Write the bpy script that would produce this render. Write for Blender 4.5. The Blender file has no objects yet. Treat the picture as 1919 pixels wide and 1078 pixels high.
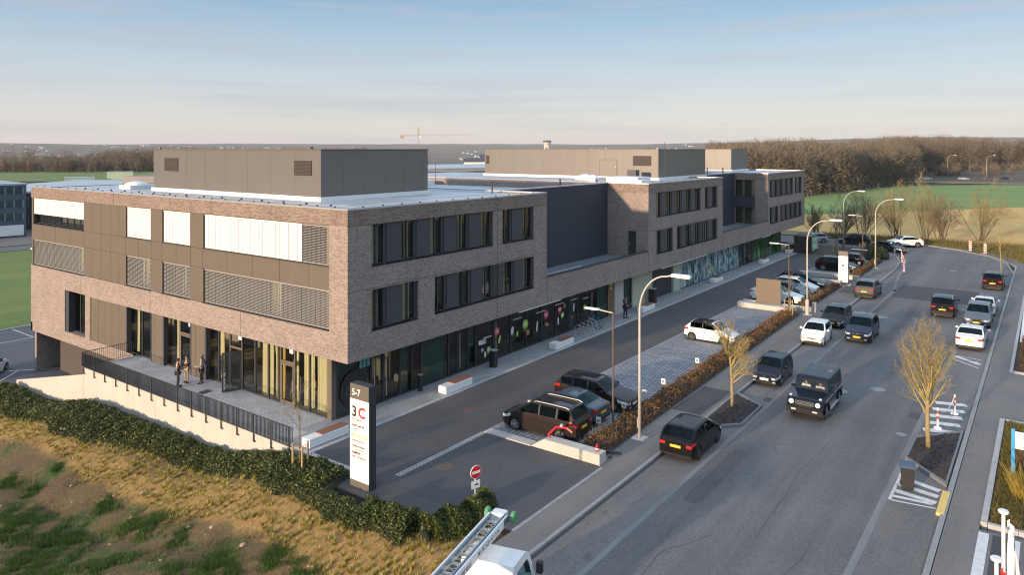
import bpy, bmesh, math, random
import numpy as np
from mathutils import Vector, Matrix
rnd = random.Random(7)
R = math.radians
scene = bpy.context.scene
COL = scene.collection

# ------------------------------------------------------------------ camera, sky, sun, exposure
# world axes: x runs along the street facade, y along the terrace facade, origin at the brick corner
CAM = Vector((-25.45, -29.35, 14.5))
cd = bpy.data.cameras.new('camera'); cam = bpy.data.objects.new('camera', cd); COL.objects.link(cam)
cam.location = CAM
cam.rotation_euler = (R(90), 0, -math.atan2(0.80491, 0.59340))
cd.sensor_width = 36; cd.lens = 1370/1919*36; cd.shift_y = -260/1919
cd.clip_start = 0.5; cd.clip_end = 40000
scene.camera = cam

SUN_ELEV, SUN_AZ = R(8.5), R(171)          # direction towards the sun: azimuth from +x, counter-clockwise
sdir = Vector((math.cos(SUN_AZ)*math.cos(SUN_ELEV), math.sin(SUN_AZ)*math.cos(SUN_ELEV), math.sin(SUN_ELEV)))
ld = bpy.data.lights.new('sun', 'SUN'); sun = bpy.data.objects.new('sun', ld); COL.objects.link(sun)
ld.energy = 4.6; ld.angle = R(1.6); ld.color = (1.0, 0.74, 0.51)
sun.location = (-60, 40, 60)
sun.rotation_euler = (-sdir).to_track_quat('-Z', 'Y').to_euler()

world = bpy.data.worlds.new('World'); scene.world = world; world.use_nodes = True
wt = world.node_tree; wt.nodes.clear()
def wn(t, **kw):
    n = wt.nodes.new(t)
    for k, v in kw.items(): setattr(n, k, v)
    return n
w_out = wn('ShaderNodeOutputWorld'); w_bg = wn('ShaderNodeBackground')
w_sky = wn('ShaderNodeTexSky', sky_type='NISHITA', sun_disc=False)
w_sky.sun_elevation = SUN_ELEV; w_sky.sun_rotation = R(90) - SUN_AZ
w_sky.altitude = 300; w_sky.air_density = 1.0; w_sky.dust_density = 0.6; w_sky.ozone_density = 2.0
w_geo = wn('ShaderNodeNewGeometry'); w_sep = wn('ShaderNodeSeparateXYZ'); w_neg = wn('ShaderNodeVectorMath', operation='SCALE')
w_neg.inputs['Scale'].default_value = -1.0
wt.links.new(w_geo.outputs['Incoming'], w_neg.inputs[0]); wt.links.new(w_neg.outputs[0], w_sep.inputs[0])
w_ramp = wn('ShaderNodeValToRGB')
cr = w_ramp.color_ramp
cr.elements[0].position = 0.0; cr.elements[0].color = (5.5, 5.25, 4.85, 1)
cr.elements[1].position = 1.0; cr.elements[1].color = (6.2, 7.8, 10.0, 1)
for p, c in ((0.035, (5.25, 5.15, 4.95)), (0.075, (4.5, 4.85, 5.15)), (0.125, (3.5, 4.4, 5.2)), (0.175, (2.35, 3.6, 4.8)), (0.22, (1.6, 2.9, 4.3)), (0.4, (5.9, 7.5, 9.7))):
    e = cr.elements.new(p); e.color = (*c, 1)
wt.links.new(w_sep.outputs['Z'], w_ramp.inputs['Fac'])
# thin cloud streaks low in the sky
w_map = wn('ShaderNodeMapping'); w_map.inputs['Scale'].default_value = (2.2, 2.2, 40.0); w_map.inputs['Rotation'].default_value = (0.02, 0.03, 0.3)
wt.links.new(w_neg.outputs[0], w_map.inputs['Vector'])
w_noise = wn('ShaderNodeTexNoise'); w_noise.inputs['Scale'].default_value = 1.3; w_noise.inputs['Detail'].default_value = 6.0
wt.links.new(w_map.outputs[0], w_noise.inputs['Vector'])
w_cr = wn('ShaderNodeValToRGB'); w_cr.color_ramp.elements[0].position = 0.47; w_cr.color_ramp.elements[1].position = 0.70
w_cr.color_ramp.elements[1].color = (0.72, 0.72, 0.72, 1)
wt.links.new(w_noise.outputs['Fac'], w_cr.inputs[0])
w_mixc = wn('ShaderNodeMix', data_type='RGBA')
w_mixc.inputs[7].default_value = (3.5, 3.75, 4.35, 1)
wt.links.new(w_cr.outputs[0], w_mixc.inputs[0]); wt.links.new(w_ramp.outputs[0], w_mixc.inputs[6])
w_mix = wn('ShaderNodeMix', data_type='RGBA'); w_mix.inputs[0].default_value = 0.82
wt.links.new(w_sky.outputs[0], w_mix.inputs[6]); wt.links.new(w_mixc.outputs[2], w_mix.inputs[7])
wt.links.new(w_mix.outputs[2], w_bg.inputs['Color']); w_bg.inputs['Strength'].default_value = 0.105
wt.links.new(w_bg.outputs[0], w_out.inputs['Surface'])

scene.view_settings.view_transform = 'Standard'; scene.view_settings.look = 'None'
scene.view_settings.exposure = 0.55; scene.view_settings.gamma = 1.0; scene.view_settings.use_curve_mapping = False
scene.cycles.max_bounces = 6; scene.cycles.transparent_max_bounces = 12; scene.cycles.volume_bounces = 0
scene.cycles.caustics_reflective = False; scene.cycles.caustics_refractive = False
scene.cycles.use_denoising = True; scene.cycles.filter_width = 1.15

# ------------------------------------------------------------------ material helpers
def mat(name, col, rough=0.7, metal=0.0, spec=0.5, coat=0.0, noise=None, bump=None, emit=None):
    """noise = (scale, amount[, (sx,sy,sz)]) ; bump = (scale, strength)"""
    m = bpy.data.materials.new(name); m.use_nodes = True
    nt = m.node_tree; b = nt.nodes['Principled BSDF']
    b.inputs['Base Color'].default_value = (*col, 1); b.inputs['Roughness'].default_value = rough
    b.inputs['Metallic'].default_value = metal; b.inputs['Specular IOR Level'].default_value = spec
    b.inputs['Coat Weight'].default_value = coat; b.inputs['Coat IOR'].default_value = 1.24 if max(col) < .3 else 1.45; b.inputs['Coat Roughness'].default_value = 0.04
    if emit:
        b.inputs['Emission Color'].default_value = (*emit[0], 1); b.inputs['Emission Strength'].default_value = emit[1]
    tc = None
    if noise or bump:
        tc = nt.nodes.new('ShaderNodeTexCoord')
    if noise:
        mp = nt.nodes.new('ShaderNodeMapping'); mp.inputs['Scale'].default_value = noise[2] if len(noise) > 2 else (1, 1, 1)
        nt.links.new(tc.outputs['Object'], mp.inputs[0])
        n = nt.nodes.new('ShaderNodeTexNoise'); n.inputs['Scale'].default_value = noise[0]; n.inputs['Detail'].default_value = 8; n.inputs['Roughness'].default_value = 0.65
        nt.links.new(mp.outputs[0], n.inputs['Vector'])
        r = nt.nodes.new('ShaderNodeMapRange'); r.inputs[1].default_value = 0.25; r.inputs[2].default_value = 0.75
        r.inputs[3].default_value = 1-noise[1]; r.inputs[4].default_value = 1+noise[1]
        nt.links.new(n.outputs['Fac'], r.inputs[0])
        v = nt.nodes.new('ShaderNodeVectorMath'); v.operation = 'SCALE'; v.inputs[0].default_value = col
        nt.links.new(r.outputs[0], v.inputs['Scale']); nt.links.new(v.outputs[0], b.inputs['Base Color'])
    if bump:
        n2 = nt.nodes.new('ShaderNodeTexNoise'); n2.inputs['Scale'].default_value = bump[0]; n2.inputs['Detail'].default_value = 5
        nt.links.new(tc.outputs['Object'], n2.inputs['Vector'])
        bp = nt.nodes.new('ShaderNodeBump'); bp.inputs['Strength'].default_value = bump[1]; bp.inputs['Distance'].default_value = 0.05
        nt.links.new(n2.outputs['Fac'], bp.inputs['Height']); nt.links.new(bp.outputs[0], b.inputs['Normal'])
    return m

class NT:
    """tiny node wiring helper"""
    def __init__(s, name):
        s.m = bpy.data.materials.new(name); s.m.use_nodes = True; s.t = s.m.node_tree; s.b = s.t.nodes['Principled BSDF']
        s.tc = s.t.nodes.new('ShaderNodeTexCoord')
    def n(s, typ, **kw):
        nd = s.t.nodes.new(typ)
        for k, v in kw.items(): setattr(nd, k, v)
        return nd
    def l(s, a, b): s.t.links.new(a, b)
    def noise(s, scale, detail=6, vec=None, msc=None, rough=0.6):
        nd = s.n('ShaderNodeTexNoise'); nd.inputs['Scale'].default_value = scale; nd.inputs['Detail'].default_value = detail; nd.inputs['Roughness'].default_value = rough
        src = vec or s.tc.outputs['Object']
        if msc:
            mp = s.n('ShaderNodeMapping'); mp.inputs['Scale'].default_value = msc; s.l(src, mp.inputs[0]); src = mp.outputs[0]
        s.l(src, nd.inputs['Vector']); return nd.outputs['Fac']
    def ramp(s, fac, stops):
        nd = s.n('ShaderNodeValToRGB'); c = nd.color_ramp
        c.elements[0].position = stops[0][0]; c.elements[0].color = (*stops[0][1], 1)
        c.elements[1].position = stops[-1][0]; c.elements[1].color = (*stops[-1][1], 1)
        for p, q in stops[1:-1]: c.elements.new(p).color = (*q, 1)
        s.l(fac, nd.inputs[0]); return nd.outputs[0]
    def mix(s, fac, a, b, mode='MIX'):
        nd = s.n('ShaderNodeMix', data_type='RGBA', blend_type=mode)
        for sock, v in ((nd.inputs[0], fac), (nd.inputs[6], a), (nd.inputs[7], b)):
            if isinstance(v, (int, float)): sock.default_value = v
            elif isinstance(v, tuple): sock.default_value = (*v, 1)
            else: s.l(v, sock)
        return nd.outputs[2]
    def step(s, fac, a, b, lo=0., hi=1.):
        nd = s.n('ShaderNodeMapRange'); nd.inputs[1].default_value = a; nd.inputs[2].default_value = b
        nd.inputs[3].default_value = lo; nd.inputs[4].default_value = hi; s.l(fac, nd.inputs[0]); return nd.outputs[0]
    def color(s, c): s.l(c, s.b.inputs['Base Color'])
    def bump(s, h, st=0.3, d=0.02):
        nd = s.n('ShaderNodeBump'); nd.inputs['Strength'].default_value = st; nd.inputs['Distance'].default_value = d
        s.l(h, nd.inputs['Height']); s.l(nd.outputs[0], s.b.inputs['Normal'])
    def rough(s, v): s.b.inputs['Roughness'].default_value = v
    def wallvec(s):
        """(x+y, z) wall coordinate that works on both wall directions"""
        sp = s.n('ShaderNodeSeparateXYZ'); s.l(s.tc.outputs['Object'], sp.inputs[0])
        ad = s.n('ShaderNodeMath', operation='ADD'); s.l(sp.outputs['X'], ad.inputs[0]); s.l(sp.outputs['Y'], ad.inputs[1])
        cb = s.n('ShaderNodeCombineXYZ'); s.l(ad.outputs[0], cb.inputs['X']); s.l(sp.outputs['Z'], cb.inputs['Y']); return cb.outputs[0]

def brick_mat(name, c1, c2, mort):
    k = NT(name); v = k.wallvec()
    br = k.n('ShaderNodeTexBrick'); br.offset = 0.5
    br.inputs['Scale'].default_value = 1.0; br.inputs['Brick Width'].default_value = 0.30; br.inputs['Row Height'].default_value = 0.068
    br.inputs['Mortar Size'].default_value = 0.006; br.inputs['Mortar Smooth'].default_value = 0.3; br.inputs['Bias'].default_value = 0.0
    br.inputs['Color1'].default_value = (*c1, 1); br.inputs['Color2'].default_value = (*c2, 1); br.inputs['Mortar'].default_value = (*mort, 1)
    k.l(v, br.inputs['Vector'])
    n1 = k.noise(1.0, 4, v, (5.5, 24.0, 1)); n2 = k.noise(0.5, 3, v)
    c = k.mix(k.step(n1, .45, .68, 0, .75), br.outputs['Color'], (c2[0]*1.5, c2[1]*1.45, c2[2]*1.4)); n3 = k.noise(1.0, 3, v, (7., 30., 1), .7); c = k.mix(k.step(n3, .36, .56, .62, 0.), c, (c1[0]*.55, c1[1]*.52, c1[2]*.52))
    c = k.mix(0.35, c, k.ramp(n2, [(.3, (.72, .72, .72)), (.7, (1.2, 1.2, 1.2))]), 'MULTIPLY')
    k.color(c); k.bump(br.outputs['Fac'], .35, -.01); k.rough(.85); return k.m

def paver_mat(name, c1, c2, mort, bw, rh, ms=.012, along='x'):
    k = NT(name)
    mp = k.n('ShaderNodeMapping')
    if along == 'y': mp.inputs['Rotation'].default_value = (0, 0, R(90))
    k.l(k.tc.outputs['Object'], mp.inputs[0])
    br = k.n('ShaderNodeTexBrick'); br.offset = 0.5
    br.inputs['Scale'].default_value = 1.0; br.inputs['Brick Width'].default_value = bw; br.inputs['Row Height'].default_value = rh
    br.inputs['Mortar Size'].default_value = ms; br.inputs['Mortar Smooth'].default_value = .1
    br.inputs['Color1'].default_value = (*c1, 1); br.inputs['Color2'].default_value = (*c2, 1); br.inputs['Mortar'].default_value = (*mort, 1)
    k.l(mp.outputs[0], br.inputs['Vector'])
    n = k.noise(.45, 6); c = k.mix(.6, br.outputs['Color'], k.ramp(n, [(.3, (.7, .7, .7)), (.7, (1.2, 1.2, 1.2))]), 'MULTIPLY')
    k.color(c); k.bump(br.outputs['Fac'], .5, -.01); k.rough(.75); return k.m

def asphalt_mat(name, col, streak=0.12, tint=(1.12, 1.02, .93), rough=.8):
    k = NT(name)
    fine = k.noise(17, 4, None, None, .75); big = k.noise(.22, 6); lane = k.noise(.5, 4, None, (.045, 1.0, 1))
    c = k.mix(1., k.ramp(fine, [(.3, tuple(v*.62 for v in col)), (.7, tuple(v*1.42 for v in col))]), k.ramp(big, [(.3, (.84, .86, .9)), (.7, (1.12, 1.1, 1.06))]), 'MULTIPLY')
    c = k.mix(1., c, k.ramp(lane, [(.35, (1-streak, 1-streak, 1-streak)), (.65, tuple(1+streak*t for t in tint))]), 'MULTIPLY')
    vo = k.n('ShaderNodeTexVoronoi', feature='DISTANCE_TO_EDGE'); vo.inputs['Scale'].default_value = .13
    wv = k.n('ShaderNodeMix', data_type='VECTOR'); wv.inputs[0].default_value = .25
    nz = k.n('ShaderNodeTexNoise'); nz.inputs['Scale'].default_value = .7; nz.inputs['Detail'].default_value = 5; k.l(k.tc.outputs['Object'], nz.inputs['Vector'])
    sc = k.n('ShaderNodeVectorMath', operation='SCALE'); sc.inputs['Scale'].default_value = 14.; k.l(nz.outputs['Color'], sc.inputs[0])
    k.l(k.tc.outputs['Object'], wv.inputs[4]); k.l(sc.outputs[0], wv.inputs[5]); k.l(wv.outputs[1], vo.inputs['Vector'])
    c = k.mix(k.step(vo.outputs['Distance'], .0, .003, .5, 0.), c, tuple(v*.35 for v in col))
    sp = k.noise(.9, 3, None, None, .5); c = k.mix(k.step(sp, .66, .74, 0, .4), c, tuple(v*.45 for v in col)); gr = k.noise(110, 2); c = k.mix(1., c, k.ramp(gr, [(.35, (.78, .78, .78)), (.65, (1.22, 1.22, 1.22))]), 'MULTIPLY')
    k.color(c); k.bump(fine, .25, .01); k.rough(rough); k.b.inputs['Specular IOR Level'].default_value = .35; return k.m

def glass_mat(name, tint=(.75, .85, .82), refl=1.0, mix=0.0, ior=1.55):
    m = bpy.data.materials.new(name); m.use_nodes = True; t = m.node_tree; t.nodes.clear()
    o = t.nodes.new('ShaderNodeOutputMaterial'); tr = t.nodes.new('ShaderNodeBsdfTransparent'); gl = t.nodes.new('ShaderNodeBsdfGlossy')
    tr.inputs[0].default_value = (*tint, 1); gl.inputs['Roughness'].default_value = .015; gl.inputs[0].default_value = (*refl, 1) if isinstance(refl, tuple) else (refl, refl, refl, 1)
    fr = t.nodes.new('ShaderNodeFresnel'); fr.inputs[0].default_value = ior; mx = t.nodes.new('ShaderNodeMixShader')
    ma = t.nodes.new('ShaderNodeMath'); ma.operation = 'ADD'; ma.inputs[1].default_value = mix; ma.use_clamp = True
    t.links.new(fr.outputs[0], ma.inputs[0]); t.links.new(ma.outputs[0], mx.inputs[0])
    t.links.new(tr.outputs[0], mx.inputs[1]); t.links.new(gl.outputs[0], mx.inputs[2]); t.links.new(mx.outputs[0], o.inputs[0]); return m

def leaf_mat(name, cols, scale=1.3, rough=.55, trans=.0):
    k = NT(name); g = k.n('ShaderNodeNewGeometry')
    c = k.ramp(g.outputs['Random Per Island'], [(i/(len(cols)-1), c) for i, c in enumerate(cols)])
    n = k.noise(scale, 3); c = k.mix(.5, c, k.ramp(n, [(.3, (.6, .6, .6)), (.7, (1.35, 1.35, 1.35))]), 'MULTIPLY')
    k.color(c); k.rough(rough); k.b.inputs['Specular IOR Level'].default_value = .3; return k.m

# ------------------------------------------------------------------ mesh + object helpers
class MB:
    def __init__(s): s.v = []; s.f = []
    def add(s, vs, fs):
        o = len(s.v); s.v += [tuple(p) for p in vs]; s.f += [tuple(i+o for i in f) for f in fs]; return s
    def quad(s, a, b, c, d): return s.add([a, b, c, d], [(0, 1, 2, 3)])
    def box(s, x0, x1, y0, y1, z0, z1):
        return s.add([(x0, y0, z0), (x1, y0, z0), (x1, y1, z0), (x0, y1, z0), (x0, y0, z1), (x1, y0, z1), (x1, y1, z1), (x0, y1, z1)],
                     [(0, 3, 2, 1), (4, 5, 6, 7), (0, 1, 5, 4), (1, 2, 6, 5), (2, 3, 7, 6), (3, 0, 4, 7)])
    def rbox(s, x0, x1, y0, y1, z0, z1, r=.03):
        """box with chamfered vertical and top edges"""
        r = min(r, (x1-x0)/3, (y1-y0)/3, (z1-z0)/3); rings = []
        for z, q in ((z0, 0), (z1-r, 0), (z1, r)):
            a, b, c, d = x0+q, x1-q, y0+q, y1-q
            rings.append([(a+r, c, z), (b-r, c, z), (b, c+r, z), (b, d-r, z), (b-r, d, z), (a+r, d, z), (a, d-r, z), (a, c+r, z)])
        vs = sum(rings, []); fs = [tuple(reversed(range(8))), tuple(range(16, 24))]
        for k in (0, 8):
            for i in range(8): fs.append((k+i, k+(i+1) % 8, k+8+(i+1) % 8, k+8+i))
        return s.add(vs, fs)
    def prism(s, pts, z0, z1):
        n = len(pts); vs = [(p[0], p[1], z0) for p in pts]+[(p[0], p[1], z1) for p in pts]
        return s.add(vs, [tuple(reversed(range(n))), tuple(range(n, 2*n))]+[(i, (i+1) % n, n+(i+1) % n, n+i) for i in range(n)])
    def tube(s, path, rad, n=8, caps=True):
        path = [Vector(p) for p in path]; m = len(path)
        rad = rad if isinstance(rad, (list, tuple)) else [rad]*m
        vs = []; ref = None
        for i, p in enumerate(path):
            t = (path[min(i+1, m-1)]-path[max(i-1, 0)]); t = t.normalized() if t.length > 1e-9 else Vector((0, 0, 1))
            if ref is None: ref = t.orthogonal().normalized()
            a = (ref-t*ref.dot(t)); a = a.normalized() if a.length > 1e-6 else t.orthogonal().normalized(); ref = a; b = t.cross(a)
            for k in range(n):
                w = 2*math.pi*k/n; vs.append(p+(a*math.cos(w)+b*math.sin(w))*rad[i])
        fs = [(i*n+k, i*n+(k+1) % n, (i+1)*n+(k+1) % n, (i+1)*n+k) for i in range(m-1) for k in range(n)]
        if caps: fs += [tuple(reversed(range(n))), tuple(range((m-1)*n, m*n))]
        return s.add(vs, fs)
    def lathe(s, prof, n=16, c=(0, 0, 0), axis='z'):
        vs = []
        for r, h in prof:
            for k in range(n):
                w = 2*math.pi*k/n; a, b = r*math.cos(w), r*math.sin(w)
                vs.append((c[0]+a, c[1]+b, c[2]+h) if axis == 'z' else ((c[0]+a, c[1]+h, c[2]+b) if axis == 'y' else (c[0]+h, c[1]+a, c[2]+b)))
        m = len(prof); fs = [(i*n+k, i*n+(k+1) % n, (i+1)*n+(k+1) % n, (i+1)*n+k) for i in range(m-1) for k in range(n)]
        fs += [tuple(reversed(range(n))), tuple(range((m-1)*n, m*n))]
        return s.add(vs, fs)
    def ell(s, c, r, nu=12, nv=8):
        vs = []; fs = []
        for j in range(nv+1):
            t = math.pi*j/nv
            for i in range(nu):
                w = 2*math.pi*i/nu; vs.append((c[0]+r[0]*math.sin(t)*math.cos(w), c[1]+r[1]*math.sin(t)*math.sin(w), c[2]+r[2]*math.cos(t)))
        for j in range(nv):
            for i in range(nu): fs.append((j*nu+i, (j+1)*nu+i, (j+1)*nu+(i+1) % nu, j*nu+(i+1) % nu))
        return s.add(vs, fs)
    def xf(s, M):
        s.v = [tuple(M @ Vector(p)) for p in s.v]; return s
    def build(s, name, m, parent=None, smooth=False, ang=None):
        me = bpy.data.meshes.new(name); me.from_pydata(s.v, [], s.f); me.materials.append(m)
        if smooth or ang:
            me.polygons.foreach_set('use_smooth', [True]*len(me.polygons))
            if ang: me.set_sharp_from_angle(angle=R(ang))
        o = bpy.data.objects.new(name, me); COL.objects.link(o)
        if parent is not None: o.parent = parent
        return o

def fast_mesh(name, verts, faces, m, parent=None):
    """numpy arrays -> one mesh (faces all quads or all tris)"""
    me = bpy.data.meshes.new(name); nv, nf, k = len(verts), len(faces), faces.shape[1]
    me.vertices.add(nv); me.vertices.foreach_set('co', verts.astype(np.float32).ravel())
    me.loops.add(nf*k); me.loops.foreach_set('vertex_index', faces.astype(np.int32).ravel())
    me.polygons.add(nf); me.polygons.foreach_set('loop_start', np.arange(0, nf*k, k, dtype=np.int32))
    me.update(calc_edges=True); me.materials.append(m)
    o = bpy.data.objects.new(name, me); COL.objects.link(o)
    if parent is not None: o.parent = parent
    return o

def tag(o, label, cat, group=None):
    o['label'] = label; o['category'] = cat
    if group: o['group'] = group
    return o
def struct(o): o['kind'] = 'structure'; return o
def stuff(o, label=None, cat=None):
    o['kind'] = 'stuff'
    if label: o['label'] = label; o['category'] = cat
    return o
def thing(name, label, cat, loc=(0, 0, 0), rz=0., group=None):
    o = bpy.data.objects.new(name, None); o.empty_display_size = .3; COL.objects.link(o)
    o.location = loc; o.rotation_euler = (0, 0, rz); return tag(o, label, cat, group)
def copy_tree(o, parent=None):
    c = o.copy(); COL.objects.link(c)
    if parent is not None: c.parent = parent
    for ch in o.children: copy_tree(ch, c)
    return c
def dup(o, loc, rz=None, label=None, sc=None):
    c = copy_tree(o); c.location = loc
    if rz is not None: c.rotation_euler = (0, 0, rz)
    if label: c['label'] = label
    if sc: c.scale = sc if isinstance(sc, tuple) else (sc, sc, sc)
    return c
FONT_CACHE = {}
def text(s, size, m, parent, M, ext=.004, align='LEFT', name='lettering', bold=0., spacing=1.):
    cu = bpy.data.curves.new('lettering', 'FONT'); cu.body = s; cu.size = size; cu.extrude = ext; cu.align_x = align; cu.offset = bold; cu.space_character = spacing; cu.resolution_u = 3
    to = bpy.data.objects.new('lettering_source', cu); COL.objects.link(to)
    bpy.context.view_layer.update()
    me = bpy.data.meshes.new_from_object(to.evaluated_get(bpy.context.evaluated_depsgraph_get()))
    COL.objects.unlink(to); bpy.data.objects.remove(to); bpy.data.curves.remove(cu)
    me.materials.clear(); me.materials.append(m); me.transform(M); me.name = name
    o = bpy.data.objects.new(name, me); COL.objects.link(o)
    if parent is not None: o.parent = parent
    return o
def face_mx(x, y, z):      # text on a wall facing -x, reading to the right
    return Matrix(((0, 0, -1, x), (-1, 0, 0, y), (0, 1, 0, z), (0, 0, 0, 1)))
def face_my(x, y, z):      # text on a wall facing -y
    return Matrix(((1, 0, 0, x), (0, 0, -1, y), (0, 1, 0, z), (0, 0, 0, 1)))

def sm(a, b, t):
    t = min(1., max(0., (t-a)/(b-a))); return t*t*(3-2*t)

# ------------------------------------------------------------------ materials
M = {}
M['brick'] = brick_mat('long_brick', (.190, .150, .130), (.355, .292, .255), (.30, .262, .238))
M['brick_top'] = brick_mat('parapet_brick', (.132, .096, .078), (.315, .242, .200), (.24, .205, .18))
M['clad'] = mat('bronze_cladding', (.150, .125, .098), .5, .15, .4, noise=(1.2, .06))
M['clad_pent'] = mat('plant_room_cladding', (.172, .160, .145), .45, .3, .4, noise=(.5, .07, (1, 1, .3)))
M['joint'] = mat('dark_joint', (.03, .027, .024), .8)
M['anth'] = mat('anthracite_metal', (.045, .05, .057), .5, .2, .4)
M['panel'] = mat('grey_facade_panel', (.062, .068, .073), .5, .1, .4, noise=(1.5, .05))
M['dark_wall'] = mat('dark_render', (.035, .042, .052), .7, noise=(.6, .12))
M['low_wall'] = mat('dark_brown_render', (.075, .062, .053), .7, noise=(.6, .1))
M['blind'] = mat('aluminium_blind', (.80, .76, .72), .45, .0, .5)
M['blind_dark'] = mat('grey_aluminium_blind', (.40, .38, .355), .4, .2, .5)
M['glass'] = glass_mat('window_glass', (.82, .88, .84), .9, .01)
M['glass_dark'] = glass_mat('tinted_glass', (.34, .42, .42), .9, .03)
M['glass_teal'] = glass_mat('teal_glass', (.30, .52, .48), .9, .05)
M['interior'] = mat('interior', (.10, .10, .10), .9)
M['interior_b'] = mat('interior_floor', (.24, .20, .145), .7)
M['curtain'] = mat('cream_curtain', (.68, .60, .38), .9, noise=(2., .12, (1, 1, .2)))
M['curtain_o'] = mat('ochre_curtain', (.55, .36, .12), .9, noise=(2., .12, (1, 1, .2)))
M['roof'] = mat('roof_membrane', (.42, .45, .48), .45, 0, .5, noise=(.35, .25))
M['roof_edge'] = mat('zinc_edge', (.55, .55, .55), .35, .6)
M['white'] = mat('white_paint', (.78, .77, .74), .5, noise=(3., .06))
M['conc'] = mat('pale_concrete', (.47, .44, .40), .8, noise=(1.6, .12), bump=(30, .15))
M['conc_w'] = mat('cream_concrete', (.50, .465, .41), .8, noise=(.9, .09))
M['kerb_light'] = mat('pale_kerb', (.40, .39, .38), .85, noise=(2.5, .2))
M['kerb'] = mat('kerb_concrete', (.27, .27, .265), .85, noise=(2.5, .22))
M['gutter'] = mat('gutter_concrete', (.19, .19, .19), .85, noise=(2., .22, (.2, 2, 1)))
M['drain'] = mat('drain_metal', (.06, .06, .062), .7)
M['wood'] = mat('bench_wood', (.26, .115, .065), .6, noise=(6., .25, (.4, 6, 6)))
M['timber'] = mat('stake_timber', (.42, .30, .15), .8, noise=(5., .2))
M['deck'] = mat('dark_slat', (.075, .07, .07), .7, noise=(4, .2))
M['galv'] = mat('galvanised_steel', (.50, .50, .48), .45, .35)
M['lamp_pole'] = mat('pale_lamp_pole', (.50, .47, .42), .5, .2, noise=(4., .06))
M['bronze_pole'] = mat('bronze_pole', (.16, .12, .09), .5, .3)
M['rust'] = mat('rust_iron', (.115, .08, .068), .8, noise=(8, .25))
M['castiron'] = mat('cast_iron', (.20, .22, .235), .6, noise=(9, .25))
M['red'] = mat('signal_red', (.55, .02, .03), .4)
M['redwhite'] = mat('reflective_red', (.60, .06, .03), .4)
M['paint_w'] = mat('road_paint', (.62, .62, .60), .7, noise=(5., .22))
M['paint_y'] = mat('kerb_yellow', (.72, .50, .16), .7, noise=(4., .12))
M['blue'] = mat('sign_blue', (.03, .30, .60), .4)
M['black'] = mat('black_plastic', (.018, .018, .02), .5)
M['bin'] = mat('bin_plastic', (.03, .03, .03), .55, 0, .3)
M['binlid'] = mat('bin_lid', (.05, .085, .14), .4)
M['tyre'] = mat('tyre_rubber', (.018, .018, .018), .85)
M['rim'] = mat('alloy_rim', (.42, .42, .43), .3, .8)
M['rim_dark'] = mat('dark_alloy_rim', (.09, .09, .095), .35, .6)
M['chrome'] = mat('chrome', (.72, .72, .72), .12, 1.)
M['lamp_red'] = mat('tail_lamp', (.42, .015, .015), .2, 0, .6, .5)
M['lamp_clear'] = mat('head_lamp', (.72, .74, .76), .12, .3, .6, .5)
M['plate_y'] = mat('yellow_plate', (.75, .47, .03), .5)
M['plate_w'] = mat('white_plate', (.75, .75, .72), .5)
M['carglass'] = glass_mat('car_glass', (.16, .27, .27), (.62, .90, .97), .0, 1.30)
M['cartrim'] = mat('car_trim', (.012, .012, .013), .55, 0, .25)
M['seat'] = mat('car_seat', (.022, .022, .022), .8)
M['green_v'] = mat('lime_vinyl', (.30, .55, .06), .5)
M['red_v'] = mat('raspberry_vinyl', (.55, .05, .12), .5)
M['white_v'] = mat('white_vinyl', (.7, .7, .68), .5)
M['brown_v'] = mat('food_print', (.35, .17, .06), .5)
M['yellow_v'] = mat('yellow_print', (.62, .48, .10), .5)
M['asphalt'] = asphalt_mat('road_asphalt', (.130, .129, .129), .22)
M['asphalt_d'] = asphalt_mat('drive_asphalt', (.090, .087, .088), .12)
M['asphalt_p'] = asphalt_mat('pavement_asphalt', (.168, .156, .147), .12)
M['asphalt_patch'] = asphalt_mat('patch_asphalt', (.066, .066, .068), .08)
M['paver'] = paver_mat('parking_pavers', (.235, .24, .265), (.32, .325, .345), (.10, .10, .105), .5, .25, .03, 'x')
M['terrace'] = paver_mat('terrace_pavers', (.42, .42, .43), (.52, .52, .525), (.22, .22, .22), .40, .16, .012, 'y')
M['walk'] = paver_mat('walk_pavers', (.30, .305, .315), (.37, .375, .38), (.18, .18, .185), .40, .16, .012, 'x')
M['cobble'] = paver_mat('cobble_strip', (.36, .35, .34), (.44, .43, .41), (.17, .17, .17), .22, .14, .02, 'x')
M['chips'] = mat('bark_chips', (.050, .036, .033), .9, noise=(16., .55), bump=(18, .9))
M['skin'] = mat('skin', (.52, .30, .21), .6)
M['hair'] = mat('dark_hair', (.025, .018, .014), .7)
M['hair_b'] = mat('brown_hair', (.10, .055, .03), .7)
M['cloth_black'] = mat('black_jacket', (.018, .018, .022), .75)
M['cloth_grey'] = mat('grey_jumper', (.28, .28, .30), .9)
M['cloth_beige'] = mat('beige_trousers', (.40, .31, .21), .9)
M['cloth_dark'] = mat('charcoal_trousers', (.06, .06, .07), .9)
M['cloth_white'] = mat('white_shirt', (.72, .70, .68), .9)
M['chair_o'] = mat('orange_chair', (.55, .25, .05), .6)

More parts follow.
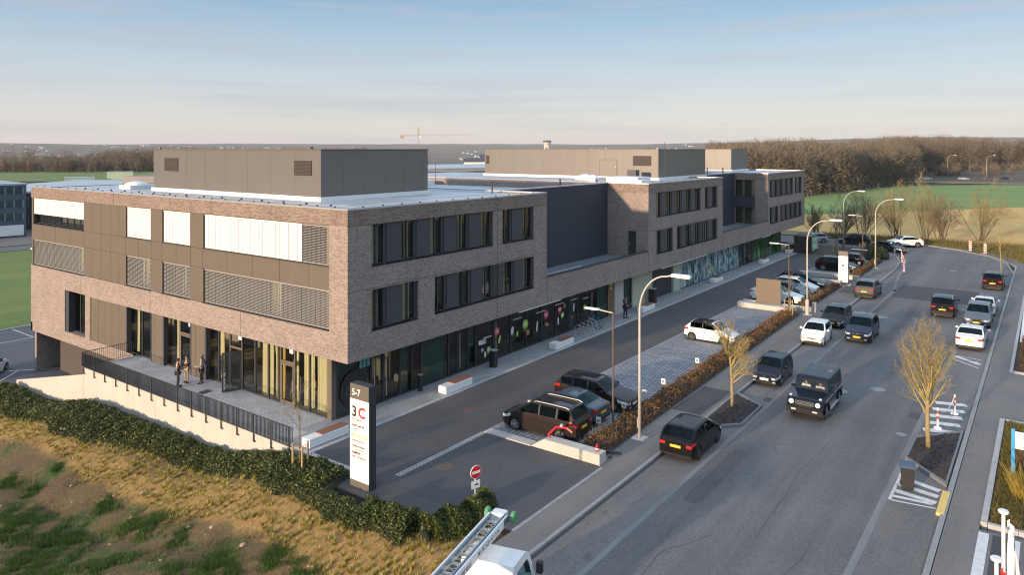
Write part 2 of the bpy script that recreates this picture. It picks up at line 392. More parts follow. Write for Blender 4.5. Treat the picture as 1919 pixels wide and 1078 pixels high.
# ------------------------------------------------------------------ ground, street, pavements
def base_h(y): return -0.45-1.75*sm(-3, 7, y)-1.5*sm(18, 27, y)
def bank_edge(y): return -5.5-0.9*sm(0, 8, y)
def bank_h(x, y):
    d = max(0, bank_edge(y)-x)
    return base_h(y)-0.33*min(d, 3.6)-0.05*max(0, d-3.6)
def ground_h(x, y):
    r = math.hypot(x, y)
    if x < -2.5 and -11.5 < y < 30: z = -7
    else:
        t = sm(18, 22.4, y) if x <= 3 else sm(16, 46, y-0.25*x)
        z = -0.35-3.9*t
    z += -34*sm(500, 2200, r)*sm(0.25, .6, math.atan2(y, x)/1.2)+5*sm(330, 520, r)*sm(.3, .0, abs(math.atan2(y, x)+.02))
    if y > .55*x: z += 4.0*sm(250, 310, r)*(1-sm(700, 1500, r))
    hill = sm(2600, 6500, r)
    z += hill*(62+34*sm(.55, 1.1, math.atan2(y, x))+17*math.sin(x*.0011+1.3)+14*math.sin(y*.0016+.4)+9*math.sin((x+y)*.0031))
    return z
def axis(n, a, far):
    t = np.linspace(-1, 1, n); return np.sinh(t*a)/math.sinh(a)*far
ax = axis(221, 7.2, 11500)
gv = np.array([(x, y, ground_h(x, y)) for y in ax for x in ax]); n_ = len(ax)
ii, jj = np.meshgrid(np.arange(n_-1), np.arange(n_-1)); q = (jj*n_+ii).ravel()
k = NT('land'); big = k.noise(.004, 8); mid = k.noise(.045, 6); fin = k.noise(1.2, 6)
c = k.ramp(big, [(.35, (.030, .030, .022)), (.46, (.055, .066, .026)), (.53, (.028, .022, .020)), (.64, (.10, .08, .05))])
c = k.mix(.55, c, k.ramp(mid, [(.35, (.6, .6, .6)), (.65, (1.3, 1.3, 1.2))]), 'MULTIPLY')
k.color(c); k.rough(.95); M['land'] = k.m
g = fast_mesh('ground', gv, np.stack([q, q+1, q+n_+1, q+n_], 1), M['land']); struct(g)
g.data.polygons.foreach_set('use_smooth', [True]*len(g.data.polygons))

def sheet(name, pts, z, m):
    o = MB().add([(p[0], p[1], z) for p in pts], [tuple(range(len(pts)))]).build(name, m); return struct(o)
def rect(x0, x1, y0, y1): return [(x0, y0), (x1, y0), (x1, y1), (x0, y1)]
RZ = -0.09
left_curve = [(62, -14.4), (72, -14.35), (79, -13.9), (84, -12.9), (88, -10.9), (90.3, -8), (91.2, -3), (91.5, 6), (92, 60)]
right_curve = [(101, 60), (101.5, 5), (101.2, -8), (99.5, -15), (96.5, -19.3), (92, -22.6), (86, -24.9), (78, -25.8)]
sheet('road', [(-45, -25.8), (-45, -14.4)]+left_curve+right_curve, RZ, M['asphalt'])
sheet('road_patch', rect(54.6, 62.5, -23.5, -16.6), RZ+.004, M['asphalt_patch'])
sheet('road_patch', rect(3.2, 9.5, -17.7, -17.0), RZ+.004, asphalt_mat('trench_asphalt', (.098, .096, .095), .1))
sheet('driveway', rect(-3.15, 92, -12.9, 1.6), -.012, M['asphalt_d'])
sheet('entrance_asphalt', rect(-3.1, 3.72, -12.85, -6.15), -.006, asphalt_mat('entrance_tarmac', (.082, .082, .085), .09))
sheet('forecourt_paving', [(-3.1, -1.0), (80, -1.0), (80, 1.9), (-3.1, 1.9)], .006, M['walk'])
sheet('terrace_paving', rect(-3.1, 1.2, 1.9, 22.3), .006, M['terrace'])
sheet('parking_bays', rect(4.35, 40.9, -10.85, -6.0), .004, M['paver'])
sheet('parking_bays', rect(42.2, 57.2, -10.7, -6.0), .004, M['paver'])
sheet('parking_bays', rect(62.6, 79, -10.7, -6.0), .004, M['paver'])
sheet('pavement', [(-45, -14.25), (-45, -12.9), (3.6, -12.9), (4.6, -11.9), (44, -11.6), (57, -11.5), (62.5, -12.2), (79, -11.2), (83, -10.5), (88.2, -9.5), (89.2, -11), (85, -12.9), (79, -13.8), (72, -14.2), (62, -14.25)], .0, M['asphalt_p'])
sheet('pavement_patch', rect(12.6, 17.4, -14.0, -12.35), .005, M['asphalt_patch'])
sheet('pavement_patch', rect(53.6, 58.5, -14.2, -12.0), .005, M['asphalt_patch'])
sheet('parking_lane', rect(-45, 57, -16.3, -14.55), RZ+.005, asphalt_mat('lane_asphalt', (.160, .150, .143), .10))
sheet('footpath', [(-45, -27.15), (-45, -26.05), (84, -26.05), (90, -24.6), (95, -22.2), (96, -23), (91, -25.8), (84, -27.15)], .0, M['asphalt_p'])
sheet('parking_lane', rect(-45, 60, -25.75, -23.85), RZ+.005, bpy.data.materials['lane_asphalt'])
sheet('side_driveway', rect(21.7, 31.6, -45, -27.15), .004, M['asphalt_p'])
sheet('side_driveway', rect(-45, 7.5, -45, -27.15), .004, M['asphalt_p'])
for (a, b) in ((-45, 7.4), (7.9, 21.5), (31.8, 84)):
    sheet('verge', rect(a+.0, b, -60, -27.4), -.02 if a > 0 else -.03, mat('verge_soil', (.075, .062, .030), .95, noise=(3., .5)))
sheet('lawn_corner', rect(17.5, 21.4, -40, -27.5), -.005, mat('short_lawn', (.060, .085, .022), .95, noise=(6., .4)))

def kerb_line(name, pts, w, z0, z1, m, seg=1.0):
    """kerb of single stones along a polyline"""
    mb = MB()
    for (a, b) in zip(pts[:-1], pts[1:]):
        a, b = Vector((*a, 0)), Vector((*b, 0)); L = (b-a).length; t = (b-a)/L; nrm = Vector((-t.y, t.x, 0))*w/2; n = max(1, round(L/seg))
        for i in range(n):
            p, q_ = a+t*(L*i/n+.006), a+t*(L*(i+1)/n-.006)
            c = [p-nrm, q_-nrm, q_+nrm, p+nrm]; mb.prism([(v.x, v.y) for v in c], z0, z1)
    return struct(mb.build(name, m))
kerb_line('kerb', [(-45, -14.33)]+[(x, y+.06) for x, y in left_curve[:6]], .16, -.4, .02, M['kerb'])
kerb_line('kerb', [(-45, -25.92), (84, -25.92), (90, -24.2), (95, -21.6)], .2, -.4, .02, M['kerb'])
kerb_line('kerb', [(8, -27.27), (21.5, -27.27)], .22, -.4, .1, M['kerb_light'])
kerb_line('kerb', [(31.8, -27.27), (84, -27.27)], .2, -.4, .06, M['kerb_light'])
kerb_line('kerb', [(8, -27.4), (8, -40)], .2, -.4, .12, M['kerb_light'])
kerb_line('kerb', [(21.5, -27.4), (21.5, -40)], .15, -.4, .08, M['kerb_light'])
kerb_line('kerb', [(31.8, -27.4), (31.8, -40)], .2, -.4, .12, M['kerb_light'])
kerb_line('kerb', [(-3.1, -.85), (80, -.85)], .3, -.3, .012, M['kerb_light'], 1.5)
kerb_line('kerb', [(-3.1, -12.93), (3.7, -12.93)], .16, -.3, .012, M['kerb'], .5)
kerb_line('kerb', [(3.8, -6.0), (92, -6.0)], .12, -.3, .012, M['kerb'])
struct(MB().box(-2.4, 3.75, -6.2, -5.9, -.3, .014).build('cobble_strip', M['cobble']))
kerb_line('gutter', [(-45, -16.4), (59, -16.4)], .24, -.4, RZ+.012, M['gutter'], 2.)
kerb_line('gutter', [(-45, -23.75), (62, -23.75)], .26, -.4, RZ+.012, M['gutter'], 2.)
kerb_line('gutter', [(58, -16.4), (64, -15.7), (70, -15.2), (79, -14.6), (85, -13.5), (89.2, -11.2), (91.3, -8)], .26, -.4, RZ+.012, M['gutter'], 2.)
struct(MB().box(-45, 57, -14.55, -14.44, -.3, RZ+.008).build('drain_channel', M['drain']))
kerb_line('kerb', left_curve[3:], .15, -.4, .04, M['kerb'])
kerb_line('kerb', list(reversed(right_curve))[:6], .15, -.4, .05, M['kerb'])
kerb_line('kerb', [(7.95, -25.8), (10.3, -25.8)], .28, -.4, .03, M['paint_y'], 1.2)

# painted markings
def paint(name, polys, m=None, z=RZ+.010):
    mb = MB()
    for p in polys: mb.add([(x, y, z) for x, y in p], [tuple(range(len(p)))])
    return struct(mb.build(name, m or M['paint_w']))
def bar(x0, y0, x1, y1, w):
    a, b = Vector((x0, y0)), Vector((x1, y1)); t = (b-a).normalized(); nn = Vector((-t.y, t.x))*w/2
    return [tuple(a-nn), tuple(b-nn), tuple(b+nn), tuple(a+nn)]
paint('hatch_marking', [bar(8.3, -23.98, 8.55, -25.6, .1), bar(8.3, -23.95, 11.4, -23.95, .12), bar(8.75, -24.0, 8.9, -25.45, .22), bar(9.35, -24.0, 9.1, -25.55, .34), bar(10.1, -24.0, 9.75, -25.55, .34), bar(10.9, -24.0, 10.4, -25.55, .34)])
paint('hatch_marking', [bar(17.8+i*1.25, -24.0, 17.5+i*1.25+.75, -25.5, .5) for i in range(5)])
paint('hatch_marking', [bar(34.6, -23.9, 34.3, -25.5, .1), bar(34.4, -23.95, 33.0, -25.5, .35), bar(33.5, -23.95, 32.0, -25.5, .12), bar(33.6, -24.6, 33.6, -25.4, .1)])
paint('bay_lines', [bar(x, -6.1, x+.05, -10.6, .08) for x in np.arange(6.9, 40, 2.5)]+[bar(x, -6.1, x, -10.6, .08) for x in list(np.arange(44.7, 57, 2.5))+list(np.arange(65, 79, 2.5))], mat('bay_paint', (.42, .42, .44), .8), .009)
paint('crossing_marking', [bar(-20, -27.3, 7.3, -27.32, .34), bar(-20, -28.35, 7.3, -28.35, .2)], None, .014)
paint('crossing_marking', [bar(-20, -27.85, 7.3, -27.85, .5)], M['asphalt_patch'], .012)
paint('white_edge', [bar(41, -27.6, 56, -27.5, .25)], M['white'], .06)
def manhole(x, y, r, m, z, name='manhole_cover'):
    o = struct(MB().lathe([(r, -.05), (r, 0), (r*.93, .006), (r*.9, 0.004), (r*.2, .005)], 24, (x, y, z)).build(name, m)); return o
for x, y, r, m, z in ((-.38, -7.08, .42, M['rust'], .0), (5.9, -3.4, .42, M['rust'], .0), (34.4, -3.5, .42, M['rust'], 0.), (23.4, -20.9, .42, M['castiron'], RZ+.004), (21.7, -19.1, .45, M['castiron'], RZ+.004), (16.4, -23.2, .25, M['castiron'], RZ+.004), (44.5, -17.6, .5, M['castiron'], RZ+.004), (76., -20., .4, M['castiron'], RZ+.004)):
    manhole(x, y, r, m, z)
struct(MB().box(-1.6, -.9, 10.9, 11.5, 0, .012).build('drain_grate', M['drain']))
struct(MB().box(-2.6, -1.6, 1.2, 2.0, 0, .014).build('access_cover', M['conc_w']))
struct(MB().box(17.2, 17.9, -16.3, -15.9, RZ-.1, RZ+.012).build('drain_grate', M['drain']))
struct(MB().box(19.2, 20.2, -23.6, -23.1, RZ-.1, RZ+.012).build('drain_grate', M['drain']))

tsm = MB(); tr_ = random.Random(5)
for pts in ([(2, -20.5), (9, -20.2), (14, -20.6)], [(9.5, -17.2), (11.5, -18.6), (12.2, -20.4), (13.6, -22.4)], [(22, -17.2), (27.5, -17.9), (33, -17.5)], [(38, -23), (40.5, -20.6), (40.9, -18)], [(-9, -22.6), (-2, -21.9), (3.5, -22.3)], [(-6, -18.4), (-1, -18.0), (1.5, -19.2)], [(48, -22.2), (53, -21.3)], [(63, -17.5), (69, -18.6), (76, -18.1)], [(12, -5.2), (20, -4.7), (27, -5.0)], [(-2, -10.8), (1, -9.2), (2.4, -7.4)]):
    P2 = []
    for (a, b) in zip(pts[:-1], pts[1:]):
        n = 9
        for i in range(n): P2.append((a[0]+(b[0]-a[0])*i/n+tr_.uniform(-.07, .07), a[1]+(b[1]-a[1])*i/n+tr_.uniform(-.07, .07)))
    zz = RZ+.006 if pts[0][1] < -15 else .0
    for p, q_ in zip(P2[:-1], P2[1:]):
        d = Vector((q_[0]-p[0], q_[1]-p[1])); nn = Vector((-d.y, d.x)).normalized()*tr_.uniform(.005, .011); tsm.quad((p[0]-nn.x, p[1]-nn.y, zz), (q_[0]-nn.x, q_[1]-nn.y, zz), (q_[0]+nn.x, q_[1]+nn.y, zz), (p[0]+nn.x, p[1]+nn.y, zz))
struct(tsm.build('tar_seams', mat('tar', (.055, .055, .057), .7)))

# planting beds with bark chips in the parking lanes
def bed(pts, inner, nm='planting_bed'):
    mb = MB(); n = len(pts); cx = sum(p[0] for p in pts)/n; cy = sum(p[1] for p in pts)/n
    for i in range(n):
        a, b = pts[i], pts[(i+1) % n]
        sh = lambda p, f: (p[0]+(cx-p[0])*f, p[1]+(cy-p[1])*f)
        mb.prism([a, b, sh(b, inner), sh(a, inner)], -.3, .05)
    struct(mb.build('bed_kerb', M['gutter']))
    gm = MB(); rr = random.Random(int(cx*10)); N = 16; V = []
    ipt = [(p[0]+(cx-p[0])*(inner-.02), p[1]+(cy-p[1])*(inner-.02)) for p in pts]
    gm.add([(p[0], p[1], .03) for p in ipt]+[(cx, cy, .12)], [(i, (i+1) % n, n) for i in range(n)])
    for i in range(420):
        a = rr.randrange(n); u, v = rr.random(), rr.random()
        if u+v > 1: u, v = 1-u, 1-v
        p, q_ = ipt[a], ipt[(a+1) % n]; x = cx+(p[0]-cx)*u+(q_[0]-cx)*v; y = cy+(p[1]-cy)*u+(q_[1]-cy)*v; z = .12-.09*(u+v)
        w = rr.uniform(.03, .08); t = rr.uniform(0, 6.28); dx, dy = math.cos(t)*w, math.sin(t)*w
        gm.add([(x-dx, y-dy, z+.01), (x+dy*.4, y-dx*.4, z+rr.uniform(.02, .06)), (x+dx, y+dy, z+.02), (x-dy*.4, y+dx*.4, z+.015)], [(0, 1, 2, 3)])
    return struct(gm.build(nm, M['chips']))
bed([(11.5, -15.3), (12.3, -14.4), (17.5, -14.3), (16.1, -16.25), (12.6, -16.3)], .1)
bed([(10.9, -25.75), (13.0, -23.85), (16.2, -23.85), (18.5, -25.75)], .1)
bed([(57.2, -14.3), (63.2, -14.15), (63.0, -12.9), (59.6, -12.6)], .1)

# bank and rough field in the foreground
xs = np.arange(-46, -3.2, .3); ys = np.arange(-12.75, 36, .3); bv = []
for y in ys:
    for x in xs:
        w = .05*math.sin(x*2.1+y*1.3)+.04*math.sin(x*.9-y*2.3)+rnd.uniform(-.02, .02)
        bv.append((x, y, bank_h(x, y)+w*(1 if x < -6 else .5)))
nx, ny = len(xs), len(ys); ii, jj = np.meshgrid(np.arange(nx-1), np.arange(ny-1)); q = (jj*nx+ii).ravel()
k = NT('bank_soil'); sp = k.n('ShaderNodeSeparateXYZ'); k.l(k.tc.outputs['Object'], sp.inputs[0])
warp = k.noise(1.6, 8, None, None, .75); mw = k.n('ShaderNodeMath', operation='MULTIPLY_ADD'); k.l(warp, mw.inputs[0]); mw.inputs[1].default_value = 1.9; k.l(sp.outputs['X'], mw.inputs[2])
zone = k.step(mw.outputs[0], -7.1, -6.6)          # 0 rough field, 1 straw bank
fine = k.noise(7., 9, None, None, .78); patch = k.noise(.42, 8, None, None, .72); peb = k.noise(26., 2)
soil = k.ramp(fine, [(.3, (.075, .052, .024)), (.55, (.165, .112, .052)), (.75, (.30, .21, .11))])
grass = k.ramp(fine, [(.3, (.028, .052, .010)), (.7, (.090, .135, .028))])
rough_ = k.mix(k.step(patch, .53, .59), soil, grass)
straw = k.ramp(fine, [(.25, (.15, .092, .030)), (.5, (.36, .225, .075)), (.75, (.54, .38, .155))])
c = k.mix(zone, rough_, straw); c = k.mix(k.step(peb, .70, .74, 0, .7), c, (.42, .33, .24))
k.color(c); k.rough(.95); k.bump(fine, 1., .14); M['bank'] = k.m
bk = struct(fast_mesh('grass_bank', np.array(bv), np.stack([q, q+1, q+nx+1, q+nx], 1), M['bank']))
bk.data.polygons.foreach_set('use_smooth', [True]*len(bk.data.polygons))

# fields and yards further out
def field_mat(name, cols, sc=.12, stretch=(1, 1, 1)):
    k = NT(name); a = k.noise(sc, 8, None, stretch, .7); b = k.noise(2.5, 5)
    c = k.ramp(a, [(.3+.4*i/(len(cols)-1), c) for i, c in enumerate(cols)]); c = k.mix(.5, c, k.ramp(b, [(.3, (.7, .7, .7)), (.7, (1.25, 1.25, 1.25))]), 'MULTIPLY'); k.color(c); k.rough(.95); return k.m
M['field_green'] = field_mat('young_crop', [(.115, .180, .045), (.155, .235, .058), (.20, .27, .08)], .05, (1, .25, 1))
M['field_straw'] = field_mat('stubble_field', [(.40, .235, .072), (.56, .345, .105), (.66, .44, .155)], .12, (.3, 1, 1))
M['meadow'] = field_mat('meadow', [(.085, .120, .026), (.125, .175, .036), (.17, .21, .055)], .1, (.3, 1, 1))
M['bank_rough'] = field_mat('roadside_rough', [(.11, .09, .042), (.19, .15, .07), (.24, .19, .095)], .4)
sheet('stubble_field', [(103, 40), (103, -6), (101, -16), (96, -22), (86, -28), (86, -80), (150, -90), (215, -70), (200, -24), (150, 10), (120, 40)], -.2, M['field_straw'])
sheet('crop_field', [(120, 40), (150, 10), (200, -24), (215, -70), (335, -110), (338, -20), (305, 17), (240, 30), (195, 33), (160, 50)], -.19, M['field_green'])
sheet('roadside_rough', [(102.6, 40), (102.6, -6), (100.8, -15.5), (97.6, -20), (92.5, -23.4), (86.5, -26), (86.5, -40), (99, -31), (108, -18), (109, 0), (109, 40)], -.1, M['bank_rough'])
sheet('roadside_strip', [(338, -20), (335, -110), (420, -120), (420, 30), (330, 30)], -.1, M['bank_rough'])
sheet('planted_verge', [(79.2, -10.4), (80.5, -1.0), (91, -1.0), (90.2, -7.5), (88, -9.6)], .03, mat('verge_mulch', (.06, .05, .032), .95, noise=(4., .5)))
LOW = -4.12
sheet('meadow', [(-60, 57.3), (60, 57.3), (60, 119), (-60, 131)], LOW, M['meadow'])
sheet('lower_car_park', [(-3.0, 26), (60, 26), (60, 57), (-40, 57), (-40, 37)], LOW+.02, asphalt_mat('yard_asphalt', (.10, .105, .115), .1))
paint('car_park_lines', [bar(-20, 51.2, 40, 51.8, .12), bar(4.6, 51.6, 4.6, 56.6, .12), bar(-.6, 51.6, -.6, 56.6, .12), bar(2.0, 38.0, -5, 44, .12), bar(-.6, 40.4, -3.4, 37.6, .1), bar(-2.6, 42.0, -5.4, 39, .1)], None, LOW+.03)
kerb_line('kerb', [(-40, 57.1), (60, 57.1)], .2, LOW-.2, LOW+.1, M['conc'])
sheet('access_road', [(-60, 131.2), (60, 119.2), (60, 127), (-60, 139)], LOW+.04, M['asphalt'])
sheet('yard', [(-60, 139.2), (70, 127), (120, 300), (-60, 300)], LOW+.03, M['asphalt_p'])
sheet('meadow', [(-25.45+d_*.80491+(p_-960)/1370*d_*.5934, -29.35+d_*.5934-(p_-960)/1370*d_*.80491) for p_, d_ in ((-80, 325), (300, 325), (900, 330), (900, 470), (300, 470), (-80, 470))], .02, M['meadow'])

# ------------------------------------------------------------------ the office building
def wall_x(mb, x, y0, y1, z0, z1, holes=(), d=.25):
    Y = sorted({y0, y1, *[v for h in holes for v in h[:2] if y0 < v < y1]}); Z = sorted({z0, z1, *[v for h in holes for v in h[2:] if z0 < v < z1]})
    for a, b in zip(Y[:-1], Y[1:]):
        for p, q_ in zip(Z[:-1], Z[1:]):
            cy, cz = (a+b)/2, (p+q_)/2
            if any(h[0] < cy < h[1] and h[2] < cz < h[3] for h in holes): continue
            mb.quad((x, b, p), (x, a, p), (x, a, q_), (x, b, q_))
    for a, b, p, q_ in holes:
        X = x+d
        mb.quad((x, a, p), (x, b, p), (X, b, p), (X, a, p)); mb.quad((x, b, q_), (x, a, q_), (X, a, q_), (X, b, q_))
        mb.quad((x, a, q_), (x, a, p), (X, a, p), (X, a, q_)); mb.quad((x, b, p), (x, b, q_), (X, b, q_), (X, b, p))
    return mb
def wall_y(mb, y, x0, x1, z0, z1, holes=(), d=.25):
    t = MB(); wall_x(t, y, x0, x1, z0, z1, holes, d)
    return mb.add([(p[1], p[0], p[2]) for p in t.v], [tuple(reversed(f)) for f in t.f])

B = thing('office_building', 'long three storey brick office building with flat roof, recessed roof terraces and glazed shopfronts', 'office building')
ZB, ZP, ZT = 3.32, 10.45, 11.37     # soffit, underside of parapet band, top of parapet
b2 = [(1.66, 12.3, 8.2, ZP), (13.28, 16.96, 8.2, ZP), (1.66, 5.28, 4.72, 6.92), (6.65, 17.0, 4.72, 6.92)]
b2n = [5, 2, 2, 5]
b3 = [(36.89, 47.5, 8.2, ZP), (48.54, 52.2, 8.2, ZP), (36.89, 40.57, 4.75, 6.92), (41.44, 52.2, 4.75, 6.92)]
b3n = [5, 2, 2, 5]
b4 = [(70.67, 81.4, 8.2, ZP), (82.2, 85.8, 8.2, ZP), (70.67, 74.5, 4.75, 6.88), (75.3, 85.8, 4.75, 6.88)]
b4n = [5, 2, 2, 5]
BD = .24
for (x0, x1, hol) in ((0, 18.6, b2), (35.2, 53.8, b3), (70, 87.2, b4)):
    mb = MB(); wall_y(mb, 0, x0, x1, ZB, ZP, hol, BD)
    mb.build('street_wall', M['brick'], B)
    MB().box(x0-.0, x1, -.004, .3, ZP, ZT-.09).build('parapet', M['brick_top'], B)
# joints in the street wall
jm = MB()
for x0, x1, xs_ in ((0, 18.6, (12.75,)), (35.2, 53.8, (47.95,)), (70, 87.2, (81.8, 74.9))):
    jm.box(x0, x1, -.007, .05, 7.0, 7.02); jm.box(x0, x1, -.007, .05, ZP-.02, ZP+.0)
    for x in xs_: jm.box(x, x+.025, -.0075, .05, ZB, ZT-.1)
for x in (18.62, 35.18, 27., 45., 53.8, 70., 62.): jm.box(x, x+.025, -.0075, .05, ZB, 5.2)
jm.build('expansion_joint', M['joint'], B)
# low parapets in front of the recessed roof terraces
for x0, x1 in ((18.6, 35.2), (53.8, 70)):
    MB().box(x0, x1, 0, .3, ZB, 5.18).build('terrace_parapet', M['brick'], B)
    MB().box(x0, x1, -.02, .34, 5.18, 5.26).build('coping', M['anth'], B)
    MB().box(x0, x1, .3, 4.6, 4.5, 4.62).build('roof_terrace', mat('terrace_decking', (.17, .20, .23), .5, noise=(1., .2)), B)
MB().box(19.0, 26, .5, 1.6, 4.62, 4.95).build('skylight', M['roof'], B)
MB().box(18.6, 35.2, 4.2, 4.5, 4.5, ZT-.08).build('recessed_wall', M['dark_wall'], B); MB().box(53.8, 70, 4.4, 4.7, 4.5, ZT-.08).build('recessed_wall', M['dark_wall'], B)
# returns of the blocks
hol = [(1.25, 2.1, 4.62, 6.95)]
mb = MB(); wall_x(mb, 35.2, 0, 4.2, 4.6, ZP-.0, hol, .2); mb.build('side_wall', M['brick'], B)
MB().box(35.196, 35.5, .0, 4.2, ZP, ZT-.09).build('parapet', M['brick_top'], B)
dr = MB().box(35.38, 35.44, 1.25, 2.1, 4.62, 6.95).build('door', M['anth'], B); MB().box(35.32, 35.38, 1.95, 2.0, 5.6, 5.75).build('handle', M['galv'], dr)
hol3 = [(1.7, 4.3, 8.25, ZP-.02), (1.7, 4.3, 4.75, 6.85)]
mb = MB(); wall_x(mb, 70, 0, 4.4, 4.6, ZP, hol3, .2); mb.build('side_wall', M['brick'], B)
MB().box(69.996, 70.3, 0, 4.4, ZP, ZT-.09).build('parapet', M['brick_top'], B)
MB().box(69.98, 70.1, 1.7, 4.38, 6.85, 8.25).build('spandrel', M['panel'], B)
for a, b, p, q_ in hol3:
    f = MB()
    for y in (1.7, 2.95, 4.2): f.box(70.1, 70.16, y, y+.08, p, q_)
    f.box(70.1, 70.16, 1.7, 4.3, p, p+.07); f.box(70.1, 70.16, 1.7, 4.3, q_-.07, q_)
    w = f.build('window', M['anth'], B); MB().quad((70.13, 4.3, p), (70.13, 1.7, p), (70.13, 1.7, q_), (70.13, 4.3, q_)).build('pane', M['glass'], w)
    MB().box(71.2, 71.3, 1.5, 4.6, p-.2, q_+.2).build('interior', M['interior_b'], B)
    cu = MB(); cu.box(70.5, 70.54, 2.0, 2.3, p, q_); cu.box(70.5, 70.54, 3.2, 3.5, p, q_); cu.build('curtain', M['curtain'], B)

# street windows: narrow glazed units alternating with grey panels
def ribbon(x0, x1, z0, z1, n, cur, y=0.):
    gw = 1.2 if n > 2 else (x1-x0)*.33; pw = ((x1-x0)-n*gw)/(n-1); x = x0
    for i in range(n):
        f = MB(); a, b = x, x+gw; yy = y+.17
        f.box(a, a+.06, yy, yy+.07, z0, z1); f.box(b-.26, b, yy-.04, yy+.07, z0, z1); m_ = a+(gw-.26)*.48
        f.box(m_-.06, m_+.06, yy, yy+.07, z0, z1); f.box(a+.06, b-.26, yy, yy+.07, z0, z0+.09); f.box(a+.06, b-.26, yy, yy+.07, z1-.06, z1)
        w = f.build('window', M['anth'], B)
        MB().quad((a, yy+.045, z0), (b, yy+.045, z0), (b, yy+.045, z1), (a, yy+.045, z1)).build('pane', M['glass_dark'] if cur == 0 else M['glass'], w)
        if rnd.random() < cur:
            cm = MB(); c0 = a+rnd.uniform(.05, .35); cm.box(c0, c0+rnd.uniform(.3, .6), yy+.09, yy+.11, z0+.05, z1-.05)
            cm.build('curtain', M['curtain'] if rnd.random() < .7 else M['curtain_o'], B)
        x += gw
        if i < n-1:
            MB().box(x, x+pw, y+.10, y+BD, z0+.04, z1-.0).build('facade_panel', M['panel'], B); x += pw
    MB().box(x0, x1, y-.02, y+BD, z0-.05, z0).build('window_sill', M['anth'], B)
for hs, ns in ((b2, b2n), (b3, b3n), (b4, b4n)):
    for h, n in zip(hs, ns): ribbon(*h, n, .9 if hs is not b4 else .25)
it = MB()
for x0, x1 in ((.4, 18.4), (35.6, 53.6), (70.2, 87)):
    it.box(x0, x1, 1.9, 2.0, 3.4, ZP+.3); it.box(x0, x1, BD+.02, 1.9, 4.55, 4.68); it.box(x0, x1, BD+.02, 1.9, 6.98, 7.08); it.box(x0, x1, BD+.02, 1.9, 8.06, 8.16); it.box(x0, x1, BD+.02, 1.9, ZP+.02, ZP+.1)
    it.box(x0-.1, x0, BD+.02, 2., 3.4, ZP+.3); it.box(x1, x1+.1, BD+.02, 2., 3.4, ZP+.3)
it.build('interior', M['interior_b'], B)

# terrace facade (faces -x)
mb = MB()
low_holes = [(29.7, 33.18, .12, 3.4)]
wall_x(mb, 0, 28.9, 39.6, -.72, 4.82, [(29.7, 33.18, .12, ZB+.06)], .45)
wall_x(mb, 0, 0, 28.9, ZB, 4.82)
wall_x(mb, 0, 22.35, 28.9, -.72, .1)
wall_x(mb, 0, 0, 1.46, 4.82, ZP)
mb.box(0, .3, 38.9, 39.6, 4.815, 4.82)
mb.build('terrace_wall', M['brick'], B)
MB().box(-.004, .3, 0.0, 39.6, ZP, ZT-.09).build('parapet', M['brick_top'], B)
W2 = [(30.05, 39.3), (20.09, 23.5), (15.14, 18.55), (1.48, 13.6)]
hs = [(a, b, 8.27, 10.40) for a, b in W2]+[(a, b, 4.86, 6.96) for a, b in W2]
mb = MB(); wall_x(mb, .06, 1.46, 39.6, 4.82, ZP, hs, .3); mb.build('cladding', M['clad'], B)
jm = MB()
for y in (37.2, 35.0, 32.4, 30.0, 27.2, 25.8, 23.55, 20.0, 18.6, 15.08, 11., 8.4, 5.8, 3.2, 21.7, 16.8, 13.65): jm.box(.056, .1, y, y+.03, 6.96, 8.27)
for y in (28.7, 27.2, 25.8, 24.6): jm.box(.056, .1, y, y+.02, 8.27, ZP); jm.box(.056, .1, y, y+.02, 4.82, 6.96)
for a, b in ((23.5, 30.05), (18.55, 20.09), (13.6, 15.14)):
    for z in (8.2, 6.98): jm.box(.055, .1, a, b, z, z+.025)
jm.build('panel_joint', M['joint'], B)
MB().box(.30, .32, 1.2, 39.6, 4.8, ZP).build('interior_lining', M['interior'], B) if False else None
it = MB()
it.box(2.2, 2.3, .2, 39.5, 4.7, ZP); it.box(.36, 2.2, .2, 39.5, 6.98, 7.1); it.box(.36, 2.2, .2, 39.5, 4.7, 4.82); it.box(.36, 2.2, .2, 39.5, 8.1, 8.22); it.box(.36, 2.2, .2, 39.5, 10.42, ZP); it.box(.36, 2.2, 39.4, 39.5, 4.8, ZP)
it.build('interior', M['interior'], B)
def win_x(y0, y1, z0, z1, x=.30, step=1.14, fr=.06):
    n = max(1, round((y1-y0)/step)); f = MB()
    for i in range(n+1):
        y = y0+(y1-y0)*i/n; f.box(x, x+.07, max(y0, y-fr/2), min(y1, y+fr/2), z0, z1)
    f.box(x+.003, x+.067, y0, y1, z0, z0+fr); f.box(x+.003, x+.067, y0, y1, z1-fr, z1)
    w = f.build('window', M['anth'], B)
    MB().quad((x+.03, y1, z0), (x+.03, y0, z0), (x+.03, y0, z1), (x+.03, y1, z1)).build('pane', M['glass'], w)
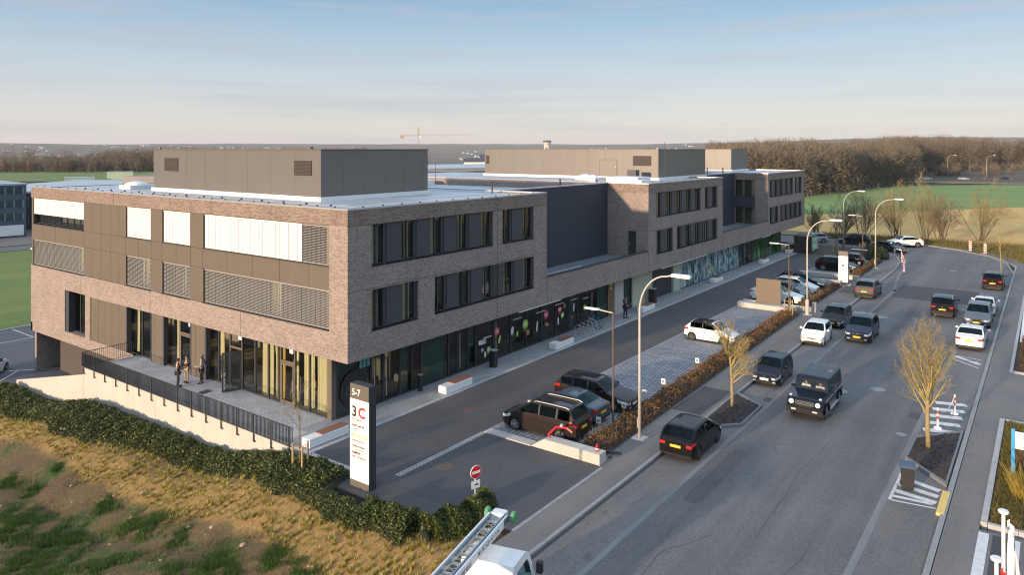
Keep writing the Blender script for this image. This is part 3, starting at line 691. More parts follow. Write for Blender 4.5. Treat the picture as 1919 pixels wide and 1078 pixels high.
def blind(y0, y1, z0, z1, closed, m, x=.10, sec=1.25):
    n = max(1, round((y1-y0)/sec)); mb = MB(); st = .08 if closed else .088
    for i in range(n):
        a, b = y0+(y1-y0)*i/n+.012, y0+(y1-y0)*(i+1)/n-.012
        z = z0
        while z < z1-.04:
            if closed: mb.add([(x+.035, b, z+.085), (x+.035, a, z+.085), (x, a, z), (x, b, z)], [(0, 1, 2, 3)])
            else: mb.add([(x+.045, b, z+.028), (x+.045, a, z+.028), (x, a, z), (x, b, z), (x+.045, b, z+.021), (x+.045, a, z+.021), (x, a, z-.008), (x, b, z-.008)], [(0, 1, 2, 3), (7, 6, 5, 4), (3, 2, 6, 7)])
            z += st
    mb.box(x-.01, x+.09, y0, y1, z1-.04, z1+.02); mb.box(x, x+.06, y0, y1, z0-.04, z0-.01)
    o = mb.build('blind', m, B)
    gd = MB()
    for i in range(n*3+1):
        y = y0+(y1-y0)*i/(n*3); gd.box(x-.006, x-.002, y-.008, y+.008, z0, z1)
    gd.build('guide_cord', M['anth'], o)
for a, b in W2:
    for z0, z1 in ((8.27, 10.40), (4.86, 6.96)): win_x(a, b, z0, z1)
    MB().box(-.03, .34, a, b, 4.80, 4.86).build('window_sill', M['anth'], B); MB().box(.02, .34, a, b, 8.2, 8.27).build('window_sill', M['anth'], B)
blind(30.1, 39.25, 9.12, 10.36, True, M['blind']); blind(20.15, 23.4, 8.32, 10.36, True, M['blind']); blind(15.2, 18.45, 8.32, 10.36, True, M['blind'])
blind(3.85, 13.5, 8.32, 10.36, True, M['blind']); blind(1.52, 3.8, 8.32, 10.36, False, M['blind_dark'])
for a, b in ((30.1, 39.25), (20.15, 23.4), (15.2, 18.45), (1.52, 13.5)): blind(a, b, 4.92, 6.92, False, M['blind_dark'])
# curtains behind open blinds
def curtain(y0, y1, z0, z1, x, m, amp=.06, per=.22):
    n = max(6, int((y1-y0)/.035)); vs = []
    for i in range(n+1):
        y = y0+(y1-y0)*i/n; dx = amp*math.sin(y/per*6.283)+.4*amp*math.sin(y/per*11+1)
        fl = 1.0+.25*math.sin(i*.9)
        vs += [(x+dx, y, z1), (x+dx*fl, y, (z0+z1)/2), (x+dx*1.3*fl, y, z0)]
    fs = []
    for i in range(n):
        for j in (0, 1): fs.append((i*3+j, (i+1)*3+j, (i+1)*3+j+1, i*3+j+1))
    MB().add(vs, fs).build('curtain', m, B, smooth=True)
for y0, y1 in ((31.3, 32.2), (21.3, 22.2), (16.6, 17.0), (6.5, 7.2), (1.7, 2.3)): curtain(y0, y1, 4.9, 6.95, .7, M['curtain'])
curtain(1.7, 2.4, 8.3, 10.4, .7, M['curtain'])
# coping and roof
cp = MB()
for (x0, x1, y0, y1) in ((-.03, .42, -.03, 39.63), (.42, 18.6, -.03, .42), (35.16, 35.6, -.03, 39.6), (35.6, 53.84, -.03, .42), (53.4, 53.84, .42, 4.4), (69.96, 70.4, -.03, 39.6), (70.4, 87.23, -.03, .42), (86.8, 87.23, .42, 39.6), (18.2, 18.62, .42, 39.6), (18.62, 35.16, 4.17, 4.6), (53.84, 69.96, 4.37, 4.8)):
    cp.box(x0, x1, y0, y1, ZT-.09, ZT)
cp.build('coping', M['roof_edge'], B)
rf = MB()
for (x0, x1, y0, y1, z) in ((.3, 18.4, .3, 39.6, 11.2), (18.4, 35.2, 4.5, 39.6, 10.55), (35.5, 53.8, .3, 39.6, 11.2), (53.8, 70, 4.7, 39.6, 10.9), (70.3, 87.2, .3, 39.6, 11.2)):
    rf.box(x0, x1, y0, y1, 10.3, z)
rf.build('roof', M['roof'], B)
bw = MB(); bw.box(0.3, 87.2, 39.3, 39.6, -4.5, 11.25); bw.box(86.9, 87.2, 0.0, 39.3, ZB, 11.25); bw.box(18.3, 18.6, .3, 4.2, 3.4, 11.25); bw.box(53.5, 53.8, .3, 4.4, 3.4, 11.25); bw.box(35.2, 35.5, 4.5, 39.3, 10.3, ZT-.09)
bw.build('rear_wall', M['brick'], B)
sf = MB(); sf.box(.02, 87.2, .02, 1.8, ZB-.02, ZB+.04); sf.box(.02, 1.4, 1.8, 22.3, ZB-.02, ZB+.04); sf.build('soffit', M['anth'], B)
ck = MB()
for y in np.arange(1.2, 39, 1.45): ck.box(.16, .24, y, y+.07, ZT, ZT+.06)
for x in np.arange(1.2, 18, 1.45): ck.box(x, x+.07, .16, .24, ZT, ZT+.06)
for x in np.arange(36.5, 53, 1.8): ck.box(x, x+.07, .16, .24, ZT, ZT+.06)
for y in np.arange(4, 36, 2.2): ck.box(2.2, 2.3, y, y+.07, 11.2, 11.3)
for i in range(0, len(ck.v), 8): MB().add(ck.v[i:i+8], [(0, 3, 2, 1), (4, 5, 6, 7), (0, 1, 5, 4), (1, 2, 6, 5), (2, 3, 7, 6), (3, 0, 4, 7)]).build('roof_clip', M['black'], B)
cl = MB().tube([(2.3, 2, 11.24), (2.3, 38, 11.24)], .015, 5); cl.tube([(3., 3.5, 11.24), (18., 3.5, 11.24)], .015, 5); cl.build('lightning_conductor', M['galv'], B)

# plant rooms on the roof
def plant_room(x0, x1, y0, y1, vents_x, seam, door=None):
    z0, z1 = 11.15, 14.43
    o = MB().box(x0, x1, y0, y1, z0, z1).build('plant_room', M['clad_pent'], B)
    e = MB().box(x0-.05, x1+.05, y0-.05, y1+.05, z1, z1+.06); e.build('roof_trim', M['clad'], o)
    u = MB(); u.box(x0-.16, x1+.1, y0-.16, y1+.1, z0, z0+.32); u.build('upstand', M['white'], o)
    j = MB()
    for y in np.arange(y0+seam, y1-.3, seam): j.box(x0-.006, x0+.05, y, y+.018, z0+.3, z1)
    for x in np.arange(x0+seam*.7, x1-.3, seam*.7): j.box(x, x+.018, y0-.006, y0+.05, z0+.3, z1)
    j.build('panel_joint', M['clad'] if False else M['joint'], o) if False else j.build('panel_joint', M['clad'], o)
    for (a, b, p, q_) in vents_x:
        v = MB(); v.box(x0-.03, x0+.02, a, b, p, q_)
        vo = v.build('vent', M['joint'], o); sl = MB()
        for z in np.arange(p+.05, q_-.02, .09): sl.box(x0-.05, x0-.032, a+.03, b-.03, z, z+.05)
        sl.build('louvre', mat('louvre_brown', (.06, .042, .034), .6), vo)
    if door:
        a, b, p, q_ = door; d = MB().box(x0-.03, x0+.0, a, b, p, q_).build('door', M['clad_pent'], o)
        f = MB(); f.box(x0-.04, x0-.032, a-.03, a, p, q_); f.box(x0-.04, x0-.032, b, b+.03, p, q_); f.box(x0-.04, x0-.032, a, b, q_, q_+.03); f.build('frame', M['joint'], d)
        MB().box(x0-.08, x0-.03, a+.1, a+.16, p+1., p+1.12).build('handle', M['galv'], d)
    return o
plant_room(4.3, 14.05, 7.45, 27.8, [(24.15, 26.15, 12.8, 13.8), (8.33, 10.1, 12.8, 13.75)], 2.6)
plant_room(45.7, 58.7, 3.95, 27.3, [(4.76, 6.89, 12.7, 13.75), (26.6, 27.1, 12.65, 13.7)], 2.1, (8.85, 10.95, 11.47, 13.3))
plant_room(79.35, 86.5, 8.2, 24, [], 2.2)
# small things fixed on the roofs
def dome(x, y, s):
    w = MB().box(x-s, x+s, y-s, y+s, 11.15, 11.5).build('skylight', M['white'], B)
    MB().ell((x, y, 11.5), (s*.95, s*.95, .32), 16, 8).build('dome', mat('acrylic_dome', (.75, .80, .84), .15, 0, .6), w)
dome(5.0, 32., .95); dome(42.6, 11., .8); dome(40.6, 8.9, .55)
for x, y, h, r in ((17.3, 4.0, .95, .055), (28.5, 5.2, 1.3, .06), (34.6, 5.0, 1.0, .06), (63, 5.4, 1.0, .06), (69., 5.6, .9, .07)):
    MB().lathe([(r*1.6, 0), (r*1.6, .1), (r, .12), (r, h), (r*1.2, h+.02), (r*1.2, h+.07)], 10, (x, y, 11.1 if x < 18 or x > 35 else 10.5)).build('vent_pipe', M['black'], B)
MB().box(38.2, 41.0, 2.6, 6.0, 11.15, 11.75).build('roof_hatch', M['white'], B); MB().box(36.2, 38.0, 1.2, 3.6, 11.15, 11.55).build('roof_hatch', M['white'], B)
MB().box(43.0, 43.8, 5.2, 6.2, 11.4, 12.3).build('roof_unit', M['panel'], B)
ro = MB(); ro.tube([(6.2, 31.2, 11.1), (6.2, 31.2, 13.2)], .03, 6); ro.tube([(46.5, 3.6, 12.0), (46.5, 3.6, 15.2)], .025, 6); ro.tube([(59.5, 4.6, 11), (59.5, 4.6, 13)], .03, 6); ro.tube([(33, 24, 11), (33, 24, 13.0)], .03, 6); ro.build('lightning_rod', M['anth'], B)
MB().box(28, 34, 25, 32, 10.5, 11.1).build('roof_hatch', M['white'], B)
for px, py in ((4.1, 26.4), (4.1, 8.1), (45.55, 18), (45.6, 5.0)):
    MB().box(px, px+.1, py, py+.16, 14.5, 14.62).build('floodlight', M['black'], B)

# ground floor of the terrace side
gx = .25
gl = thing_parent = B
def bay_x(y0, y1, z0, z1, door=False, x=gx, open_door=False):
    f = MB()
    f.box(x, x+.1, y0, y0+.06, z0, z1); f.box(x, x+.1, y1-.06, y1, z0, z1); f.box(x+.003, x+.097, y0+.06, y1-.06, z0, z0+.08); f.box(x+.003, x+.097, y0+.06, y1-.06, z1-.08, z1)
    if door: f.box(x-.01, x+.1, y0+.06, y1-.06, 2.38, 2.5)
    w = f.build('window', M['anth'] if not door else M['clad'], B)
    if open_door: MB().quad((x+.05, y1, 2.5), (x+.05, y0, 2.5), (x+.05, y0, z1), (x+.05, y1, z1)).build('pane', M['glass'], w)
    else: MB().quad((x+.05, y1, z0), (x+.05, y0, z0), (x+.05, y0, z1), (x+.05, y1, z1)).build('pane', M['glass'], w)
    if door and not open_door:
        d = MB(); a, b = y0+.07, y1-.07
        d.box(x-.02, x+.03, a, a+.1, .1, 2.36); d.box(x-.02, x+.03, b-.1, b, .1, 2.36); d.box(x-.02, x+.03, a+.1, b-.1, .1, .25); d.box(x-.02, x+.03, a+.1, b-.1, 2.26, 2.36)
        do = d.build('door', M['clad'], B); MB().tube([(x-.07, a+.05, .8), (x-.07, a+.05, 1.5)], .018, 6).build('handle', M['galv'], do)
jj_ = MB()
for y in (9.5, 20.0, 30.4): jj_.box(-.006, .05, y, y+.022, ZB+.0, 4.8)
for y in (12.6, 25.2): jj_.box(-.0105, .05, y, y+.022, ZP, ZT-.1)
jj_.build('expansion_joint', M['joint'], B)
ml = [13.3, 12.2, 11.0, 9.73, 8.44, 7.15, 6.0, 4.7, 3.43, 1.78]
for i, (a, b) in enumerate(zip(ml[:-1], ml[1:])): bay_x(b, a, 0.02, ZB, i in (2, 6), gx, i == 2)
for (a, b) in ((21.6, 23.35), (19.95, 21.6)): bay_x(a, b, .02, ZB, False)
bay_x(16.7, 18.35, .02, ZB, False); bay_x(15.0, 16.7, .02, ZB, True)
bay_x(31.5, 32.6, .14, ZB, False, .45); bay_x(29.7, 31.5, .14, ZB, False, .45); MB().box(.05, .5, 32.6, 33.15, .14, ZB).build('reveal', M['dark_wall'], B)
for a, b in ((23.4, 29.7), (18.4, 19.9), (13.4, 15.0)):
    MB().box(.03, .3, a, b, .02, ZB).build('cladding', M['clad'], B); j = MB()
    for y in np.arange(a+1.05, b-.3, 1.05): j.box(.024, .05, y, y+.02, .02, ZB)
    if j.v: j.build('panel_joint', M['joint'], B)
for y in (19.95, 18.38, 15.02, 13.32, 23.38): MB().box(.02, .28, y-.1, y+.05, .02, ZB-.003).build('reveal', M['dark_wall'], B)
d = MB().box(0, 1.12, -.03, .03, .05, .17); d.box(0, 1.12, -.03, .03, 2.28, 2.38); d.box(0, .1, -.03, .03, .17, 2.28); d.box(1.02, 1.12, -.03, .03, .17, 2.28)
d.xf(Matrix.Translation((gx, 9.78, 0)) @ Matrix.Rotation(R(158), 4, 'Z'))
do = d.build('open_door', M['anth'], B); do['label'] = 'glazed terrace door standing open'
MB().quad((.1, 0, .17), (1.02, 0, .17), (1.02, 0, 2.28), (.1, 0, 2.28)).xf(Matrix.Translation((gx, 9.78, 0)) @ Matrix.Rotation(R(158), 4, 'Z')).build('pane', M['glass_dark'], do)
for y0, y1, m_ in ((12.25, 12.95, 0), (7.25, 8.35, 0), (6.55, 7.05, 0), (6.1, 6.55, 1), (4.95, 5.35, 0), (3.6, 4.5, 0), (2.1, 3.35, 0), (1.82, 2.1, 1), (17.4, 17.9, 0), (15.2, 15.6, 0), (20.1, 20.6, 0), (22.8, 23.2, 0), (30.0, 30.3, 0)):
    curtain(y0, y1, .06, 3.2, .75, M['curtain_o'] if m_ else M['curtain'])
for y in (15.9, 10.3, 5.3): MB().box(.55, .6, y, y+.25, 2.85, 3.08).build('exit_lamp', mat('lit_lamp', (.8, .8, .75), .4, emit=((1., .95, .85), 1.2)), B)
it = MB(); it.box(1.0, 40, 1.5, 39, -.03, .004); it.box(6.5, 6.6, 1.5, 39, 0, 3.3); it.box(.4, 87, 6.4, 6.5, 0, 3.3); it.box(40, 87, 1.5, 6.4, -.03, .004)
it.build('interior', M['interior_b'], B)
MB().box(.15, .5, 1.45, 1.8, 0, ZB-.02).build('column', M['clad'], B)
MB().box(.35, 1.2, 1.8, 13.3, -.1, .002).build('threshold', M['conc'], B)
lw = MB(); lw.box(1.5, 1.8, 22.4, 37.7, -4.4, -.72); lw.box(1.8, 40, 37.4, 37.7, -4.4, -.72); lw.box(0.02, 1.6, 22.35, 39.58, -.74, -.70); lw.build('basement_wall', M['low_wall'], B)
ch = MB(); ch.box(.0, 39.6, 39.3, 39.6, -.72, 0.); ch.build('rear_wall', M['brick'], B)

# street shopfronts (face -y)
SY = 1.4
M['teal_blind'] = mat('teal_roller_blind', (.10, .30, .25), .8, noise=(1.2, .25, (3, 1, .3)))
def shop(x0, x1, glass='glass_dark', door=False, z1=ZB-.02, fw=.06):
    f = MB(); f.box(x0, x0+fw, SY, SY+.1, 0.01, z1); f.box(x1-fw, x1, SY, SY+.1, .01, z1); f.box(x0+fw, x1-fw, SY+.003, SY+.097, .01, .1); f.box(x0+fw, x1-fw, SY+.003, SY+.097, z1-.12, z1)
    w = f.build('shop_window' if not door else 'shop_door', M['anth'], B)
    MB().quad((x0, SY+.05, 0), (x1, SY+.05, 0), (x1, SY+.05, z1), (x0, SY+.05, z1)).build('pane', M[glass], w)
    if glass == 'glass_teal': MB().box(x0+.1, x1-.1, SY+.3, SY+.33, .05, z1-.1).build('roller_blind', M['teal_blind'], B)
    if door: MB().tube([(x0+.16, SY-.07, .35), (x0+.16, SY-.07, 2.6)], .025, 6).build('handle', M['galv'], w)
shop(.5, 2.9, 'glass_teal'); shop(2.95, 3.85, 'glass_dark', True); shop(3.85, 5.2, 'glass_dark', True); shop(5.2, 6.2, 'glass_teal'); shop(6.2, 7.0, 'glass_dark')
shop(7.0, 9.5, 'glass_teal'); shop(9.5, 10.35, 'glass_dark'); shop(10.35, 11.4, 'glass_dark', True); shop(11.4, 12.2, 'glass_teal')
for a in range(6): shop(12.2+a*1.95, 12.2+(a+1)*1.95, 'glass_dark', a == 1)
shop(23.9, 25.2, 'glass_teal'); shop(25.2, 27.2, 'glass_dark'); shop(27.2, 28.4, 'glass_dark', True); shop(28.4, 30.2, 'glass_teal')
MB().box(30.2, 31.0, SY-.02, SY+.2, 0, ZB-.02).build('timber_panel', mat('oak_panel', (.22, .14, .075), .6, noise=(3., .2, (1, 1, .2))), B)
MB().box(31.0, 32.6, SY-.25, SY+.2, 0, ZB-.02).build('pier', M['conc'], B)
shop(32.6, 34.6, 'glass_teal')
for a, b in ((34.7, 38.8), (43.7, 45.4)): MB().box(a, b, SY-.05, SY+.2, 0, ZB-.02).build('cream_panel', mat('cream_render', (.47, .49, .37), .8, noise=(.8, .08)), B)
for a in range(4): MB().box(38.85+a*1.2, 39.97+a*1.2, SY+.15, SY+.2, 0, ZB-.02).build('shutter_door', M['anth'], B)
# printed window films
k = NT('gym_print'); v = k.wallvec()
st = k.noise(.55, 3, v, (1.3, .35, 1)); de = k.noise(1.6, 6, v, (1.2, .6, 1)); wv = k.n('ShaderNodeTexWave', wave_type='BANDS', bands_direction='DIAGONAL'); wv.inputs['Scale'].default_value = .35; wv.inputs['Distortion'].default_value = 5.; k.l(v, wv.inputs['Vector'])
c = k.ramp(de, [(.33, (.012, .035, .042)), (.45, (.06, .15, .17)), (.53, (.26, .40, .42)), (.64, (.62, .70, .70))]); c = k.mix(k.step(st, .5, .72), c, (.02, .055, .06)); c = k.mix(k.step(wv.outputs['Color'], .80, .9, 0, .55), c, (.42, .52, .54)); k.color(c); k.rough(.2); M['gym'] = k.m
k = NT('green_print'); v = k.wallvec(); de = k.noise(.8, 6, v, (1.6, .5, 1))
c = k.ramp(de, [(.35, (.008, .012, .01)), (.5, (.012, .06, .014)), (.6, (.03, .20, .03)), (.72, (.4, .42, .36))]); k.color(c); k.rough(.2); M['green_print'] = k.m
for i in range(10):
    a = 45.5+i*1.75; shop(a, a+1.75, 'glass_dark'); MB().box(a+.06, a+1.69, SY+.02, SY+.03, .1, ZB-.14).build('window_print', M['gym'], B)
for i in range(3): shop(63+i*1.7, 63+(i+1)*1.7, 'glass_dark', i == 1)
for i in range(7):
    a = 68.1+i*1.75; shop(a, a+1.75, 'glass_dark'); MB().box(a+.06, a+1.69, SY+.02, SY+.03, .1, ZB-.14).build('window_print', M['green_print'], B)
for a in (46.9, 53.6):      # yellow dumb-bells printed on the film
    mb = MB(); mb.xf(Matrix())
    mb.box(-.55, -.25, -.01, 0, -.3, .3); mb.box(.25, .55, -.01, 0, -.3, .3); mb.box(-.25, .25, -.011, 0, -.09, .09)
    mb.xf(Matrix.Translation((a, SY+.012, .95)) @ Matrix.Rotation(R(-28), 4, 'Y')); mb.build('printed_motif', M['yellow_v'], B)
for a, b in ((38.0, 49.0), (15.2, 20.5), (68, 71)): MB().box(a, b, .0, .06, ZB-.08, ZB-.02).build('light_strip', M['white'], B)
# round dark window film with lettering near the corner
MB().lathe([(.0, 0), (1.05, 0), (1.05, .012)], 32, (1.75, SY-.0, 1.35), 'y').build('round_film', M['black'], B)
text('ÖTTU', .62, M['interior'], B, face_my(1.08, SY-.006, 1.02) @ Matrix.Rotation(R(10), 4, 'Z'))
mb = MB()
for i in range(3): mb.box(2.05+i*.27, 2.27+i*.27, SY-.01, SY, 2.35, 2.95)
mb.build('menu_board', mat('teal_poster', (.10, .33, .33), .4), B)
# smoothie shop vinyls
def bubble(x, z, r, m, txt=None):
    mb = MB(); n = 20; pts = [(x+r*math.cos(6.283*i/n), SY-.004, z+r*.92*math.sin(6.283*i/n)) for i in range(n)]
    mb.add(pts, [tuple(range(n))]); mb.add([(x-r*.5, SY-.004, z-r*.7), (x-.0, SY-.004, z-r*.85), (x-r*.55, SY-.004, z-r*1.5)], [(0, 1, 2)])
    o = mb.build('speech_bubble', m, B); lm = MB()
    for dz in (.25, 0, -.25): lm.box(x-r*.55, x+r*.5, SY-.009, SY-.006, z+dz*r-.03, z+dz*r+.03)
    lm.build('caption', M['white_v'], o)
for x, z, r, m in ((14.5, 1.9, .32, 'red_v'), (13.6, .85, .22, 'green_v'), (17.9, 1.75, .36, 'green_v'), (20.6, 1.95, .36, 'red_v'), (22.5, 2.0, .3, 'red_v'), (22.9, 1.5, .25, 'green_v'), (26.3, 1.5, .24, 'green_v'), (12.9, .95, .12, 'white_v')): bubble(x, z, r, M[m])
for x, z, w, h, m, rot in ((14.8, 1.3, .12, .3, 'yellow_v', 20), (18.2, 1.1, .28, .2, 'brown_v', 30), (16.3, 1.6, .16, .3, 'white_v', 10), (16.9, 1.25, .12, .22, 'green_v', 0), (19.4, 1.3, .1, .42, 'white_v', 8), (20.7, 1.2, .3, .14, 'brown_v', 15), (23.2, 2.15, .18, .22, 'brown_v', 40), (22.3, 1.15, .1, .3, 'white_v', 0), (24.6, 1.8, .1, .36, 'white_v', 5), (13.2, .6, .12, .2, 'white_v', 0), (24.3, 1.1, .14, .12, 'red_v', 0)):
    mb = MB(); n = 12; mb.add([(w*math.cos(6.283*i/n), 0, h*math.sin(6.283*i/n)) for i in range(n)], [tuple(range(n))]); mb.xf(Matrix.Translation((x, SY-.004, z)) @ Matrix.Rotation(R(rot), 4, 'Y')); mb.build('food_picture', M[m], B)
mb = MB()
for x, z, w in ((13.0, 1.7, .9), (16.4, 2.3, 1.0), (19.3, 2.25, 1.2), (21.9, 2.4, 1.2), (24.2, 2.4, .9), (26.0, 2.2, .9), (12.8, 1.5, .5)): mb.box(x, x+w, SY-.006, SY-.003, z, z+.07)
mb.build('caption', M['white_v'], B)
mb = MB(); mb.rbox(12.5, 13.3, SY-.006, SY-.003, 1.35, 1.65, .05); mb.build('shop_badge', M['white_v'], B)
for x, z in ((30.55, 2.75), (30.55, 2.4)): MB().ell((x, SY-.1, z), (.3, .06, .16), 12, 8).build('wall_emblem', mat('gold_emblem', (.55, .42, .12), .4, .5), B)

# ------------------------------------------------------------------ cars
PAINT = {}
def paint_mat(name, col, metal=.35, rough=.28):
    if name not in PAINT: PAINT[name] = mat('paint_'+name, col if max(col) > .3 else tuple(v*.7 for v in col), .45, metal*.5, .05, 1.0)
    return PAINT[name]
PC = dict(black=(.012, .012, .014), night=(.012, .02, .035), brown=(.040, .031, .027), greyblue=(.12, .15, .18), plum=(.035, .024, .026), white=(.74, .74, .72), blue=(.016, .03, .075), grey=(.14, .13, .12), steel=(.13, .17, .22), red=(.022, .008, .010), silver=(.35, .36, .37))
# L W H, nose z, windscreen base (x,z), roof front x, roof rear x, tail base (x,z), axle x front/rear, wheel r, side windows [(x0,x1)...], tumble
TYPES = {
 'hatch': dict(L=4.2, W=1.79, H=1.47, nz=.66, ws=(1.08, .98), rf=1.95, rr=3.55, tb=(4.08, 1.0), ax=(.86, 3.47), wr=.315, win=[(1.35, 2.42), (2.5, 3.40), (3.46, 3.8)]),
 'small': dict(L=3.85, W=1.70, H=1.45, nz=.68, ws=(.95, .98), rf=1.72, rr=3.25, tb=(3.74, .98), ax=(.76, 3.22), wr=.29, win=[(1.2, 2.35), (2.43, 3.35)]),
 'mpv': dict(L=4.47, W=1.80, H=1.64, nz=.74, ws=(.98, 1.06), rf=1.85, rr=4.02, tb=(4.38, 1.08), ax=(.88, 3.58), wr=.32, win=[(1.25, 2.28), (2.36, 3.32), (3.40, 4.1)]),
 'coupe': dict(L=4.37, W=1.75, H=1.40, nz=.66, ws=(1.32, .95), rf=2.10, rr=3.05, tb=(3.80, 1.02), ax=(.80, 3.46), wr=.32, win=[(1.6, 2.58), (2.66, 3.35)], deck=True),
 'sedan': dict(L=4.7, W=1.83, H=1.44, nz=.68, ws=(1.32, .96), rf=2.15, rr=3.35, tb=(4.12, 1.05), ax=(.90, 3.70), wr=.33, win=[(1.6, 2.55), (2.63, 3.42), (3.48, 3.75)], deck=True),
 'wagon': dict(L=4.68, W=1.82, H=1.48, nz=.70, ws=(1.25, .98), rf=2.08, rr=4.12, tb=(4.55, 1.02), ax=(.92, 3.62), wr=.33, win=[(1.52, 2.48), (2.56, 3.42), (3.50, 4.25)]),
 'suv': dict(L=4.45, W=1.85, H=1.66, nz=.82, ws=(1.10, 1.10), rf=1.92, rr=3.72, tb=(4.30, 1.14), ax=(.88, 3.56), wr=.355, win=[(1.4, 2.4), (2.48, 3.38), (3.45, 3.9)]),
 'crossover': dict(L=4.75, W=1.95, H=1.62, nz=.84, ws=(1.25, 1.10), rf=2.15, rr=3.30, tb=(4.45, 1.20), ax=(.95, 3.85), wr=.38, win=[(1.55, 2.6), (2.68, 3.55), (3.62, 3.95)]),
 'offroad': dict(L=4.60, W=1.86, H=1.95, nz=1.16, ws=(1.42, 1.24), rf=1.70, rr=4.42, tb=(4.50, 1.25), ax=(.82, 3.72), wr=.40, win=[(1.62, 2.45), (2.55, 3.35), (3.45, 4.28)], boxy=True),
}
def smooth_pts(pts, x):
    for (a, za), (b, zb) in zip(pts[:-1], pts[1:]):
        if x <= b: return za+(zb-za)*((x-a)/(b-a) if b > a else 0)
    return pts[-1][1]
def make_car(kind, paint, label, x, y, heading, roof=None, plate='plate_y', rims='rim', rails=None, group=None, name='parked_car', rear_fog=None, open_cab=False, cat='car', z=RZ, spoiler=True):
    """heading: direction the nose points, degrees from +x; (x, y) is the middle of the car"""
    t = TYPES[kind]; L, W, H = t['L'], t['W'], t['H']; boxy = t.get('boxy'); deck = t.get('deck')
    pm = paint_mat(paint, PC[paint], .0 if paint == 'white' else .3); rm = paint_mat(roof, PC[roof]) if roof else pm
    root = thing(name, label, cat, (x, y, z), R(heading), group)
    wx, wz = t['ws']; tx, tz = t['tb']; nz = t['nz']; wr = t['wr']
    hood = [(0, nz*.93), (.10, nz), (.35, nz+.06), (wx, wz)]
    top = hood+[(t['rf']-.12, H-.035), (t['rf']+.12, H-.008), ((t['rf']+t['rr'])/2, H), (t['rr']-.1, H-.02), (t['rr']+.08, H-.055), (tx, tz+.03)]
    if deck: top += [(tx+.05, tz), (L-.10, tz-.03), (L, tz-.10)]
    else: top += [(L-.02, tz-.06), (L, tz-.12)]
    if boxy: top = [(0, nz-.05), (.04, nz), (wx, wz), (t['rf']-.03, H-.05), (t['rf']+.08, H-.01), ((t['rf']+t['rr'])/2, H), (t['rr']-.05, H-.01), (t['rr']+.04, H-.06), (tx, tz), (L, tz-.02)]
    belt = [(0, nz*.9), (.3, nz-.02), (wx, wz-.07), (2.5, wz-.03), (tx, tz-.03), (L, tz-.13)]
    if boxy: belt = [(0, nz-.1), (wx, wz-.06), (L, tz-.06)]
    zg = .17 if not boxy else .34
    def hw(u):
        f = 1.0
        e = .05 if boxy else .62
        if u < e: f = 1-(.02 if boxy else .20)*((e-u)/e)**2.2
        e2 = .05 if boxy else .5
        if u > L-e2: f = 1-(.02 if boxy else .12)*((u-L+e2)/e2)**2.2
        return W/2*f
    ar = wr+.055
    xs_ = {0, .03, .10, .22, .35, .5, L, L-.03, L-.1, L-.22, L-.4, wx, t['rf'], t['rr'], tx, wx+.04, tx-.04, t['rf']-.12, t['rf']+.12, t['rr']-.1, t['rr']+.08}
    for a in t['ax']:
        for d_ in np.linspace(-1, 1, 17): xs_.add(round(a+ar*math.sin(d_*math.pi/2), 4))
    for a, b in t['win']: xs_ |= {a, b}
    xs_ |= set(np.arange(.2, L, .22)); xs_ = sorted(float(v) for v in xs_ if 0 <= v <= L)
    xs2 = [xs_[0]]
    for v in xs_[1:]:
        if v-xs2[-1] > .012: xs2.append(v)
    xs_ = xs2; xs_[-1] = L
    inset = .04 if boxy else .16
    rows = []
    for u in xs_:
        w = hw(u); zt = smooth_pts(top, u); zb = min(smooth_pts(belt, u), zt-.02)
        arch = 0
        for a in t['ax']:
            if abs(u-a) < ar: arch = max(arch, wr+math.sqrt(max(0, ar*ar-(u-a)**2)))
        lift = .07*max(0, 1-u/.25)+.10*max(0, 1-(L-u)/.3)
        z0 = max(zg+lift, arch); gh = max(0., (zt-zb)/(H-wz)); gh = min(1, gh)
        wt = w-.05-inset*gh*(zt-zb)/(H-wz+.08)
        sh = zb-.14
        P_ = [(w*.86, max(zg+lift, arch)), (w*.965, z0+.0), (w*.985, max(z0+.08, .36 if arch == 0 else z0+.02)), (w*1.0, max(z0+.03, (zg+sh)/2+.05)), (w*.995, max(sh, z0+.05)), (w*.972, max(zb, z0+.07)),
              (w*.972-(w*.972-wt)*.12, zb+(zt-zb)*.10), (wt+(w*.972-wt)*.14, zb+(zt-zb)*.86), (wt-.01, zt-.012*(1 if gh > .3 else .5)-.02*gh), (wt-.09, zt+.004), (wt*.55, zt+.018), (0, zt+.026)]
        rows.append([(u, q_[0], q_[1]) for q_ in P_])
    NR = len(rows[0]); parts = {}
    def put(key, vs): parts.setdefault(key, MB()).quad(*vs)
    inw = lambda u: any(a <= u <= b for a, b in t['win'])
    off = Vector((L/2, 0, 0))
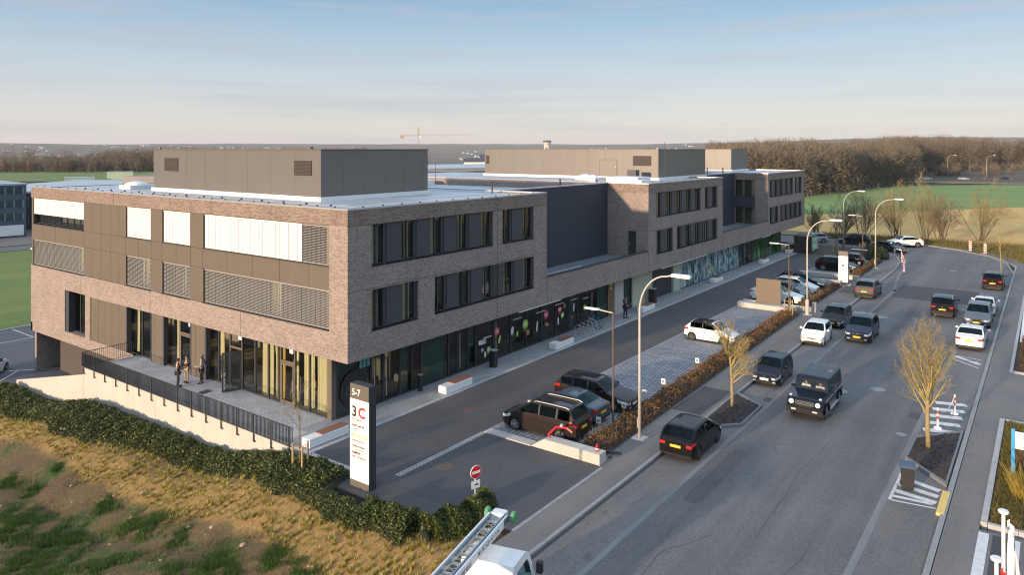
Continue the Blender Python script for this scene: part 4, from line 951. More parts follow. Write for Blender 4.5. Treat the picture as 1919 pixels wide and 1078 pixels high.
    for i in range(len(xs_)-1):
        um = (xs_[i]+xs_[i+1])/2
        for r in range(NR-1):
            for s in (1, -1):
                vs = [(L/2-p[0], p[1]*s, p[2]) for p in (rows[i][r], rows[i+1][r], rows[i+1][r+1], rows[i][r+1])]
                if s < 0: vs = vs[::-1]
                sd = 'L' if s > 0 else 'R'
                key = 'body'
                zr = rows[i][r][2]
                if r >= 8 and wx+.02 < um < t['rf']-.10 and (r >= 9): key = 'windscreen'
                elif r >= 9 and (t['rr']+.06 < um < tx-.03): key = 'rear_window'
                elif r == 6 and inw(um) and rows[i][8][2]-rows[i][5][2] > .12: key = 'win%d%s' % ([a <= um <= b for a, b in t['win']].index(True), sd)
                elif r == 6 and wx+.05 < um < tx-.05 and rows[i][8][2]-rows[i][5][2] > .12 and t['win'][0][0] < um < t['win'][-1][1]: key = 'pillar'
                elif r >= 8 and t['rf'] <= um <= t['rr'] and roof: key = 'roof'
                elif r in (7,) and roof and um > wx: key = 'roof'
                elif r == 1 and not boxy and (um < .18 or um > L-.2): key = 'trim'
                elif r in (0, 1): key = 'trim' if (kind in ('suv', 'crossover') or r == 0) else 'body'
                elif r == 4 and .04 < um < .62 and not boxy: key = 'head'+sd
                elif r == 4 and um > L-.36 and not deck: key = 'tail'+sd
                elif r in (4,) and um > L-.30 and deck: key = 'tail'+sd
                put(key, vs)
    # end caps
    def cap(i, front):
        rr_ = rows[i]; fr = [-1, -.66, -.40, .40, .66, 1]
        for r in range(NR-2):
            for a, b in zip(fr[:-1], fr[1:]):
                vs = [(L/2-rr_[r][0], rr_[r][1]*a, rr_[r][2]), (L/2-rr_[r][0], rr_[r][1]*b, rr_[r][2]), (L/2-rr_[r+1][0], rr_[r+1][1]*b, rr_[r+1][2]), (L/2-rr_[r+1][0], rr_[r+1][1]*a, rr_[r+1][2])]
                if not front: vs = vs[::-1]
                cm = (a+b)/2; key = 'body'
                if r in ((1, 2) if kind in ('suv', 'crossover', 'offroad') else (1,)): key = 'trim'
                if front:
                    if r == 4 and abs(cm) > .66: key = 'headL' if cm > 0 else 'headR'
                    elif r in (3, 4) and abs(cm) < .5: key = 'grille'
                else:
                    if r == 4 and abs(cm) > .6: key = 'tailL' if cm > 0 else 'tailR'
                if boxy and key[:4] in ('head', 'tail'): key = 'body'
                put(key, vs)
    cap(0, True); cap(len(xs_)-1, False)
    body = parts['body'].build('body', pm, root, ang=38)
    if 'roof' in parts: parts['roof'].build('roof', rm, root, ang=38)
    parts['trim'].build('bumper', M['cartrim'], root, ang=40)
    if 'grille' in parts: parts['grille'].build('grille', M['cartrim'], root)
    if 'pillar' in parts: parts['pillar'].build('pillar', M['black'], root, ang=40)
    gm = M['carglass']
    for kx in list(parts):
        if kx.startswith('win') and kx[3].isdigit(): parts[kx].build('side_window', gm, root, ang=60)
        elif kx == 'windscreen': parts[kx].build('windscreen', gm if not open_cab else M['glass'], root, ang=60)
        elif kx == 'rear_window': parts[kx].build('rear_window', gm, root, ang=60)
        elif kx.startswith('head'): parts[kx].build('headlight', M['lamp_clear'], root, ang=50)
        elif kx.startswith('tail'): parts[kx].build('taillight', M['lamp_red'], root, ang=50)
    X = lambda u: L/2-u
    # cabin
    it_ = MB(); it_.box(X(tx-.1), X(wx+.1), -W/2+.14, W/2-.14, zg+.1, wz-.32)
    it_.box(X(wx+.55), X(wx-.0), -W/2+.2, W/2-.2, zg+.1, wz-.1)
    for ux in (t['rf']+.35, t['rf']+1.25):
        for yy in (-.38, .38): it_.rbox(X(ux+.16), X(ux), yy-.25, yy+.25, zg+.2, min(H-.32, wz+.22), .06); it_.rbox(X(ux+.13), X(ux+.03), yy-.13, yy+.13, wz+.2, H-.2, .04)
    it_.build('seats', M['seat'], root)
    ub = MB(); ub.box(X(L-.25), X(.25), -W/2+.24, W/2-.24, zg-.02, wr*2+.05); ub.build('underbody', M['black'], root)
    # wheels
    for a in t['ax']:
        for s in (1, -1):
            ty = MB(); cy = s*(W/2-.115); wdt = .11
            ty.lathe([(wr*.62, -wdt), (wr*.9, -wdt), (wr, -wdt*.75), (wr, wdt*.75), (wr*.9, wdt), (wr*.62, wdt)], 22, (X(a), cy, wr), 'y')
            w = ty.build('wheel', M['tyre'], root, ang=35)
            ri = MB(); ri.lathe([(.001, s*(wdt-.045)), (wr*.63, s*(wdt-.045)), (wr*.63, s*(wdt-.04))], 20, (X(a), cy, wr), 'y')
            ri.build('brake_disc', M['black'], w)
            sp_ = MB(); ns = 5
            for q_ in range(ns):
                an = 2*math.pi*q_/ns
                b_ = MB().box(.03, wr*.66, -.022*(2 if boxy else 1.6), .022*(2 if boxy else 1.6), 0, .018)
                Mx = Matrix.Translation((X(a), cy+s*(wdt-.012), wr)) @ Matrix.Rotation(an, 4, 'Y') @ Matrix.Rotation(R(-90*s), 4, 'X')
                b_.xf(Mx); sp_.add(b_.v, b_.f)
            ro_ = wr*.68; nn = 22; vs = []
            for q_ in range(nn):
                c_, s_ = math.cos(6.2832*q_/nn), math.sin(6.2832*q_/nn)
                for rr2 in (ro_, ro_*.86): vs.append((X(a)+rr2*c_, cy+s*(wdt+.004), wr+rr2*s_))
            sp_.add(vs, [(2*q_, 2*((q_+1) % nn), 2*((q_+1) % nn)+1, 2*q_+1) for q_ in range(nn)])
            sp_.lathe([(.001, s*(wdt-.005)), (.07, s*(wdt-.005)), (.06, s*(wdt+.008)), (.001, s*(wdt+.008))], 10, (X(a), cy, wr), 'y')
            sp_.build('rim', M[rims], w)
    # mirrors, plates, handles
    for s in (1, -1):
        u = t['win'][0][0]+.03; mz = wz+.03
        mm = MB(); mm.rbox(X(u+.09), X(u-.09), (W/2+.02) if s > 0 else -(W/2+.2), (W/2+.2) if s > 0 else -(W/2+.02), mz-.03, mz+.10, .03)
        mm.box(X(u+.03), X(u-.03), min(s*(W/2-.06), s*(W/2+.03)), max(s*(W/2-.06), s*(W/2+.03)), mz-.02, mz+.02)
        mm.build('mirror', pm if kind not in ('mpv',) else M['cartrim'], root)
        for a, b in t['win'][:2]:
            if b-a > .7: MB().box(X(b-.06), X(b-.26), min(s*(W/2-.02), s*(W/2+.012)), max(s*(W/2-.02), s*(W/2+.012)), wz-.2, wz-.17).build('door_handle', pm if paint != 'white' else M['galv'], root)
        # door shut lines
        ln = MB()
        for a, b in t['win'][:2]:
            ln.box(X(b+.045), X(b+.035), min(s*(W/2-.05), s*(W/2+.0015)), max(s*(W/2-.05), s*(W/2+.0015)), zg+.14, wz-.06)
        ln.build('door_gap', M['black'], root)
    pz = .5 if kind not in ('offroad',) else .62
    MB().box(X(0)+.004, X(0)+.03, -.26, .26, pz-.09, pz+.04).build('number_plate', M[plate], root)
    pr = .62 if not boxy else .70
    if kind in ('hatch', 'mpv', 'suv', 'wagon', 'sedan', 'coupe', 'crossover'): pr = .72 if kind != 'coupe' else .66
    MB().box(X(L)-.03, X(L)-.004, -.26, .26, pr-.06, pr+.06).build('number_plate', M[plate], root)
    if not boxy:
        MB().box(X(0)+.003, X(0)+.02, -.42, .42, nz-.10, nz-.075).build('grille_bar', M['chrome'], root)
        MB().lathe([(.001, 0), (.05, 0), (.05, .012), (.001, .012)], 12, (X(0)+.006, 0, nz-.06), 'x').build('badge', M['chrome'], root)
        MB().lathe([(.001, -.012), (.045, -.012), (.045, .0), (.001, 0)], 12, (X(L)-.004, 0, tz-.2), 'x').build('badge', M['chrome'], root)
        wp = MB(); wp.tube([(X(wx+.02), .05, wz+.03), (X(wx+.16), -.5, wz+.10)], .012, 5); wp.tube([(X(wx+.02), -.35, wz+.03), (X(wx+.14), .25, wz+.10)], .012, 5); wp.build('wiper', M['black'], root)
        for s in (1, -1): MB().box(X(.02), X(-.008), min(s*.5, s*.68), max(s*.5, s*.68), .30, .37).build('fog_lamp', M['lamp_clear'], root)
        MB().tube([(X(t['rr']-.15), 0, H), (X(t['rr']+.0), 0, H+.12)], .01, 5).build('aerial', M['black'], root)
    if rails:
        for s in (1, -1):
            yy = W/2-.05-inset-.02; pts = [(X(t['rf']+.1), s*yy, H-.01), (X(t['rf']+.25), s*(yy), H+.035), (X((t['rf']+t['rr'])/2), s*yy, H+.045), (X(t['rr']-.2), s*yy, H+.03), (X(t['rr']-.02), s*yy, H-.02)]
            MB().tube(pts, .02, 6).build('roof_rail', M[rails], root)
    if boxy:
        for s in (1, -1):
            MB().lathe([(.001, 0), (.125, 0), (.125, .05), (.001, .06)], 18, (X(0), s*.68, .93), 'x').build('headlight', mat('lit_ring', (.8, .8, .78), .2, emit=((1, .93, .8), .35)), root)
            MB().lathe([(.001, .05), (.075, .05), (.07, .066), (.001, .066)], 14, (X(0), s*.68, .93), 'x').build('lamp_core', M['galv'], root)
            MB().rbox(X(.34), X(.16), s*.76-.07, s*.76+.07, 1.17, 1.24, .03).build('indicator', M['lamp_clear'], root)
            for a in t['ax']:
                fl = MB(); n = 10; pts = [(X(a)-(ar+.03)*math.cos(math.pi*q_/n), 0, wr+(ar+.03)*math.sin(math.pi*q_/n)) for q_ in range(n+1)]
                for p, q_ in zip(pts[:-1], pts[1:]):
                    y0, y1 = s*(W/2-.03), s*(W/2+.07)
                    fl.add([(p[0], y0, p[2]), (q_[0], y0, q_[2]), (q_[0], y1, q_[2]), (p[0], y1, p[2]), (p[0], y0, p[2]+.05), (q_[0], y0, q_[2]+.05), (q_[0], y1, q_[2]+.05), (p[0], y1, p[2]+.05)], [(0, 1, 2, 3), (4, 5, 6, 7), (3, 2, 6, 7), (0, 1, 5, 4)])
                fl.build('wheel_arch', pm, root)
            MB().box(X(t['ax'][1]-.5), X(t['ax'][0]+.5), min(s*(W/2-.02), s*(W/2+.12)), max(s*(W/2-.02), s*(W/2+.12)), .42, .46).build('running_board', M['galv'], root)
            MB().box(X(L-.1), X(.5), min(s*(W/2-.0), s*(W/2+.02)), max(s*(W/2), s*(W/2+.02)), .98, 1.02).build('side_moulding', M['galv'], root)
        g_ = MB()
        for z_ in (.82, .90, .98): g_.box(X(0), X(0)+.035, -.48, .48, z_, z_+.045)
        g_.build('grille', M['chrome'], root)
        bd = MB(); bd.lathe([(.001, 0), (.1, 0), (.1, .01), (.001, .01)], 16, (X(0)+.036, 0, .92), 'x'); bd.build('badge', M['black'], root)
        sr = MB()
        for q_ in range(3):
            an = R(90+120*q_); sr.tube([(X(0)+.052, 0, .92), (X(0)+.052, .085*math.cos(an), .92+.085*math.sin(an))], .008, 4)
        sr.tube([(X(0)+.052, .09*math.cos(R(q_*30)), .92+.09*math.sin(R(q_*30))) for q_ in range(13)], .008, 4); sr.build('emblem', M['chrome'], root)
        MB().box(X(0)-.06, X(0)+.09, -W/2, W/2, .40, .66).build('bumper', M['cartrim'], root)
        for s in (1, -1): MB().box(X(0)+.09, X(0)+.11, s*.55-.12, s*.55+.12, .52, .60).build('fog_lamp', M['lamp_clear'], root)
        sp_ = MB(); sp_.lathe([(.001, -.0), (.36, -.0), (.39, -.06), (.39, -.2), (.33, -.23), (.001, -.23)], 24, (X(L), 0, 1.05), 'x'); sp_.build('spare_wheel_cover', pm, root, ang=30)
        MB().tube([(X(1.9), .5, H), (X(2.0), .5, H+.18)], .008, 5).build('aerial', M['black'], root)
        MB().tube([(X(wx+.02), .1, wz+.03), (X(wx+.12), -.55, wz+.12)], .012, 5).build('wiper', M['black'], root)
    return root

G_LOT = 'cars parked in the bays in front of the building'; G_KERB = 'cars parked along the kerb'; G_FAR = 'cars far beyond the bend'
make_car('mpv', 'brown', 'brown people carrier with silver roof rails parked beside the red barrier arm', 5.85, -8.45, 91.5, rails='galv', group=G_LOT, z=0)
make_car('coupe', 'greyblue', 'grey blue two door coupe parked between the brown people carrier and the plum estate', 8.35, -8.2, 91, group=G_LOT, z=0)
make_car('wagon', 'plum', 'dark plum estate car parked nose to the brown hedge, third from the red barrier arm', 11.0, -8.5, -88, plate='plate_w', group=G_LOT, z=0)
make_car('small', 'white', 'small white car with a black roof parked alone on the pavers', 28.0, -8.75, -90, roof='black', rims='rim_dark', plate='plate_w', group=G_LOT, z=0)
make_car('sedan', 'white', 'white saloon parked behind the brown panel, nose to the hedge', 45.6, -8.35, -90, group=G_LOT, z=0)
make_car('hatch', 'greyblue', 'blue grey hatchback parked between the white saloon and the white hatchback', 48.7, -8.35, -90, group=G_LOT, z=0)
make_car('hatch', 'white', 'white hatchback parked between the blue grey hatchback and the black estate', 51.5, -8.5, -90, group=G_LOT, z=0)
make_car('wagon', 'black', 'black estate with a pale bonnet sheen, last of four beside the second entrance', 54.6, -8.3, -90, group=G_LOT, z=0)
make_car('suv', 'black', 'black off road wagon parked behind the slim white entrance totem', 67.5, -8.8, -88, rails='galv', group=G_LOT, z=0)
make_car('wagon', 'night', 'dark blue estate parked just beyond the black wagon near the evergreen shrubs', 73.2, -8.4, 92, rails='galv', group=G_LOT, z=0)
make_car('hatch', 'black', 'black hatchback parked at the kerb by the first tree bed, seen from behind', 8.6, -15.2, 1.5, rims='rim_dark', group=G_KERB)
make_car('small', 'night', 'small black hatchback parked facing us beside the tree with its white plate showing', 21.7, -15.15, 181.5, plate='plate_w', group=G_KERB)
make_car('offroad', 'night', 'boxy black off-roader driving towards us with round lit headlamps and two people inside', 17.75, -18.7, 180, open_cab=True, name='moving_car')
make_car('small', 'white', 'small white hatchback parked facing us at the left kerb', 33.0, -15.0, 183, plate='plate_w', group=G_KERB)
make_car('hatch', 'black', 'black hatchback parked facing us directly behind the small white hatchback', 39.7, -14.95, 181, group=G_KERB)
make_car('suv', 'blue', 'dark blue compact crossover driving towards us with bright headlamps', 36.2, -17.6, 181, rails='chrome', name='moving_car')
make_car('suv', 'grey', 'grey brown compact off-roader parked at the left kerb, seen from behind', 54.1, -14.75, 0, rails='galv', group=G_KERB)
make_car('suv', 'black', 'black crossover driving away from us with glowing red tail lamps', 49.5, -21.75, 1.5, rails='galv', name='moving_car')
make_car('coupe', 'white', 'white coupe parked at the right kerb, furthest of the three in a row', 52.3, -24.6, 0, group=G_KERB)
make_car('suv', 'steel', 'steel grey off-roader at the right kerb facing us between two white cars', 46.9, -24.5, 180, rails='galv', group=G_KERB)
make_car('sedan', 'white', 'white saloon parked at the right kerb with an orange plate, nearest of three', 38.9, -24.6, 0, group=G_KERB)
make_car('suv', 'red', 'dark maroon car seen from behind, alone near the end of the right kerb', 66.7, -24.5, 0, group=G_KERB)
make_car('crossover', 'white', 'white sloping roof crossover crossing the road bend, seen from its side', 96.9, -11.8, 122, name='moving_car')
make_car('sedan', 'night', 'dark blue saloon turning round the inside of the bend beyond the evergreen shrubs', 89.8, -10.9, -118, name='moving_car')
make_car('hatch', 'silver', 'silver car half hidden behind the dark cabinet shed at the far end', 94.5, .6, 120, group='cars behind the mesh fence')
make_car('suv', 'black', 'black car behind the mesh fence with its light window strip', 95.5, -5.2, 95, group='cars behind the mesh fence')
for i, (x, y, p, lb) in enumerate(((366, 17.5, 'white', 'white car on the far road, left of the lamp posts'), (374, 3.5, 'silver', 'silver car on the far road behind the roadside bushes'), (379, -6.3, 'grey', 'grey car on the far road beside a lamp post'), (382, -12.5, 'blue', 'blue car on the far road between two lamp posts'), (386, -23.5, 'steel', 'blue grey car at the right edge of the far road'))):
    make_car('sedan', p, lb, x, y, -78, group=G_FAR, z=.05, name='distant_car')
make_car('hatch', 'white', 'white car in the lower car park, cut by the left edge', -2.75, 40.9, 45, z=LOW+.03)
make_car('small', 'white', 'white car in the yard beside the lamp far left of the brick corner', 31.2, 118.5, 150, z=LOW+.05, name='distant_car')

# ------------------------------------------------------------------ vegetation
def bare_tree(seed, h, trunk_h, r0, spread, levels=4, nb=(9, 5, 4, 3), up=.5, first=.0, lean=0., minr=.006, ratio=.62, lenr=(.55, .5, .5, .5)):
    """returns (trunk mesh builder, crown mesh builder): tapered trunk, limbs and twigs"""
    rr = random.Random(seed); tr, cw, tg = MB(), MB(), MB()
    def branch(p, d, L, r, lev):
        n = 5 if lev == 0 else (4 if lev < 3 else 3); path = [p]; rad = [r]; q_ = p.copy(); dd = d.copy()
        for i in range(n):
            dd = (dd+Vector((rr.uniform(-1, 1), rr.uniform(-1, 1), rr.uniform(-.5, .9)))*(.05 if lev == 0 else .16)+Vector((0, 0, up*.10))).normalized()
            q_ = q_+dd*L/n; path.append(q_.copy()); rad.append(max(minr, r*(1-(i+1)/n*(.75 if lev else .6))))
        (tr if lev == 0 else (cw if lev < 3 else tg)).tube(path, rad, 8 if lev == 0 else (5 if lev == 1 else 3), caps=lev < 2)
        if lev < levels:
            k_ = nb[min(lev, len(nb)-1)]
            for b in range(k_):
                t = (first if lev == 0 else .25)+(1-(first if lev == 0 else .25))*((b+rr.random()*.8)/k_); t = min(t, .98)
                f = t*n; i = min(int(f), n-1); pp = path[i].lerp(path[i+1], f-i); rb = rad[i]+(rad[i+1]-rad[i])*(f-i)
                ax_ = (path[i+1]-path[i]).normalized(); az = rr.uniform(0, 6.283)+b*2.4
                o_ = ax_.orthogonal().normalized(); o_.rotate(Matrix.Rotation(az, 3, ax_))
                nd = (ax_*(.55+.35*t)+o_*spread*rr.uniform(.7, 1.2)+Vector((0, 0, up*.5))).normalized()
                lr = lenr[min(lev, len(lenr)-1)]
                branch(pp, nd, L*lr*rr.uniform(.7, 1.15)*(1.15-.55*t if lev == 0 else 1-.35*t), max(minr, rb*ratio), lev+1)
    branch(Vector((0, 0, 0)), Vector((lean, 0, 1)).normalized(), h, r0, 0)
    return tr, cw, tg
M['bark_y'] = mat('lichen_bark', (.30, .235, .115), .9, noise=(5., .3))
M['twig_y'] = mat('yellow_twigs', (.40, .31, .095), .9, noise=(3., .35))
M['twig_o'] = mat('fine_brown_twigs', (.33, .255, .12), .9, noise=(2.5, .35))
M['bark_g'] = mat('grey_bark', (.14, .115, .085), .9, noise=(6., .3))
M['twig_g'] = mat('grey_twigs', (.21, .16, .10), .9, noise=(2., .3))
M['twig_green'] = mat('olive_twigs', (.30, .25, .12), .9, noise=(2., .3))
def place_tree(name, label, loc, mbs, mt, mc, cat='tree', group=None, rz=0., sc=1.):
    t = thing(name, label, cat, loc, rz, group); t.scale = (sc, sc, sc)
    mbs[0].build('trunk', mt, t, smooth=True); mbs[1].build('crown', mc, t, smooth=True)
    if mbs[2].v: mbs[2].build('twigs', M['twig_o'], t)
    return t
place_tree('bare_tree', 'bare yellow twigged street tree in the left bark chip bed beside the black hatchback', (14.5, -15.1, .08), bare_tree(3, 4.0, 1.7, .10, 1.15, 4, (20, 8, 5, 3), .7, .34, minr=.0045, ratio=.5, lenr=(.47, .54, .5, .5)), M['bark_y'], M['twig_y'])
place_tree('bare_tree', 'tall bare yellow street tree in the right bark chip bed above the wheelie bin', (14.85, -24.6, .08), bare_tree(8, 4.75, 1.8, .12, 1.0, 4, (28, 8, 5, 3), .75, .30, minr=.0045, ratio=.5, lenr=(.50, .54, .5, .5)), M['bark_y'], M['twig_y'])
place_tree('bare_tree', 'slim young bare tree on the carriageway edge beyond the dark maroon car', (72.5, -24.9, 0), bare_tree(5, 6.4, 2, .06, .3, 2, (10, 4), .9, .4, lenr=(.22, .4)), M['bark_y'], M['twig_y'])
def staked(label, loc, seed, h=4.2):
    t = place_tree('sapling', label, loc, bare_tree(seed, h, 1.8, .035, .8, 3, (9, 4, 3), .4, .45, lenr=(.28, .45, .5)), M['bark_g'], M['twig_g'], 'young tree')
    for a in range(3):
        x, y = .38*math.cos(a*2.1), .38*math.sin(a*2.1); MB().lathe([(.045, -.5), (.045, 1.55), (.03, 1.58)], 8, (x, y, 0)).build('stake', M['timber'], t)
    mb = MB(); mb.tube([(.38*math.cos(a*2.1), .38*math.sin(a*2.1), 1.4) for a in (0, 1, 2, 0)], .015, 5); mb.build('tie', M['timber'], t)
staked('young bare tree held by three pale stakes in the laurel hedge by the totem', (-4.7, -2.3, base_h(-2.3)+.2), 21, 4.6)
staked('thin bare sapling by the brown hedge beside the second entrance', (39.2, -11.25, 0), 31, 3.4)
staked('young bare tree with yellow stake beside the dark cabinet shed fence', (83.5, -5.2, 0), 41, 4.6)
staked('second young bare tree in the mulch verge, nearer the bend', (83.6, -8.6, 0), 47, 4.8)

def leaves_in(n, gen, size, seed, aspect=.45, tilt=1.0):
    """n leaf quads with centres from gen(rng) -> numpy arrays"""
    rg = np.random.RandomState(seed); c = gen(rg, n); n = len(c)
    d = rg.normal(size=(n, 3)); d[:, 2] = d[:, 2]*.7+.3; d /= np.linalg.norm(d, axis=1)[:, None]
    e = np.cross(d, rg.normal(size=(n, 3))); e /= np.linalg.norm(e, axis=1)[:, None]
    s = (size*rg.uniform(.6, 1.35, n))[:, None]
    v = np.stack([c-d*s*.5, c+e*s*aspect*.5, c+d*s*.5, c-e*s*aspect*.5], 1).reshape(-1, 3)
    return v, np.arange(n*4).reshape(-1, 4)
M['laurel'] = leaf_mat('laurel_leaf', [(.026, .040, .011), (.048, .068, .016), (.080, .098, .024), (.135, .135, .042)], 1.6, .45)
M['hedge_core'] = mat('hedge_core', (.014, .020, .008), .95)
# laurel hedge following the terrace wall and curving round the totem
def hedge_band(y):
    """inner and outer x of the laurel hedge"""
    o = -5.85+1.0*sm(-3, 3, y)-.6*sm(9, 12, y)-1.25*sm(13, 15.5, y)+.9*sm(18, 24, y)+.16*math.sin(y*1.3)+.08*math.sin(y*3.7)
    return -3.35, o
hg = thing('laurel_hedge', 'long dark green laurel hedge between the terrace wall and the straw coloured bank', 'hedge')
sec = []
def lau(rg, n):
    y = rg.uniform(-9.6, 33, n*2); u = rg.rand(n*2); out = []
    for yy, uu in zip(y, u):
        a, b = hedge_band(yy)
        if -7.2 < yy < -4.4: a = -5.0
        if yy <= -7.2: a = -4.75+.35*sm(-7, -10, yy)
        x = a+(b-a)*uu
        hh = (.88+.07*math.sin(x*3+yy*2.2)+.06*math.sin(yy*5.1-x*4))*math.sqrt(max(0.03, 1-abs(2*uu-1)**3.2))
        hh *= 1.05 if yy < -7.2 else (.62 if yy < -4.4 else 1)
        z = base_h(yy)-.25*max(0, bank_edge(yy)-x)
        t = rg.rand(); t = 1-(t*t)*.8
        out.append((x+rg.normal()*.05, yy, z+hh*t+rg.normal()*.04))
        if len(out) >= n: break
    return np.array(out)
v, f = leaves_in(95000, lau, .125, 5, .55); fast_mesh('foliage', v, f, M['laurel'], hg)
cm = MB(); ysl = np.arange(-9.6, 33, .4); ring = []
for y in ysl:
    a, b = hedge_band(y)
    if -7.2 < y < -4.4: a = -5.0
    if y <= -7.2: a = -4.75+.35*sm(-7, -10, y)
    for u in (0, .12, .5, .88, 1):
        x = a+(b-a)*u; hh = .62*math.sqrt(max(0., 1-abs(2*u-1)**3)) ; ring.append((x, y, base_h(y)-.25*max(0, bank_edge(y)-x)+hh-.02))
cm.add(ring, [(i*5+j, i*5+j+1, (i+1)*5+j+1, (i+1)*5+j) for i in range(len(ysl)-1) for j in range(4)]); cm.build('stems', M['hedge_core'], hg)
h2 = thing('laurel_hedge', 'short end of laurel hedge around the no entry sign at the pavement', 'hedge')
def lau2(rg, n):
    t = rg.rand(n); w = rg.uniform(-1, 1, n); x = -4.9+3.0*t; y = -10.1-.75*np.sin(t*2.2)+w*.75*(1-.2*t)
    hh = .95*np.sqrt(np.maximum(.04, 1-np.abs(w)**3))*(.9+.2*np.sin(x*6)); return np.stack([x, y, -.45+hh*(1-.8*rg.rand(n)**2)], 1)
v, f = leaves_in(14000, lau2, .125, 9, .55); fast_mesh('foliage', v, f, M['laurel'], h2)
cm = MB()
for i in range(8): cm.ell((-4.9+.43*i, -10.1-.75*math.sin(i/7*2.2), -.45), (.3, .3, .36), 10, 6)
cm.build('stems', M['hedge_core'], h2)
# brown winter hedge along the parking bays
M['beech'] = leaf_mat('winter_beech_leaf', [(.085, .040, .018), (.15, .072, .026), (.21, .105, .038), (.26, .155, .06)], 1.2, .7)
def brown_hedge(label, x0, x1, y0, y1, seed, hgt=.55, n=None, slope=0.):
    t = thing('brown_hedge', label, 'hedge')
    def gen(rg, m):
        x = rg.uniform(x0, x1, m); u = rg.rand(m); y = y0+(y1-y0)*u+slope*(x-x0); h_ = hgt*(.75+.25*np.sin(x*2.3)+.18*np.sin(x*5.7+1)+.12*np.sin(y*7))*np.sqrt(np.maximum(.05, 1-np.abs(2*u-1)**4))
        return np.stack([x, y, h_*(1-.9*rg.rand(m)**2)], 1)
    v, f = leaves_in(n or int((x1-x0)*330), gen, .12, seed, .55); fast_mesh('foliage', v, f, M['beech'], t)
    tw = MB(); rr = random.Random(seed)
    for i in range(int((x1-x0)*16)):
        x = rr.uniform(x0, x1); y = rr.uniform(min(y0, y1), max(y0, y1))+slope*(x-x0); h_ = hgt*rr.uniform(.8, 1.5)
        tw.tube([(x, y, 0), (x+rr.uniform(-.1, .1), y+rr.uniform(-.1, .1), h_*.6), (x+rr.uniform(-.2, .2), y+rr.uniform(-.2, .2), h_)], [.008, .006, .003], 3, False)
    tw.build('twigs', M['twig_g'], t)
    so = MB(); so.add([(x0-.05, y0+.1, .016), (x1, y0+.1+slope*(x1-x0), .016), (x1, y1-.1+slope*(x1-x0), .016), (x0-.05, y1-.1, .016)], [(0, 1, 2, 3)]); so.build('soil', M['chips'], t); return t
brown_hedge('long brown leafed hedge strip from the near barrier block to the brown panel', 4.75, 41.0, -10.95, -12.35, 1, slope=.021)
brown_hedge('brown leafed hedge strip in front of the row of four cars', 43.5, 57.0, -10.75, -11.6, 2)
brown_hedge('brown leafed hedge strip near the evergreen shrubs at the bend', 64.8, 78.5, -10.85, -11.9, 3)
brown_hedge('brown hedge in the kerbed bed at the right edge beyond the side drive', 32.2, 41.8, -27.6, -29.4, 4, .9, 3600)
# evergreen clump at the bend
M['ever'] = leaf_mat('evergreen_leaf', [(.020, .034, .014), (.035, .055, .02), (.05, .07, .025)], 1.0, .6)
def clump(label, x, y, rx, ry, h, n, seed, m, name='evergreen_shrub', size=.2, cat='shrub'):
    t = thing(name, label, cat, (x, y, 0))
    def gen(rg, k_):
        d = rg.normal(size=(k_, 3)); d /= np.linalg.norm(d, axis=1)[:, None]; d[:, 2] = np.abs(d[:, 2]); r_ = .72+.3*rg.rand(k_)
        b = 1+.12*np.sin(d[:, 0]*7+seed)+.1*np.sin(d[:, 1]*9)
        return d*np.array([rx, ry, h])*(r_*b)[:, None]
    v, f = leaves_in(n, gen, size, seed, .55); fast_mesh('foliage', v, f, m, t)
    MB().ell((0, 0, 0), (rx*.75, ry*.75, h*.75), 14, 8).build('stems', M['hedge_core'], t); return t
clump('rounded dark evergreen shrub clump by the pavement before the bend', 81.0, -10.6, 2.6, 1.7, 1.55, 5000, 3, M['ever'])
clump('lower evergreen shrub behind the rounded clump by the mesh fence', 85.0, -9.3, 2.0, 1.3, 1.2, 2600, 4, M['ever'])
# yellow green dogwood and rough grass on the right verge
M['dogwood'] = mat('yellow_stems', (.36, .27, .05), .8, noise=(4., .35))
M['drystem'] = mat('dry_stems', (.20, .12, .06), .9, noise=(4., .35))
def stems(name, label, x, y, r, h, n, seed, m, cat='shrub'):
    rr = random.Random(seed); t = thing(name, label, cat, (x, y, 0)); mb = MB()
    for i in range(n):
        a = rr.uniform(0, 6.283); q_ = rr.random()**.6*r; b = rr.uniform(0, 6.283); L = h*rr.uniform(.55, 1.1); s = rr.uniform(.15, .55)
        p = Vector((.55*q_*math.cos(a), .55*q_*math.sin(a), 0)); e = p+Vector((math.cos(a)*s*L+.1*math.cos(b), math.sin(a)*s*L+.1*math.sin(b), L))
        mid = (p+e)/2+Vector((0, 0, .1*L)); mb.tube([p, mid, e], [.012, .009, .004], 3, False)
        for j in range(2):
            e2 = mid.lerp(e, rr.random())+Vector((rr.uniform(-.3, .3), rr.uniform(-.3, .3), rr.uniform(.1, .4)))*L*.5; mb.tube([mid, e2], [.006, .003], 3, False)
    mb.build('stems', m, t); return t
stems('yellow_shrub', 'yellow stemmed shrub at the foot of the blue post, right edge', 11.6, -28.6, 1.0, 1.1, 260, 1, M['dogwood'])
stems('yellow_shrub', 'yellow stemmed shrub beyond the kerb corner behind the flagpoles', 9.6, -29.4, .9, 1.0, 200, 2, M['dogwood'])
stems('dry_shrub', 'dry brown shrub behind the white sign panel at the right edge', 14.2, -28.9, 1.1, 1.2, 260, 3, M['drystem'])
